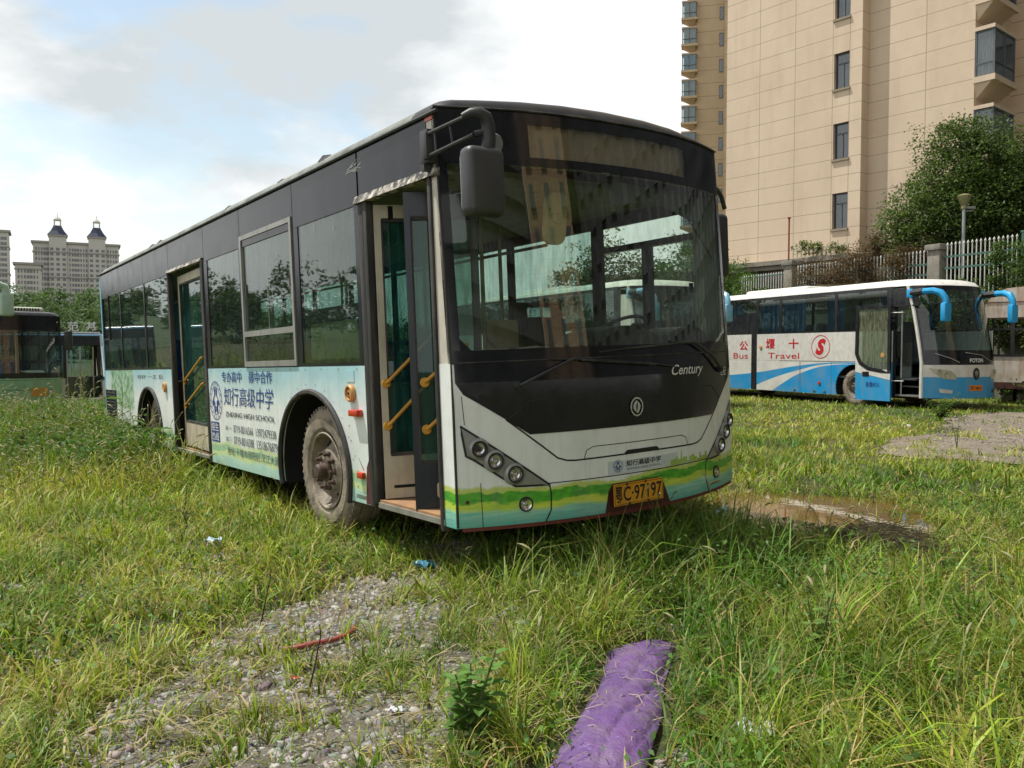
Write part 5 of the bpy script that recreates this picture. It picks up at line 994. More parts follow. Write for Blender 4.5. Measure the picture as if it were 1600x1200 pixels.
# ================================================================ GRAVEL
def cloud(name, parts_V, F0, cols, m):        # many copies of one small shape -> one mesh
    n_, k = parts_V.shape[0], parts_V.shape[1]; V = parts_V.reshape(-1, 3); F = (F0[None]+(np.arange(n_)*k)[:, None, None]).reshape(-1, F0.shape[1]); me = bpy.data.meshes.new(name)
    raw_mesh(me, V, F, np.repeat(cols, k, 0) if cols.ndim == 2 else cols.reshape(-1, 3)); me.materials.append(m); o = bpy.data.objects.new(name, me); COL.objects.link(o); return o
def attr_mat(name, rough=.8, trans=0.0, spec=.3):
    m = bpy.data.materials.new(name); m.use_nodes = True; n = m.node_tree.nodes; l = m.node_tree.links; b = n['Principled BSDF']; b.inputs['Roughness'].default_value = rough; b.inputs['Specular IOR Level'].default_value = spec
    a = n.new('ShaderNodeVertexColor'); a.layer_name = 'col'; l.new(a.outputs[0], b.inputs['Base Color'])
    if trans:
        tr = n.new('ShaderNodeBsdfTranslucent'); mul = n.new('ShaderNodeMix'); mul.data_type = 'RGBA'; mul.blend_type = 'MULTIPLY'; mul.inputs[0].default_value = 1; l.new(a.outputs[0], mul.inputs[6]); mul.inputs[7].default_value = (1.5, 1.6, .8, 1); l.new(mul.outputs[2], tr.inputs[0])
        mx = n.new('ShaderNodeMixShader'); mx.inputs[0].default_value = trans; l.new(b.outputs[0], mx.inputs[1]); l.new(tr.outputs[0], mx.inputs[2]); l.new(mx.outputs[0], n['Material Output'].inputs[0])
    return m
OCT = np.array([(1, 0, 0), (0, 1, 0), (-1, 0, 0), (0, -1, 0), (.3, .3, .8), (-.4, .1, .7), (.2, -.4, .75), (0, 0, -.8)], float); OF = np.array([(0, 1, 4), (1, 2, 5), (1, 5, 4), (2, 3, 5), (3, 6, 5), (3, 0, 6), (0, 4, 6), (4, 5, 6), (1, 0, 7), (2, 1, 7), (3, 2, 7), (0, 3, 7)])
def stones(x, y, s, seed):
    r = np.random.default_rng(seed); n_ = len(x); a = r.random(n_)*6.28; V = OCT[None]*(1+r.normal(0, .30, (n_, 8, 3)))+r.normal(0, .12, (n_, 8, 3)); V *= s[:, None, None]*np.array([1, .75, .55]); ca, sa = np.cos(a)[:, None], np.sin(a)[:, None]
    X = V[..., 0]*ca-V[..., 1]*sa; Y = V[..., 0]*sa+V[..., 1]*ca; Z = V[..., 2]+r.normal(0, .3, n_)[:, None]*X*.6
    return np.stack([X+x[:, None], Y+y[:, None], Z+(gz(x, y)+s*.08)[:, None]], -1)
n_ = 80000; x = rng.uniform(-3.2, 1.6, n_); y = rng.uniform(2.0, 6.2, n_); ins = inpoly(x, y, GRAVEL)
edge = fbm(x, y, 1.6, 5); keep = (ins & (edge > .12)) | ((~ins) & (edge > .60)); x, y = x[keep], y[keep]; s = rng.gamma(2.2, .0042, len(x))+.0025
c = rng.uniform(.13, .38, len(x))[:, None]*np.array([1.0, .96, .89])+rng.normal(0, .015, (len(x), 3)); c = np.clip(c*(.75+.5*fbm(x, y, 3, 9))[:, None], .03, .5)
M_stone = attr_mat('gravel_stone', .9)
tag(cloud('gravel', stones(x, y, s, 1), OF, c, M_stone), 'grey crushed gravel showing between the grass tufts', 'gravel', kind='stuff')
n_ = 26000; x = rng.uniform(4.5, 16, n_); y = rng.uniform(9.5, 20, n_); k = inpoly(x, y, ASPH); x, y = x[k], y[k]; s = rng.gamma(1.6, .0055, len(x))+.003
c = rng.uniform(.10, .30, len(x))[:, None]*np.array([1, .88, .72]); tag(cloud('grit', stones(x, y, s+.012, 2), OF, c, M_stone), 'loose grit scattered over the cracked asphalt patch', 'grit', kind='stuff')

# ================================================================ GRASS
BIV = Matrix(BM).inverted(); BI = np.array(BIV)
def busxy(x, y): return BI[0, 0]*x+BI[0, 1]*y+BI[0, 3], BI[1, 0]*x+BI[1, 1]*y+BI[1, 3]
def dens(x, y):
    ins = inpoly(x, y, GRAVEL); e = fbm(x, y, 1.6, 5); p = fbm(x, y, 2.6, 21)
    p2 = fbm(x, y, 3.6, 23); d = np.where(ins, np.clip((p2-.46)*6, .07, .95), np.clip(.55+(p-.42)*2.2, .15, 1.0)); edge_ = inpoly(x*1.0, y*1.0, [(a*.80-.16, (b-3.8)*.86+3.8) for a, b in GRAVEL]); d = np.where(ins & ~edge_, np.maximum(d, .38), d)
    rb = fbm(x, y, .9, 41)
    d = np.where(inpoly(x, y, ASPH), np.clip((p-.52)*4, 0, .6)*(fbm(x, y, .6, 44) > .42), d)
    d = np.where(((x-2.5)/.95)**2+((y-7.0)/1.05)**2 < .95, .10, d)
    d = np.where(inpoly(x, y, [(0.0, 2.0), (.38, 2.0), (.56, 2.9), (.62, 3.2), (.72, 3.6), (.80, 3.86), (.55, 3.93), (.40, 3.7), (.32, 3.4), (.20, 3.0), (.08, 2.6)]), 0, d)
    bx, by = busxy(x, y); under = (bx > .25) & (bx < 2.3) & (by > .5) & (by < 10.2); d = np.where(under, d*.25, d)
    for (cx, cy, c_, s_) in ((10.07, 20.7, math.cos(R(23.3)), math.sin(R(23.3))), (3.2, 21.4, math.cos(R(27)), math.sin(R(27)))):
        lx = (x-cx)*c_+(y-cy)*s_; ly = -(x-cx)*s_+(y-cy)*c_; d = np.where((lx > .15) & (lx < 2.4) & (ly > 0) & (ly < 12), 0, d)
    return d
def hgt(x, y):
    bx, by = busxy(x, y); h = .13+.10*fbm(x, y, .8, 33)
    h = h+.20*np.exp(-((bx-1.2)/2.0)**2-((by+.55)/.75)**2)                     # rank grass in front of the bumper
    h = h+.12*np.clip((x-.2)/1.2, 0, 1)*np.clip((5.6-y)/1.5, 0, 1)              # lower right of the view
    h = h+.40*np.exp(-((bx+.35)/.8)**2)*np.clip((by-4.0)/2.5, 0, 1)*(by < 12)     # tall weeds along the tail
    h = h+1.15*np.clip((-bx-1.0)/3.0, 0, 1)*np.clip((by-7)/4, 0, 1)*np.clip((30-by)/8, 0, 1)
    h = h+.40*np.clip((by-9.2)/3, 0, 1)*np.clip((3.2-bx)/2, 0, 1)*np.clip((22-by)/2, 0, 1)
    h = h+.11*np.exp(-((bx+.10)/.35)**2)*np.clip((by-.9)/.5, 0, 1)*(by < 10)
    h = h+.10*np.clip((-bx-.2)/1, 0, 1)*np.clip((by-2)/3, 0, 1)
    h = h-.05*np.clip((x-2)/2, 0, 1)*np.clip((y-8)/3, 0, 1)
    h = h*(1-.62*np.exp(-((x-2.4)/.8)**2-((y-6.2)/1.0)**2))
    h = np.where(inpoly(x, y, GRAVEL), h*.62, h)
    return np.clip(h, .06, 1.5)
def greens(x, y, n_, r):
    a = fbm(x, y, .55, 51); b = fbm(x, y, 2.2, 61); d = np.sqrt(x*x+y*y)
    t = np.clip((a*.6+b*.4-.33)*3.2, 0, 1)[:, None]
    c1 = np.array([.080, .185, .016]); c2 = np.array([.30, .355, .030]); c3 = np.array([.42, .34, .12])
    c = c1*(1-t)+c2*t; k = r.random(n_)[:, None]; dry = (r.random(n_) < .10+.16*t[:, 0])[:, None]
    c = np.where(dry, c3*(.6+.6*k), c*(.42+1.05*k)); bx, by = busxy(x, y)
    bus_shade = np.exp(-((bx-1.2)/2.2)**2-((by+.4)/.9)**2)[:, None]; c = c*(1-bus_shade*.45)+np.array([.04, .10, .02])*bus_shade*.45*(1+k)  # the bus's shade put into the blade colour ahead of the bumper
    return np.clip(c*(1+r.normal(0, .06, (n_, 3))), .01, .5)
def blades(name, d0, d1, per, wid, seed, m, hs=1.0, segs=3):
    r = np.random.default_rng(seed); A = 1.0
    ang = R(56 if d0 < 5 else 47); area = ang*(d1*d1-d0*d0); n_ = int(area*per); d = np.sqrt(r.random(n_)*(d1*d1-d0*d0)+d0*d0); th = r.uniform(-ang, ang, n_); x = d*np.sin(th); y = d*np.cos(th)
    k = r.random(n_) < dens(x, y); x, y = x[k], y[k]; n_ = len(x)
    # gather blades into tufts
    q = .16; cx = np.round(x/q)*q; cy = np.round(y/q)*q; jx = vn(cx*37, cy*41, 1.3, 71)-.5; jy = vn(cx*29, cy*31, 1.7, 72)-.5; pull = r.random(n_)**.6*.75
    ox = (cx+jx*q*1.4-x); oy = (cy+jy*q*1.4-y); x = x+ox*pull*.8; y = y+oy*pull*.8
    h = hgt(x, y)*hs*(.45+.9*r.random(n_)**1.3)*(.65+.7*vn(cx*17, cy*19, 1.1, 73)); w = wid*(.55+1.3*r.random(n_)**2.5)
    az = np.arctan2(-oy, -ox)+r.normal(0, .9, n_); lean = np.abs(r.normal(.30, .28, n_))+.15*pull; droop = r.uniform(.1, 1.1, n_); face = az+PI/2+r.normal(0, .5, n_)
    ts = np.linspace(0, 1, segs+1); V = []; z0 = gz(x, y)-.01
    for t in ts:
        a = lean+droop*t*t; rad = h*t*np.sin(np.minimum(a, 1.5)); zz = h*t*np.cos(np.minimum(a, 1.45)); ww = w*(1-t**1.6*.97)*.5
        cx_, cy_ = x+np.cos(az)*rad, y+np.sin(az)*rad
        V.append(np.stack([cx_-np.cos(face)*ww, cy_-np.sin(face)*ww, z0+zz], -1)); V.append(np.stack([cx_+np.cos(face)*ww, cy_+np.sin(face)*ww, z0+zz+.15*ww], -1))
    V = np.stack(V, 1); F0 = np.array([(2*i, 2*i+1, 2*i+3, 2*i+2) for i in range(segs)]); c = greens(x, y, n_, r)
    C = c[:, None, :]*(1-.0*ts.repeat(2)[None, :, None]); tip = (ts.repeat(2) > .7)[None, :, None]*(r.random(n_) < .35)[:, None, None]; C = np.where(tip, C*.4+np.array([.26, .22, .09])*.6, C)
    print(name, n_); return cloud(name, V, F0, C, m)
M_grass = attr_mat('grass_blade', .5, .24)
QG = 1.0
tag(blades('grass', 1.8, 4.2, 3700*QG, .0080, 11, M_grass, segs=4), 'sunlit green and yellow grass in the near foreground', 'grass', kind='stuff')
tag(blades('grass', 4.2, 8.5, 2100*QG, .0098, 12, M_grass), 'grass around the front of the nearest bus', 'grass', kind='stuff')
tag(blades('grass', 8.5, 16, 850*QG, .0145, 13, M_grass), 'tall grass beside the tail of the bus', 'grass', kind='stuff')
tag(blades('grass', 16, 34, 300*QG, .023, 14, M_grass, segs=2), 'distant grass at the feet of the far vehicles', 'grass', kind='stuff')
r_ = np.random.default_rng(4); n_ = 26000; d_ = np.sqrt(r_.random(n_)*(9.0**2-2.2**2)+2.2**2); th = r_.uniform(-R(36), R(36), n_); x = d_*np.sin(th); y = d_*np.cos(th); k = r_.random(n_) < np.clip(dens(x, y)+.25, 0, 1)*fbm(x, y, 1.4, 81)*1.5*(((x-2.5)/1.0)**2+((y-7.0)/1.1)**2 > .9); x, y = x[k], y[k]; n_ = len(x)
a = r_.random(n_)*6.28; L_ = r_.uniform(.05, .22, n_); w2 = r_.uniform(.0012, .0035, n_); z0 = gz(x, y)+r_.random(n_)**2*.06; bz = r_.normal(0, .25, n_)*L_; ca, sa = np.cos(a), np.sin(a)
V = np.stack([np.stack([x-sa*w2, y+ca*w2, z0], -1), np.stack([x+sa*w2, y-ca*w2, z0], -1), np.stack([x+ca*L_*.5+sa*w2, y+sa*L_*.5-ca*w2, z0+.02+bz*.5], -1), np.stack([x+ca*L_*.5-sa*w2, y+sa*L_*.5+ca*w2, z0+.02+bz*.5], -1), np.stack([x+ca*L_, y+sa*L_, z0+bz*.6], -1), np.stack([x+ca*L_*.98, y+sa*L_*.98, z0+bz*.6], -1)], 1)
tag(cloud('dead_thatch', V, np.array([(0, 1, 2, 3), (3, 2, 4, 5)]), np.array([.36, .29, .15])*(.4+.9*r_.random(n_))[:, None], M_grass), 'dry fallen straw matted between the living grass', 'dead grass', kind='stuff')
# broad-leaved weeds and bristly seed heads on arching stalks in the tall stand
def heads(n_, seed, region, hh):
    r = np.random.default_rng(seed); V = []; C = []; F = []
    x, y = region(r, n_); h = hh(x, y, r); mbv = []; 
    seg = 6; k = 0
    for i in range(len(x)):
        az = r.random()*6.28; L_ = h[i]; z0 = float(gz(np.array(x[i]), np.array(y[i]))); pts = []
        for t in np.linspace(0, 1, 6): pts.append((x[i]+math.cos(az)*L_*.30*t*t, y[i]+math.sin(az)*L_*.30*t*t, z0+L_*(t-.14*t**3)))
        w = .0025+.0004*L_
        for j, p in enumerate(pts):
            V += [(p[0]-math.sin(az)*w, p[1]+math.cos(az)*w, p[2]), (p[0]+math.sin(az)*w, p[1]-math.cos(az)*w, p[2])]; C += [(.13, .15, .04)]*2
            if j: F.append((k+2*j-2, k+2*j-1, k+2*j+1, k+2*j))
        k += 12; e = Vector(pts[-1]); dirv = (Vector(pts[-1])-Vector(pts[-2])).normalized(); hl = r.uniform(.05, .10); rad = r.uniform(.006, .010); dr_ = Vector((dirv.x, dirv.y, dirv.z*.35)).normalized()
        ring = []
        for t, q in ((0, .4), (.3, 1), (.7, .9), (1, .1)):
            c = e+dirv.lerp(dr_, t)*hl*t; a1 = Vector((-math.sin(az), math.cos(az), 0)); a2 = dirv.cross(a1)
            for s_ in range(4): V.append(tuple(c+(a1*math.cos(s_*PI/2)+a2*math.sin(s_*PI/2))*rad*q)); C.append((.30, .30, .14))
        for t in range(3):
            for s_ in range(4): F.append((k+t*4+s_, k+t*4+(s_+1) % 4, k+t*4+4+(s_+1) % 4, k+t*4+4+s_))
        k += 16
    me = bpy.data.meshes.new('seed_heads'); raw_mesh(me, np.array(V), np.array(F), np.array(C)); me.materials.append(M_grass); o = bpy.data.objects.new('seed_heads', me); COL.objects.link(o); return o
def reg_left(r, n_):
    bx = -np.abs(r.normal(.1, 2.2, n_))-.1; by = r.uniform(4.5, 15, n_); w = np.array(BM); return w[0, 0]*bx+w[0, 1]*by+w[0, 3], w[1, 0]*bx+w[1, 1]*by+w[1, 3]
def reg_fg(r, n_):
    x = np.concatenate([r.uniform(-2.6, 3.6, n_//2), r.uniform(.2, 4.5, n_-n_//2)]); y = r.uniform(2.6, 7, n_); return x, y
tag(heads(1500, 5, reg_left, lambda x, y, r: hgt(x, y)*r.uniform(1.0, 1.6, len(x))), 'bristly pale seed heads arching over the tall weeds', 'grass', kind='stuff')
tag(heads(90, 6, reg_fg, lambda x, y, r: hgt(x, y)*r.uniform(1.0, 1.5, len(x))+.05), 'thin seed stalks among the foreground grass', 'grass', kind='stuff')
# leafy ground cover: small leaves in clumps
def leafcloud(cx, cy, cz, n_, r, size, aspect=.5):
    """n leaves (quads folded on the midrib) around given centres"""
    V = np.array([(0, 0, 0), (.5, .5*aspect*1.0, .10), (1, 0, -.05), (.5, -.5*aspect, .10)], float); a = r.random(n_)*6.28; t = r.normal(.1, .6, n_); ro = r.normal(0, .6, n_); s = size*(.6+.8*r.random(n_))
    X = V[None, :, 0]*s[:, None]; Y = V[None, :, 1]*s[:, None]; Z = V[None, :, 2]*s[:, None]
    Y, Z = Y*np.cos(ro)[:, None]-Z*np.sin(ro)[:, None], Y*np.sin(ro)[:, None]+Z*np.cos(ro)[:, None]
    X, Z = X*np.cos(t)[:, None]-Z*np.sin(t)[:, None], X*np.sin(t)[:, None]+Z*np.cos(t)[:, None]
    X, Y = X*np.cos(a)[:, None]-Y*np.sin(a)[:, None], X*np.sin(a)[:, None]+Y*np.cos(a)[:, None]
    return np.stack([X+cx[:, None], Y+cy[:, None], Z+cz[:, None]], -1)
LF = np.array([(0, 1, 2, 3)])
M_leaf = attr_mat('leaf', .6, .30, .25); M_wood = mat('bark', (.10, .075, .05), .9, bump=.6, bscale=30)
r_ = np.random.default_rng(77)
n_ = 34000; bx = -np.abs(r_.normal(1.6, 2.6, n_))-.0; by = r_.uniform(6.0, 20, n_); bx = np.where(by > 10.5, bx+2.5, bx); w_ = np.array(BM); x = w_[0, 0]*bx+w_[0, 1]*by+w_[0, 3]; y = w_[1, 0]*bx+w_[1, 1]*by+w_[1, 3]
k = (fbm(x, y, 1.0, 91) > .46); x, y = x[k], y[k]; z = gz(x, y)+hgt(x, y)*r_.random(len(x))**.6*.95
c = np.array([.055, .12, .025])*(.7+.9*r_.random(len(x)))[:, None]; tag(cloud('weed_cover', leafcloud(x, y, z, len(x), r_, .075), LF, c, M_leaf), 'leafy broad weeds massed behind and left of the bus', 'weeds', kind='stuff')
n_ = 26000; x = r_.uniform(-3.5, 5, n_); y = r_.uniform(2.3, 9, n_); k = (fbm(x, y, 1.3, 95) > .56) & (~inpoly(x, y, GRAVEL)); x, y = x[k], y[k]; z = gz(x, y)+hgt(x, y)*r_.random(len(x))*.8
c = np.array([.07, .14, .03])*(.7+.9*r_.random(len(x)))[:, None]; tag(cloud('weed_cover', leafcloud(x, y, z, len(x), r_, .035), LF, c, M_leaf), 'small-leaved weeds among the foreground grass', 'weeds', kind='stuff')

# ---------------------------------------------------------------- individual weeds
def weed(x, y, h, n_leaf, size, label, col=(.07, .16, .03), stems=1, aspect=.45, spread=.35, group=None, stemcol='weed_stem', sc=(.10, .13, .04)):
    z0 = float(gz(np.array(float(x)), np.array(float(y)))); root = thing('weed_plant', Matrix.Translation((x, y, z0)), label, 'weed', group); r = np.random.default_rng(int(abs(x*1000)+y*77)); mb = MB(); LX = []; 
    for s_ in range(stems):
        a = r.random()*6.28; sp_ = (0 if stems == 1 else spread*r.uniform(.3, 1))*h; pts = [(math.cos(a)*sp_*t**1.4, math.sin(a)*sp_*t**1.4, h*t*r.uniform(.97, 1.03)*(1 if s_ == 0 else .8)) for t in np.linspace(0, 1, 7)]
        if sc[0] < .06:
            pts = [(p[0]+.10*h*math.sin(p[2]/h*2.2+x)+r.normal(0, .012)*h, p[1]+r.normal(0, .012)*h, p[2]) for p in pts]
            for q in (2, 3, 4, 5): b_ = r.random()*6.28; mb.tube([pts[q], (pts[q][0]+math.cos(b_)*.12*h, pts[q][1]+math.sin(b_)*.12*h, pts[q][2]+.09*h), (pts[q][0]+math.cos(b_)*.16*h, pts[q][1]+math.sin(b_)*.16*h, pts[q][2]+.18*h)], .0016, 4)
        if True: pass
        mb.tube(pts, [(.0035 if sc[0] < .06 else .006)*(1-.7*t)+.0012 for t in np.linspace(0, 1, 7)], 5)
        for i in range(n_leaf):
            t = .15+.85*(i+r.random()*.5)/n_leaf; k = min(int(t*6), 5); f = t*6-k; p = Vector(pts[k]).lerp(Vector(pts[min(k+1, 6)]), min(f, 1)); LX.append((p, i*2.4+r.random(), size*(1.25-.6*t)*r.uniform(.8, 1.2)))
    mb.build('stem', mat(stemcol, sc, .7), root)
    if n_leaf:
        V = []; C = []; F = []; k = 0
        for p, a, s_ in LX:       # leaf of 6 points, folded and drooping
            d = Vector((math.cos(a), math.sin(a), .35)); d.normalize(); q = Vector((-math.sin(a), math.cos(a), 0)); up = Vector((0, 0, 1)); w_ = s_*aspect*.5
            P_ = [p, p+d*s_*.35+q*w_+up*.02*s_, p+d*s_*.7+q*w_*.8-up*.06*s_, p+d*s_-up*.25*s_, p+d*s_*.7-q*w_*.8-up*.06*s_, p+d*s_*.35-q*w_+up*.02*s_, p+d*s_*.35-up*.04*s_, p+d*s_*.7-up*.12*s_]
            V += [tuple(v) for v in P_]; C += [tuple(np.array(col)*r.uniform(.75, 1.3))]*8; F += [(k, k+1, k+6, k+6), (k, k+6, k+5, k+5), (k+1, k+2, k+7, k+6), (k+6, k+7, k+4, k+5), (k+2, k+3, k+7, k+7), (k+7, k+3, k+4, k+4)]; k += 8
        bm = bmesh.new(); vs = [bm.verts.new(v) for v in V]
        for f in F: bm.faces.new([vs[i] for i in dict.fromkeys(f)])
        me = bpy.data.meshes.new('leaf'); bm.to_mesh(me); bm.free(); at = me.color_attributes.new('col', 'FLOAT_COLOR', 'POINT'); cc = np.ones((len(V), 4), np.float32); cc[:, :3] = C; at.data.foreach_set('color', cc.ravel()); me.materials.append(M_leaf)
        o = bpy.data.objects.new('leaves', me); COL.objects.link(o); o.parent = root; o['kind'] = 'stuff'
    return root
weed(-.14, 2.86, .34, 22, .10, 'bushy green weed with toothed leaves at the edge of the near gravel', (.10, .20, .04), stems=3, spread=.30)
weed(.62, 5.45, .50, 20, .11, 'pale fresh seedling rising in front of the number plate', (.20, .28, .10), stems=1, aspect=.34)
weed(1.30, 3.55, .36, 13, .07, 'light green vine-leaved weed in the right foreground', (.13, .22, .05), stems=3, aspect=.7, spread=.5)
weed(2.05, 3.75, .34, 14, .05, 'small-leaved weed near the right edge of the grass', (.10, .18, .04), stems=4, spread=.45)
weed(-5.55, 12.0, 1.05, 9, .55, 'tall corn-like weed with long drooping leaves by the rear wheel', (.12, .20, .05), stems=1, aspect=.12)
weed(-6.9, 13.3, .70, 9, .45, 'lower corn-like weed beyond the tail corner of the bus', (.10, .19, .05), stems=1, aspect=.12)
weed(-4.35, 10.0, .80, 8, .42, 'long-leaved weed in front of the rear doorway', (.10, .18, .05), stems=1, aspect=.10)
weed(-2.42, 6.3, .45, 7, .03, 'thin dark dead stalk left of the gravel', (.05, .035, .025), stems=1, stemcol='dead_stem', sc=(.045, .03, .02))
weed(-.80, 3.35, .30, 5, .02, 'short dark dead stalk standing in the near gravel', (.05, .035, .025), stems=1, stemcol='dead_stem', sc=(.045, .03, .02))
weed(-1.28, 4.35, .30, 5, .02, 'dead brown stalk behind the red hose', (.05, .035, .025), stems=1, stemcol='dead_stem', sc=(.045, .03, .02))
weed(8.6, 16.9, .55, 30, .13, 'leafy shrubby weed by the doorway of the blue coach', (.07, .13, .03), stems=6, spread=.8)
weed(6.3, 11.9, .55, 10, .04, 'slim upright weed on the near edge of the asphalt', (.08, .12, .03), stems=2, spread=.2)
weed(-16.0, 31.5, 1.6, 40, .14, 'tall pale-leaved weed growing in front of the dark bus', (.18, .22, .08), stems=3, spread=.15)
# heap of cut grey grass
r_ = np.random.default_rng(15); n_ = 2600; a = r_.random(n_)*6.28; q = np.sqrt(r_.random(n_))*.36; x = 2.45+q*np.cos(a); y = 5.60+q*np.sin(a)*.8; z0 = gz(x, y)+.16*(1-(q/.38)**2)*r_.random(n_)
b = r_.random(n_)*6.28; L_ = r_.uniform(.06, .22, n_); dx, dy, dz = np.cos(b)*L_, np.sin(b)*L_, r_.normal(0, .04, n_); wv = .004
V = np.stack([np.stack([x, y, z0-wv], -1), np.stack([x, y, z0+wv], -1), np.stack([x+dx, y+dy, z0+dz+wv*.4], -1), np.stack([x+dx, y+dy, z0+dz-wv*.4], -1)], 1)
tag(cloud('hay_heap', V, LF, np.array([.14, .12, .085])*(.6+.9*r_.random(n_))[:, None], M_grass), 'small heap of dry grey cut grass beside the puddle', 'hay heap')

# ---------------------------------------------------------------- litter
def gz1(x, y): return float(gz(np.array(float(x)), np.array(float(y))))
# purple bent sheet: an arched, dented vinyl roll lying in the grass
def purple():
    pts = [(.14, 2.20), (.20, 2.55), (.30, 2.86), (.37, 3.10), (.44, 3.36), (.50, 3.60), (.545, 3.80), (.56, 3.86)]; hw = [.175, .175, .17, .155, .14, .15, .165, .16]; ht = [.05, .055, .06, .05, .038, .055, .04, .005]
    nu = 90; nv = 50; ii = 0; V = []
    for i_ in range(nu):
        i = i_*40/(nu-1); t = i/40*(len(pts)-1); k = min(int(t), len(pts)-2); f = t-k; c = Vector(pts[k]).lerp(Vector(pts[k+1]), f); w = hw[k]*(1-f)+hw[k+1]*f; h = ht[k]*(1-f)+ht[k+1]*f
        for j in range(nv):
            s_ = -1+2*j/(nv-1); a = s_*1.15; x = c.x+w*math.sin(a)/math.sin(1.15); cr = .75*(.012*abs(math.sin(i*.42+s_*3.1))**.5*math.cos(i*.21-s_*2)+.010*abs(math.sin(i*.23-s_*4.5+1))**.6-.012*math.exp(-((s_-.25-.015*i+.3*math.sin(i*.15))/.07)**2)-.010*math.exp(-((i-18-5*s_)/.9)**2)-.008*math.exp(-((i-29+4*s_)/.8)**2))
            x += .045; y = c.y+.05*s_+.006*math.sin(s_*9+i*.5)
            if i > 32: y += (i-32)/8*(.05-.07*s_**2-.05*s_+.012*math.sin(s_*6))
            V.append((x, y, gz1(x, y)+.015+h*(math.cos(a)-math.cos(1.15))/(1-math.cos(1.15))+cr))
    F = [(i*nv+j, i*nv+j+1, (i+1)*nv+j+1, (i+1)*nv+j) for i in range(nu-1) for j in range(nv-1)]; n0 = len(V)
    V2 = [(x, y, z-.008) for x, y, z in V]; F2 = [tuple(n0+i for i in reversed(f)) for f in F]
    mb = MB(); mb.add(V+V2, F+F2, 0, True); return mb.build('purple_vinyl_sheet', mat('purple_vinyl', (.125, .070, .215), .38, col2=(.155, .078, .225), scale=4, amount=.5, dirt=(.24, .21, .20), dirt_amt=.45, dirt_scale=(3, 3, 3), bump=1.0, bscale=20), fix=False, auto=70)
tag(purple(), 'bent purple vinyl sheet lying in the foreground grass', 'plastic sheet')
r_ = np.random.default_rng(8); mb = MB()
for i in range(34):
    x0 = r_.uniform(.22, .60); y0 = r_.uniform(2.7, 3.75); a = r_.uniform(0, 6.28); L_ = r_.uniform(.06, .20); t0 = (y0-2.2)/1.6; z0 = gz1(x0, y0)+.075-.02*t0
    mb.tube([(x0, y0, z0-.03), (x0+math.cos(a)*L_*.5, y0+math.sin(a)*L_*.5, z0+.008), (x0+math.cos(a)*L_, y0+math.sin(a)*L_, z0-.02)], .0016, 4)
tag(mb.build('straw', mat('straw', (.42, .36, .27), .8)), 'thin dry straws lying over the purple sheet', 'straw', kind='stuff')
mb = MB(); mb.tube([(x, y, gz1(x, y)+.022+z) for x, y, z in [(-1.07, 3.86, 0), (-1.0, 3.87, .008), (-.93, 3.90, .014), (-.86, 3.94, .012), (-.80, 4.01, .012), (-.775, 4.09, .014), (-.785, 4.14, .01)]], .012, 10, cap=True); tag(mb.build('hose_piece', mat('red_hose', (.30, .035, .03), .45, dirt=(.25, .15, .12), dirt_amt=.5)), 'curved piece of red hose lying on the gravel', 'hose')
def scrap(x, y, s, m, label, cat, seed, dz=.02):
    r = np.random.default_rng(seed); n_ = 7; V = []
    for i in range(n_):
        for j in range(n_): V.append((x+(i/(n_-1)-.5)*s*(1+.3*r.normal()*.3), y+(j/(n_-1)-.5)*s*.7, gz1(x, y)+dz+.18*s*r.random()+.1*s*math.sin(i*1.7+j)))
    mb = MB(); mb.add(V, [(i*n_+j, i*n_+j+1, (i+1)*n_+j+1, (i+1)*n_+j) for i in range(n_-1) for j in range(n_-1)], 0, False); tag(mb.build('litter', m, fix=False), label, cat)
M_lit = mat('litter_white', (.62, .64, .66), .5); M_litb = mat('litter_blue', (.02, .20, .32), .4)
scrap(-.55, 5.35, .15, M_litb, 'scrap of blue plastic under the front door sill', 'plastic scrap', 1, .05)
scrap(-2.14, 6.0, .12, mat('litter_paleblue', (.45, .58, .68), .5), 'pale blue litter in the grass left of the gravel', 'litter', 2, .09)
scrap(-.44, 3.14, .05, M_lit, 'small white paper scrap on the gravel near the bushy weed', 'litter', 3, .02)
scrap(.84, 2.80, .13, M_lit, 'crumpled white paper in the grass right of the purple sheet', 'litter', 4, .07)
scrap(-1.62, 3.60, .045, M_lit, 'tiny white scrap on the gravel at the far left', 'litter', 5, .02)
scrap(-.92, 3.52, .03, M_red, 'tiny red scrap below the hose', 'litter', 6, .02)
for i, (x, y, s_, lb) in enumerate([(1.35, 7.6, .07, 'pale stone on the bare ground left of the puddle'), (1.75, 7.9, .05, 'smaller pale stone behind the puddle'), (7.35, 15.6, .14, 'pale rock in the grass by the coach wheel')]):
    V = stones(np.array([x]), np.array([y]), np.array([s_]), 40+i); tag(cloud('stone', V, OF, np.array([[.40, .38, .33]]), M_stone), lb, 'stone')
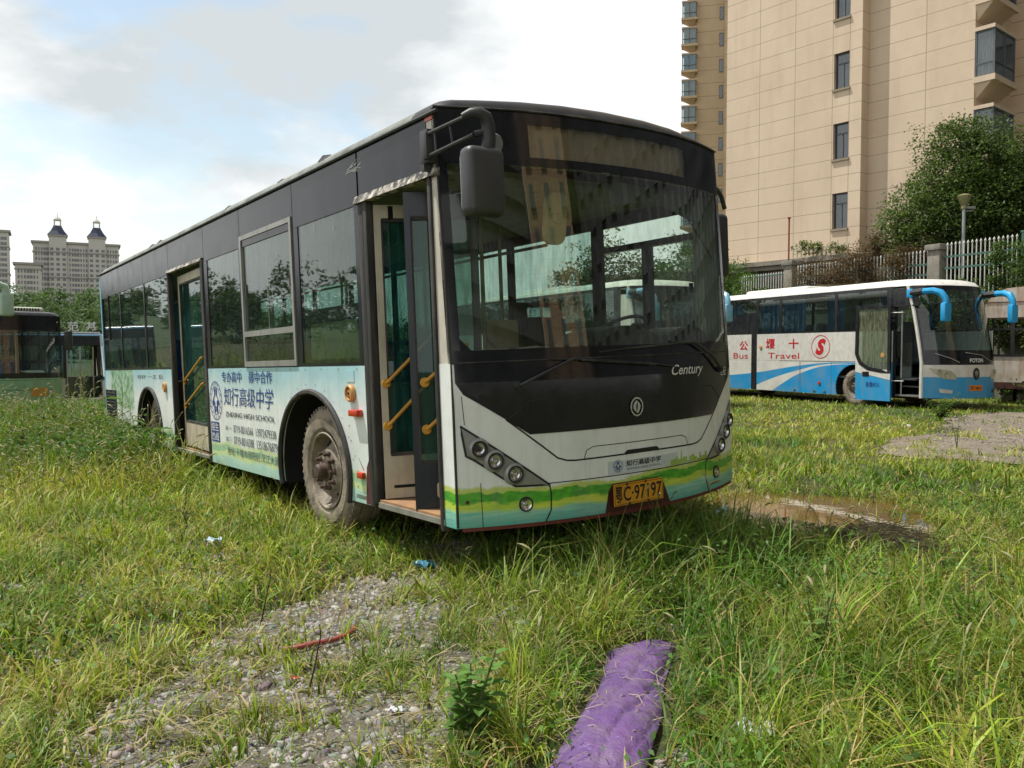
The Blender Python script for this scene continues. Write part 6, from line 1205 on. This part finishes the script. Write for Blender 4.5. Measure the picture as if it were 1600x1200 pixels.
# ================================================================ BUILDINGS
def facade_mat(name, col, col2, dz, z0=0.0, line=.022, lines=(), ax=1, dark=.52, stain=.42, dirx=None):
    """rendered wall with incised joints every dz metres of height and at given positions along it"""
    m = bpy.data.materials.new(name); m.use_nodes = True; n = m.node_tree.nodes; l = m.node_tree.links; b = n['Principled BSDF']; b.inputs['Roughness'].default_value = .85
    t = n.new('ShaderNodeTexCoord'); sp = n.new('ShaderNodeSeparateXYZ'); l.new(t.outputs['Object'], sp.inputs[0])
    def mm(op, a, c=0.0):
        x = n.new('ShaderNodeMath'); x.operation = op
        for i, v in enumerate((a, c)):
            if isinstance(v, (int, float)): x.inputs[i].default_value = v
            else: l.new(v, x.inputs[i])
        return x.outputs[0]
    fz = mm('MODULO', mm('ADD', sp.outputs[2], 100*dz-z0), dz); msk = mm('LESS_THAN', fz, line)
    for p in lines:
        d = mm('ABSOLUTE', mm('SUBTRACT', sp.outputs[ax], p)); msk = mm('MAXIMUM', msk, mm('LESS_THAN', d, line*.55))
    def nz(s, st=(1, 1, 1), d=6):
        mp = n.new('ShaderNodeMapping'); mp.inputs['Scale'].default_value = st; l.new(t.outputs['Object'], mp.inputs[0]); x = n.new('ShaderNodeTexNoise'); x.inputs['Scale'].default_value = s; x.inputs['Detail'].default_value = d; x.inputs['Roughness'].default_value = .6; l.new(mp.outputs[0], x.inputs['Vector']); return x.outputs[0]
    def mix(f, a, c):
        x = n.new('ShaderNodeMix'); x.data_type = 'RGBA'
        if isinstance(f, float): x.inputs[0].default_value = f
        else: l.new(f, x.inputs[0])
        for i, v in ((6, a), (7, c)):
            if isinstance(v, tuple): x.inputs[i].default_value = (*v, 1)
            else: l.new(v, x.inputs[i])
        return x.outputs[2]
    def mr(v, a, c, hi):
        x = n.new('ShaderNodeMapRange'); l.new(v, x.inputs[0]); x.inputs[1].default_value = a; x.inputs[2].default_value = c; x.inputs[4].default_value = hi; return x.outputs[0]
    c = mix(mr(nz(.35), .35, .65, 1.0), col, col2)
    c = mix(mr(nz(.8, (1.6, 1.6, .25), 8), .5, .8, stain), c, tuple(v*.62 for v in col))
    c = mix(mr(nz(2.5, (1, 1, 1), 8), .5, .75, stain*.6), c, tuple(v*.8 for v in col))
    c = mix(msk, c, tuple(v*dark for v in col)); l.new(c, b.inputs['Base Color']); return m
M_wframe = mat('window_frame_grey', (.10, .115, .13), .5)
M_bglass = glass('apartment_glass', (.25, .32, .36), film=(.10, .12, .14), film_amt=.25, boost=1.5)
M_room = mat('dark_room', (.03, .03, .035), .9)
M_bcurt = mat('pale_curtain', (.55, .56, .55), .8, col2=(.38, .40, .41), scale=8)
M_sill = mat('stained_sill', (.30, .25, .18), .85)
TAN = (.60, .475, .35); TAN2 = (.66, .53, .395)
gframe = frame(17.23, 31.8, 0, 39.6)
apt = thing('apartment_block', gframe, 'large tan apartment block with grooved panels and a column of small windows, nearest building', 'building')
gx = lambda y, z, t: (-t, y, z)
YJ = (11.0, 9.27, 7.48); LW, HW = .62, 1.50
Mg = facade_mat('tan_render', TAN, TAN2, .731, z0=.06, lines=(9.30, 7.50, 5.72, 4.96, 2.09, .0), line=.024)
TOPZ = 62
wz = [6.62+2.925*k for k in range(-0, 18)]
mb = MB()
y0, y1 = 4.97, 5.66
mb.box((0, y1, 5.45), (3, 11.1, TOPZ)); mb.box((0, 4.42, 5.45), (3, y0, TOPZ))
zp = 5.45
for z in wz: mb.box((0, y0, zp), (3, y1, z)); zp = z+HW
mb.box((0, y0, zp), (3, y1, TOPZ))
mb.box((.60, .27, 5.45), (3.2, 4.42, TOPZ))
mb.build('wall', Mg, apt)
for z in wz[:11]:
    mb = MB()
    for a, b, c, d in ((y0, z, y0+.045, z+HW), (y1-.045, z, y1, z+HW), (y0, z, y1, z+.05), (y0, z+HW-.05, y1, z+HW), (y0, z+HW*.70, y1, z+HW*.70+.05), (y0+.31, z, y0+.36, z+HW*.7)): mb.panel([(a, b), (c, b), (c, d), (a, d)], gx, -.20, -.14, 3)
    f = mb.build('window', M_wframe, apt)
    mb = MB(); mb.panel([(y0, z), (y1, z), (y1, z+HW), (y0, z+HW)], gx, -.19, -.17, 3); mb.build('pane', M_bglass, f)
    mb = MB(); mb.box((.55, y0, z), (.6, y1, z+HW)); mb.build('room', M_room, f)
    mb = MB(); mb.box((-.07, y0-.05, z-.09), (.12, y1+.05, z-.002)); mb.build('sill', M_sill, f)
    if int(z*7) % 3: mb = MB(); mb.box((.3, y0+.02, z), (.32, y0+.34, z+HW*.95)); mb.build('curtain', M_bcurt, f)
mb = MB(); mb.lathe([(.06, -.005), (0, -.005)], axis((-.003, 5.95, 12.9), (-1, 0, 0)), 12); mb.build('pipe_hole', M_dark, apt)
# right-hand shaded face with corner bays
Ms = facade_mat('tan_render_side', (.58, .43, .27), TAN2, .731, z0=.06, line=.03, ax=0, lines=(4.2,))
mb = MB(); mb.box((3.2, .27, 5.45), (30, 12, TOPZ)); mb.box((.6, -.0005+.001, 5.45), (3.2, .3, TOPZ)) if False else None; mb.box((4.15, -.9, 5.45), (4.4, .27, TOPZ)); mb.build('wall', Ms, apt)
def bay(parent, x0, x1, yo, z, h=1.55, base=0.0, curt=True, n=2):
    mb = MB(); mb.prism([(x0-.1, base), (x1+.1, base), (x1+.1, base-yo-.05), (x0-.1, base-yo-.05)], lambda x, y, t: (x, y, t), z+h, z+h+.14); mb.build('bay_cap', M_bay, parent)
    mb = MB(); mb.prism([(x0-.15, base), (x1+.15, base), (x1+.15, base-yo-.1), (x0-.15, base-yo-.1)], lambda x, y, t: (x, y, t), z-.22, z)
    mb.add([(x0+.1, base, z-.75), (x1-.1, base, z-.75), (x1+.1, base-yo, z-.2), (x0-.1, base-yo, z-.2), (x0-.1, base, z-.2), (x1+.1, base, z-.2)], [(0, 1, 2, 3), (0, 3, 4), (1, 5, 2)]); o = mb.build('bay_window', M_bay, parent)
    mb = MB()
    for (a, b) in ((x0, base-yo), (x1, base-yo), ((x0+x1)/2, base-yo), (x0, base-.03), (x1, base-.03)): mb.box((a-.035, b-.035, z), (a+.035, b+.035, z+h))
    for zz in (z+.02, z+h*.28, z+h-.06):
        mb.box((x0, base-yo-.03, zz), (x1, base-yo+.03, zz+.05)); mb.box((x0-.03, base-yo, zz), (x0+.03, base, zz+.05)); mb.box((x1-.03, base-yo, zz), (x1+.03, base, zz+.05))
    mb.build('bay_frame', M_wframe, o)
    mb = MB(); mb.box((x0, base-yo-.005, z), (x1, base-yo+.005, z+h)); mb.box((x0-.005, base-yo, z), (x0+.005, base, z+h)); mb.box((x1-.005, base-yo, z), (x1+.005, base, z+h)); mb.build('pane', M_bayg, o)
    if curt:
        V = []; nn = 30
        for i in range(nn+1):
            t = i/nn; V += [(x0+.10+.02*math.sin(i*2.1), base-yo+.1+(yo-.1)*t, z+.05), (x0+.10+.02*math.sin(i*2.1), base-yo+.1+(yo-.1)*t, z+h-.05)]
        mb = MB(); mb.add(V, [(2*i, 2*i+2, 2*i+3, 2*i+1) for i in range(nn)]); V = []
        for i in range(nn+1):
            t = i/nn; V += [(x0+.1+(x1-x0)*.45*t, base-yo+.10+.02*math.sin(i*2.1), z+.05), (x0+.1+(x1-x0)*.45*t, base-yo+.10+.02*math.sin(i*2.1), z+h-.05)]
        mb.add(V, [(2*i, 2*i+2, 2*i+3, 2*i+1) for i in range(nn)]); mb.build('curtain', M_bcurt, o, fix=False)
M_bayg = glass('bay_glass', (.62, .68, .70), film=(.3, .32, .33), film_amt=.2, boost=1.0)
M_bay = facade_mat('bay_render', TAN, TAN2, 50, line=.01)
for k, z in enumerate([5.93+2.925*k for k in range(12)]): bay(apt, .65, 2.5, .67, z, 1.72, base=.27)
for k in range(10):
    mb = MB(); z = 5.9+2.925*k
    mb.box((4.9, -1.3, z-.15), (9.5, 0, z)); 
    for i in range(24): mb.box((4.9+i*.2, -1.28, z), (4.92+i*.2, -1.25, z+1.0))
    mb.box((4.9, -1.29, z+1.0), (9.5, -1.24, z+1.05)); mb.build('balcony', [M_bay, M_wframe][0:1], apt)
# podium with overhanging slab
mb = MB(); mb.box((-.25, 4.3, 1.5), (3, 20, 5.05)); mb.box((.4, -1, 1.5), (3.2, 4.3, 5.05)); mb.build('podium', mat('podium_grey', (.26, .23, .19), .9, dirt=(.1, .09, .07), dirt_amt=.5), apt)
mb = MB(); mb.box((-.75, 4.2, 5.25), (0, 20, 5.445)); mb.box((-.6, 4.2, 5.05), (0, 20, 5.25)); mb.build('podium_slab', mat('slab_grey', (.27, .24, .20), .9, dirt=(.1, .09, .07), dirt_amt=.6), apt)
# tower farther back on the left of the block
tw = thing('apartment_tower', frame(23.6, 97, 0, -14), 'slender tan apartment tower behind the large block, with a column of projecting bay windows', 'building')
Mt = facade_mat('tower_render', (.52, .40, .26), (.58, .45, .30), 1.45, line=.05, stain=.3)
mb = MB(); mb.box((-3.3, .0, 2), (14, 14, 95)); mb.box((.5, -.6, 2), (14, 0, 95)); mb.build('wall', Mt, tw)
for k in range(18):
    z = 7.0+2.925*k
    o_ = MB(); o_.box((-4.3, -.9, z-.25), (-2.5, .4, z)); o_.box((-4.25, -.85, z+1.75), (-2.55, .4, z+1.9)); o_.add([(-2.9, .3, z-.9), (-4.1, -.8, z-.25), (-2.7, -.8, z-.25), (-4.2, .3, z-.25)], [(0, 1, 2), (0, 1, 3)]); o = o_.build('bay_window', Mt, tw)
    mb = MB()
    for a in (-4.2, -3.45, -2.7): mb.box((a, -.85, z), (a+.09, -.77, z+1.75))
    mb.box((-4.2, -.85, z+.5), (-2.6, -.78, z+.58)); mb.build('bay_frame', M_wframe, o)
    mb = MB(); mb.box((-4.18, -.8, z), (-2.6, -.78, z+1.75)); mb.box((-4.18, -.8, z), (-4.16, .3, z+1.75)); mb.build('pane', G_coach, o)
    mb = MB(); mb.box((-4.0, -.6, z), (-2.75, -.55, z+1.75)); mb.build('curtain', M_bcurt if k % 3 else M_cblue, o)
    mb = MB(); mb.box((-.1, -.03, z-.3), (.35, .0, z+1.2)); o = mb.build('window', M_wframe, tw); mb = MB(); mb.box((-.05, -.04, z-.2), (.30, -.032, z+1.1)); mb.build('pane', M_bglass, o)
# ---- far towers over the hill on the left
M_far = mat('far_render', (.46, .445, .40), .9, col2=(.42, .41, .37)); M_farw = mat('far_window', (.15, .16, .17), .5); M_farroof = mat('slate_blue_roof', (.035, .045, .085), .6); M_band = mat('far_band', (.30, .28, .25), .9)
def far_block(label, x, y, deg, z0, w, d, h, nx, groups=None, turrets=(), towers=()):
    o = thing('apartment_tower', frame(x, y, z0, deg), label, 'building')
    mb = MB(); mb.box((0, 0, 0), (w, d, h), 0)
    for t in towers: mb.box((t-4.6, -1.6, 0), (t+4.6, d*.5, h+4), 0)
    mb.build('wall', M_far, o)
    mb = MB()
    for z in np.arange(12, h, 15.): mb.box((-.4, -.4, z), (w+.4, d, z+.7))
    mb.box((-1, -1, h), (w+1, d+1, h+1.2))
    for t in towers:
        mb.box((t-5.1, -2.2, h+4), (t+5.1, d*.5, h+5))
        for z in np.arange(12, h, 15.): mb.box((t-4.9, -2.0, z), (t+4.9, 0, z+.7))
    mb.build('cornice', M_band, o)
    rows = np.arange(1.2, h-1.5, 3.0); mb = MB()
    for i, z in enumerate(rows):
        for xx in np.linspace(1.6, w-1.6, nx):
            if any(abs(xx-t) < 5.0 for t in towers): continue
            s_ = .50+.18*math.sin(xx*7.7)
            mb.box((xx-s_, -.06, z), (xx+s_, 0, z+1.7))
        for t in towers:
            for q in (-3.2, 0, 3.2): mb.box((t+q-.9, -1.66, z), (t+q+.9, -1.6, z+1.6))
    ob = mb.build('windows', M_farw, o, fix=False); ob['kind'] = 'stuff'
    for t in turrets:
        mb = MB(); zb = h+5
        r4 = [(5.4, 0), (3.6, 2.4), (2.0, 5.6)]
        V = []; 
        for r, z in r4: V += [(t-r, 3-r*.8-1, zb+z), (t+r, 3-r*.8-1, zb+z), (t+r, 3+r*.8, zb+z), (t-r, 3+r*.8, zb+z)]
        mb.add(V, [(i*4+j, i*4+(j+1) % 4, i*4+4+(j+1) % 4, i*4+4+j) for i in range(2) for j in range(4)]+[(8, 9, 10, 11)]); ro = mb.build('turret_roof', M_farroof, o)
        mb = MB()
        for sx in (-1.6, 1.6):
            for sy in (-1.4, 1.4): mb.box((t+sx-.35, 2.6+sy-.35, zb+5.6), (t+sx+.35, 2.6+sy+.35, zb+8.8))
        mb.box((t-2.1, .7, zb+8.8), (t+2.1, 4.5, zb+9.4)); mb.box((t-2.2, .6, zb+5.3), (t+2.2, 4.6, zb+5.9)); mb.lathe([(2.2, 9.4), (1.6, 10.4), (.2, 11.3), (.12, 13.5), (0, 13.5)], Matrix.Translation((t, 2.6, zb)), 8, 0); mb.build('lantern', M_far, o)
    return o
far_block('distant pale apartment tower with two slate turrets', -282.5, 500, 27, 3, 46, 16, 62.5, 30, turrets=(13, 34), towers=(13, 34))
far_block('distant pale tower cut by the left edge of the view', -308.5, 467, 29, 3, 27, 16, 65.5, 17)
far_block('low pale apartment block between the two distant towers', -264, 450, 27, 3, 12, 12, 44.5, 7)
# ---- buildings that stand beyond the right edge and mirror in the windshield
def side_block(label, x, y, deg, w, d, h, m, nx, wm=None, base=2):
    o = thing('apartment_tower', frame(x, y, base, deg), label, 'building'); mb = MB(); mb.box((0, 0, 0), (d, w, h)); mb.build('wall', m, o); mb = MB()
    for z in np.arange(2, h-2, 3.0):
        for yy in np.linspace(2, w-2, nx): mb.box((-.08, yy-.7, z), (0, yy+.7, z+1.6)); mb.box((-.30, yy-.9, z-.15), (0, yy+.9, z))
    o2 = mb.build('windows', wm or M_farw, o, fix=False); o2['kind'] = 'stuff'; return o
def mirrored(label, phi, dist, w, d, h, m, nx):
    dg = 90-phi; a = R(dg); cx, cy = dist*math.sin(R(phi)), dist*math.cos(R(phi)); side_block(label, cx+math.sin(a)*w/2, cy-math.cos(a)*w/2, dg, w, d, h, m, nx)
mirrored('dark brown block beyond the right edge, mirrored at the far corner of the windshield', 52, 62, 26, 12, 58, mat('grey_tower', (.105, .11, .12), .9), 8)
mirrored('tan tower behind the viewer, mirrored in the middle of the windshield', 120, 45, 14, 14, 60, facade_mat('tan_tower', (.50, .33, .20), (.54, .37, .23), 1.5, line=.05), 3)
mirrored('dark gridded tower behind the viewer, mirrored in the left of the windshield', 147, 60, 36, 16, 74, mat('dark_tower', (.12, .11, .10), .9), 18)
mirrored('grey-brown block beyond the right edge, mirrored in the right of the windshield', 88, 58, 62, 16, 62, mat('grey_tower', (.105, .11, .12), .9), 15)
# ================================================================ WALL, FENCE, LAMP, POLE
wf_ = frame(19.6, 17.5, 0, 26.6); WL = 22.0
M_stone2 = mat('mossy_stone', (.16, .15, .11), .9, col2=(.09, .10, .06), scale=2, dirt=(.05, .06, .03), dirt_amt=.6, bump=.6, bscale=8)
def wpt(x, y, z): return wf_ @ Vector((x, y, z))
o = thing('retaining_wall', wf_, 'weathered stone retaining wall behind the coaches, carrying the picket fence', 'wall'); mb = MB(); mb.box((0, -14, -1), (.5, 30, 3.05)); mb.build('wall_body', M_stone2, o); mb = MB(); mb.box((-.06, -14, 3.05), (.56, 30, 3.17)); mb.build('coping', mat('coping_grey', (.28, .27, .24), .9, dirt=(.12, .11, .09), dirt_amt=.6), o)
te = MB(); te.box((.5, -14, -1), (8.2, 30, 3.0)); t_ = te.build('terrace', ground_mat()); t_.matrix_world = wf_; tag(t_, kind='structure')
M_picket = mat('picket_white', (.66, .66, .62), .5, dirt=(.3, .28, .2), dirt_amt=.4); M_rail = mat('rail_green', (.055, .13, .10), .5)
def fence(y0, y1, label, z=3.17, h=1.45, rails=(.72, 1.05), sp=.147):
    o = thing('picket_fence', wf_ @ Matrix.Translation((.2, y0, z)), label, 'fence', 'sections of white picket fence on the retaining wall'); n_ = int((y1-y0)/sp)
    for i in range(n_):
        y = (i+.5)*sp; hh = h+.12*math.exp(-((i % 12)-5.5)**2/18) if False else h
        mb = MB(); mb.tube([(0, y, 0), (0, y, hh)], .021, 6); mb.lathe([(.021, 0), (.036, .03), (.036, .05), (.012, .10), (0, .12)], Matrix.Translation((0, y, hh-.01)), 6); mb.build('picket', M_picket, o)
    for r in rails: mb = MB(); mb.box((-.02, 0, r), (.045, y1-y0, r+.06)); mb.build('rail', M_rail, o)
fence(9.42, 12.0, 'white picket fence with green rails, tall section right of the stone pillar', h=1.78, rails=(1.0, 1.38)); fence(5.0, 9.15, 'white picket fence beyond the green post, at the right edge', h=1.78, rails=(1.0, 1.38))
fence(12.5, 18.6, 'white picket fence section left of the stone pillar, part hidden by brown brush', h=1.62, rails=(.85, 1.2)); fence(19.15, 21.8, 'low teal-topped white fence section behind the coach roof', h=1.45, rails=(1.42,))
M_pil = mat('stone_pillar', (.27, .25, .21), .9, col2=(.17, .16, .13), scale=3, dirt=(.08, .08, .06), dirt_amt=.6, bump=.5, bscale=20)
for y_, h_, lb in ((12.03, 1.66, 'grey stone gate pillar between two fence sections, above the coach windshield'), (18.65, 1.75, 'stone pillar of the fence near the red pole')):
    o = thing('stone_pillar', wf_ @ Matrix.Translation((.05, y_, 3.17)), lb, 'pillar'); mb = MB(); mb.rbox((0, 0, 0), (.46, .46, h_), .02); mb.build('shaft', M_pil, o); mb = MB(); mb.rbox((-.07, -.07, h_), (.53, .53, h_+.20), .02); mb.build('cap', M_pil, o)
mb = MB(); mb.tube([(0, 0, 0), (0, 0, 1.9)], .065, 8); mb.box((-.07, -.07, 1.9), (.07, .07, 1.96)); o = mb.build('fence_post', M_rail); o.matrix_world = wf_ @ Matrix.Translation((.2, 9.28, 3.17)); tag(o, 'dark green fence post at the right edge of the picket fence', 'post')
lp = thing('street_lamp', Matrix.Translation((15.43, 29, 3.0)), 'grey lamp post with a faceted yellowish lantern head', 'street lamp'); mb = MB(); mb.tube([(0, 0, 0), (0, 0, 3.3)], .055, 10); mb.tube([(0, 0, 3.22), (.33, 0, 3.24)], .025, 6); mb.build('pole', mat('galvanised', (.36, .38, .38), .5, .3), lp)
mb = MB(); mb.box((.05, -.06, 3.30), (.36, .06, 3.38)); mb.build('arm_box', MATS['galvanised'], lp)
mb = MB(); mb.lathe([(.06, 3.38), (.11, 3.42), (.24, 3.74), (.10, 3.80), (0, 3.82)], Matrix.Identity(4), 8, smooth=False); mb.lathe([(.09, 3.30), (.10, 3.40), (0, 3.40)], Matrix.Identity(4), 8); mb.build('lantern', mat('aged_lantern', (.26, .25, .12), .4), lp)
mb = MB(); mb.tube([(11.75, 36, 3.0), (11.75, 36, 7.05)], .035, 6); mb.lathe([(.07, 0), (.07, .06), (0, .08)], Matrix.Translation((11.75, 36, 7.05)), 8); tag(mb.build('red_pole', mat('red_pole', (.28, .035, .03), .6)), 'thin red pole standing in front of the tan block', 'pole')
pln = thing('balustrade_planter', gframe @ Matrix.Translation((-.55, 4.6, 5.45)), 'small cream balustrade planter with shrubs on the podium slab', 'planter'); mb = MB(); mb.box((0, 0, 0), (.3, 2.6, .06)); mb.box((0, 0, .34), (.06, 2.6, .42))
for i in range(14): mb.box((0, i*.195, .06), (.05, i*.195+.07, .34))
mb.build('balustrade', mat('cream_balustrade', (.50, .46, .33), .8), pln)

# ================================================================ TREES AND SHRUBS
def crown(name, parent, blobs, n_, size, col, seed, world=True, aspect=.55, light=(1.0, 1.35)):
    r = np.random.default_rng(seed); B = np.array(blobs); vol = B[:, 3]*B[:, 4]*B[:, 5]; cnt = np.maximum((n_*vol**.8/np.sum(vol**.8)).astype(int), 5); X = []; 
    for (cx, cy, cz, rx, ry, rz), k in zip(blobs, cnt):
        ncl = max(6, k//28); u = r.normal(size=(ncl, 3)); u /= np.linalg.norm(u, axis=1)[:, None]; u *= (r.random(ncl)**.33*(1+.13*r.normal(size=ncl)))[:, None]
        c = u*np.array([rx, ry, rz])+np.array([cx, cy, cz]); idx = r.integers(0, ncl, k); s_ = .17*min(rx, rz)+size*.6; p = c[idx]+r.normal(size=(k, 3))*s_*.55*np.array([1, 1, .7]); X.append(p)
    X = np.concatenate(X); m_ = len(X); V = leafcloud(X[:, 0], X[:, 1], X[:, 2], m_, r, size, aspect); hue = r.random(m_)[:, None]; c = np.array(col)*(.6+.8*hue); y_ = (r.random(m_) < .06)[:, None]; c = np.where(y_, c*1.6+np.array([.04, .02, 0]), c)
    o = cloud(name, V, LF, c, M_leaf); o.parent = parent; o['kind'] = 'stuff'; return o
def tree(label, x, y, z, blobs, n_, size, col, seed, trunk=None, cat='tree', nm='broadleaf_tree', group=None):
    o = thing(nm, Matrix.Translation((x, y, z)), label, cat, group); crown('crown', o, blobs, n_, size, col, seed)
    mb = MB(); r = random.Random(seed)
    top = max(b[2] for b in blobs)
    if trunk: mb.tube([(0, 0, -.3), (.05, 0, top*.35), (-.05, .05, top*.8)], [trunk, trunk*.7, trunk*.25], 8)
    for b in blobs:
        s_ = Vector((0, 0, top*.12)); e = Vector(b[:3]); mb.tube([s_, s_.lerp(e, .5)+Vector((0, 0, .15*top*.2)), e], [(trunk or .05)*.5, (trunk or .05)*.3, .012], 5)
    mb.build('trunk', M_wood, o); return o
GR = (.075, .115, .035)
tree('large dense dark evergreen tree in front of the tan block', 16.6, 31, 3.0, [(0.0, 0, 5.2, 1.7, 1.5, 1.7), (-.2, .2, 6.2, .9, .9, .9), (1.3, 0, 4.7, 1.6, 1.5, 1.7), (-1.4, 0, 3.6, 1.6, 1.5, 1.5), (-2.2, -.3, 2.6, 1.2, 1.2, 1.3), (0, -.3, 3.2, 1.9, 1.6, 1.7), (1.8, 0, 3.0, 1.9, 1.6, 2.0), (-.9, -.4, 1.8, 1.8, 1.3, 1.2), (1.2, -.3, 1.6, 2.2, 1.4, 1.2), (2.9, 0, 4.2, 1.4, 1.3, 1.6)], 80000, .112, GR, 3, trunk=.22)
tree('dark evergreen tree half outside the right edge', 20.6, 32, 3.0, [(0, 0, 3.6, 1.7, 1.5, 1.8), (-.8, 0, 2.4, 1.6, 1.5, 1.6), (.9, 0, 2.6, 1.6, 1.5, 1.6)], 24000, .095, GR, 4, trunk=.18)
tree('round leafy shrub beside the mirror of the nearest bus, behind the fence', 10.2, 38.3, 3.0, [(0, 0, 1.4, 1.2, .8, 1.1), (-1.0, 0, 1.5, 1.0, .8, 1.2), (1.3, 0, 1.2, 1.1, .8, 1.0)], 7000, .10, (.05, .10, .025), 5, cat='shrub', nm='shrub')
tree('large green shrub behind the white coach, right of two', 6.1, 29.5, 2.6, [(0, 0, 1.3, 1.3, 1, 1.5), (-.9, 0, .9, 1.1, 1, 1.2), (1, 0, .8, 1.1, 1, 1.2)], 9000, .12, (.07, .13, .03), 6, cat='shrub', nm='shrub', trunk=.06)
tree('pink-tinged green shrub behind the white coach, left of two', 3.6, 30.0, 2.4, [(0, 0, 1.6, 1.2, 1, 1.6), (-1.1, 0, 1.2, 1.1, 1, 1.3), (.7, 0, 1.0, 1.1, 1, 1.2)], 9000, .12, (.10, .12, .05), 7, cat='shrub', nm='shrub', trunk=.06)
tree('brown half-bare brush growing through the fence', 12.9, 31.0, 3.1, [(0, 0, 1.1, 1.4, .5, 1.1), (-1.2, .9, .9, 1.1, .5, .9), (1.0, -1.2, 1.1, 1.0, .5, 1.0), (.5, 0, 2.1, .5, .3, .6)], 26000, .07, (.11, .075, .045), 8, cat='shrub', nm='shrub')
tree('ivy trailing over the picket fence', 15.1, 26.2, 3.1, [(0, 0, .9, .42, .3, 1.0), (.45, -.9, .9, .7, .4, 1.1), (-.5, .9, .2, .6, .35, .45), (1.0, -1.9, .8, .8, .5, 1.1), (-1.0, 2.0, .05, .7, .4, .35)], 11000, .085, (.06, .11, .028), 9, cat='ivy', nm='ivy')
tree('yellow-green bush hanging down the wall below the fence', 14.95, 25.9, 1.6, [(0, 0, .9, .6, .4, .9), (.6, -1.2, .9, .7, .4, 1.1), (-.55, 1.2, .9, .6, .35, .8), (1.1, -2.3, 1.1, .8, .5, 1.2), (-1.1, 2.4, 1.0, .6, .35, .6)], 16000, .09, (.09, .13, .03), 10, cat='shrub', nm='shrub')
tree('green bush at the foot of the wall beside the stripped bus', 16.6, 22.6, -.2, [(0, 0, .9, 1.6, .8, 1.3), (2, -.5, 1.0, 1.6, .8, 1.4), (-1.8, .5, .8, 1.3, .8, 1.1)], 9000, .10, (.06, .11, .03), 12, cat='shrub', nm='shrub')
tree('low leafy plants in the balustrade planter', 12.6, 36.0, 5.5, [(0, 0, .35, .7, .3, .35), (.9, -.8, .25, .5, .3, .25)], 1600, .08, (.10, .14, .04), 13, cat='plants', nm='planter_shrub')
tree('dark hedge along the podium behind the fence', 13.4, 34.2, 3.0, [(0, 0, .6, 1.0, .6, .7), (1.6, -.6, .6, 1.0, .6, .7), (-1.6, .6, .5, .9, .6, .6), (-3.0, 1.0, .5, .9, .6, .6)], 8000, .09, (.05, .08, .025), 14, cat='hedge', nm='hedge')
# wooded hill on the left: crowns one can tell apart in front, a mass behind
hx = np.linspace(-330, 40, 70); hy = np.linspace(120, 330, 30)
def hillz(x, y): return 14*np.exp(-((x+170)/120)**2)*np.clip((y-120)/90, 0, 1)-1.2+np.clip((y-118)/10, -1, 0)*3
tag(grid_obj('hill', hx, hy, hillz, mat('hill_green', (.035, .06, .022), .95, col2=(.06, .09, .03), scale=.3)), kind='structure')
r_ = np.random.default_rng(5); B = []
for i in range(330):
    x = r_.uniform(-320, 0); y = r_.uniform(150, 280); s_ = r_.uniform(3.0, 5.2); B.append((x, y, float(hillz(x, y))+s_*.6, s_, s_, s_*.95))
o = thing('wood', Matrix.Identity(4), 'wooded hill of grey-green trees below the distant towers', 'wood'); o['kind'] = 'stuff'; crown('wood_crowns', o, B, 170000, .85, (.065, .11, .05), 21)
B = []
for i in range(70):
    x = r_.uniform(-330, -120); y = r_.uniform(20, 150); s_ = r_.uniform(4, 7); B.append((x, y, s_*.7+r_.uniform(0, 7), s_, s_, s_))
o = thing('wood', Matrix.Identity(4), 'wooded bank beyond the left edge of the view', 'wood'); o['kind'] = 'stuff'; crown('wood_crowns', o, B, 60000, .9, (.045, .08, .035), 22)
SP = [(-93, 138, 12.5, 6.5), (-85, 134, 13.5, 6.2), (-77, 140, 12.5, 5.5), (-98, 132, 9.5, 5), (-89, 128, 8.2, 4.6), (-80, 130, 8.8, 5), (-72, 131, 8.0, 4.8), (-103, 138, 12, 6), (-68, 140, 10.5, 5), (-75, 126, 6.4, 4), (-95, 124, 6.2, 4)]
LB = ['tallest crown', 'broad crown', 'rounded crown', 'leaning dark crown', 'low crown', 'soft grey-green crown', 'small right-hand crown', 'left-edge crown', 'crown half behind the nearest bus', 'short front crown', 'short left front crown']
for (x, y, h_, s_), lb in zip(SP, LB):
    k = len(lb); tree('distant grey-green tree on the left hill, '+lb, x, y, -1.5, [(0, 0, h_*.72, s_*.55, s_*.5, h_*.30), (s_*.4, 0, h_*.52, s_*.5, s_*.5, h_*.26), (-s_*.42, 0, h_*.5, s_*.5, s_*.5, h_*.27), (0, -1, h_*.32, s_*.75, s_*.5, h_*.25), (0, -s_*.2, h_*.15, s_*.8, s_*.5, h_*.2)], 9000, .34, (.07+.003*(k % 5), .125, .055), 30+k, trunk=.3, group='trees on the left hill')
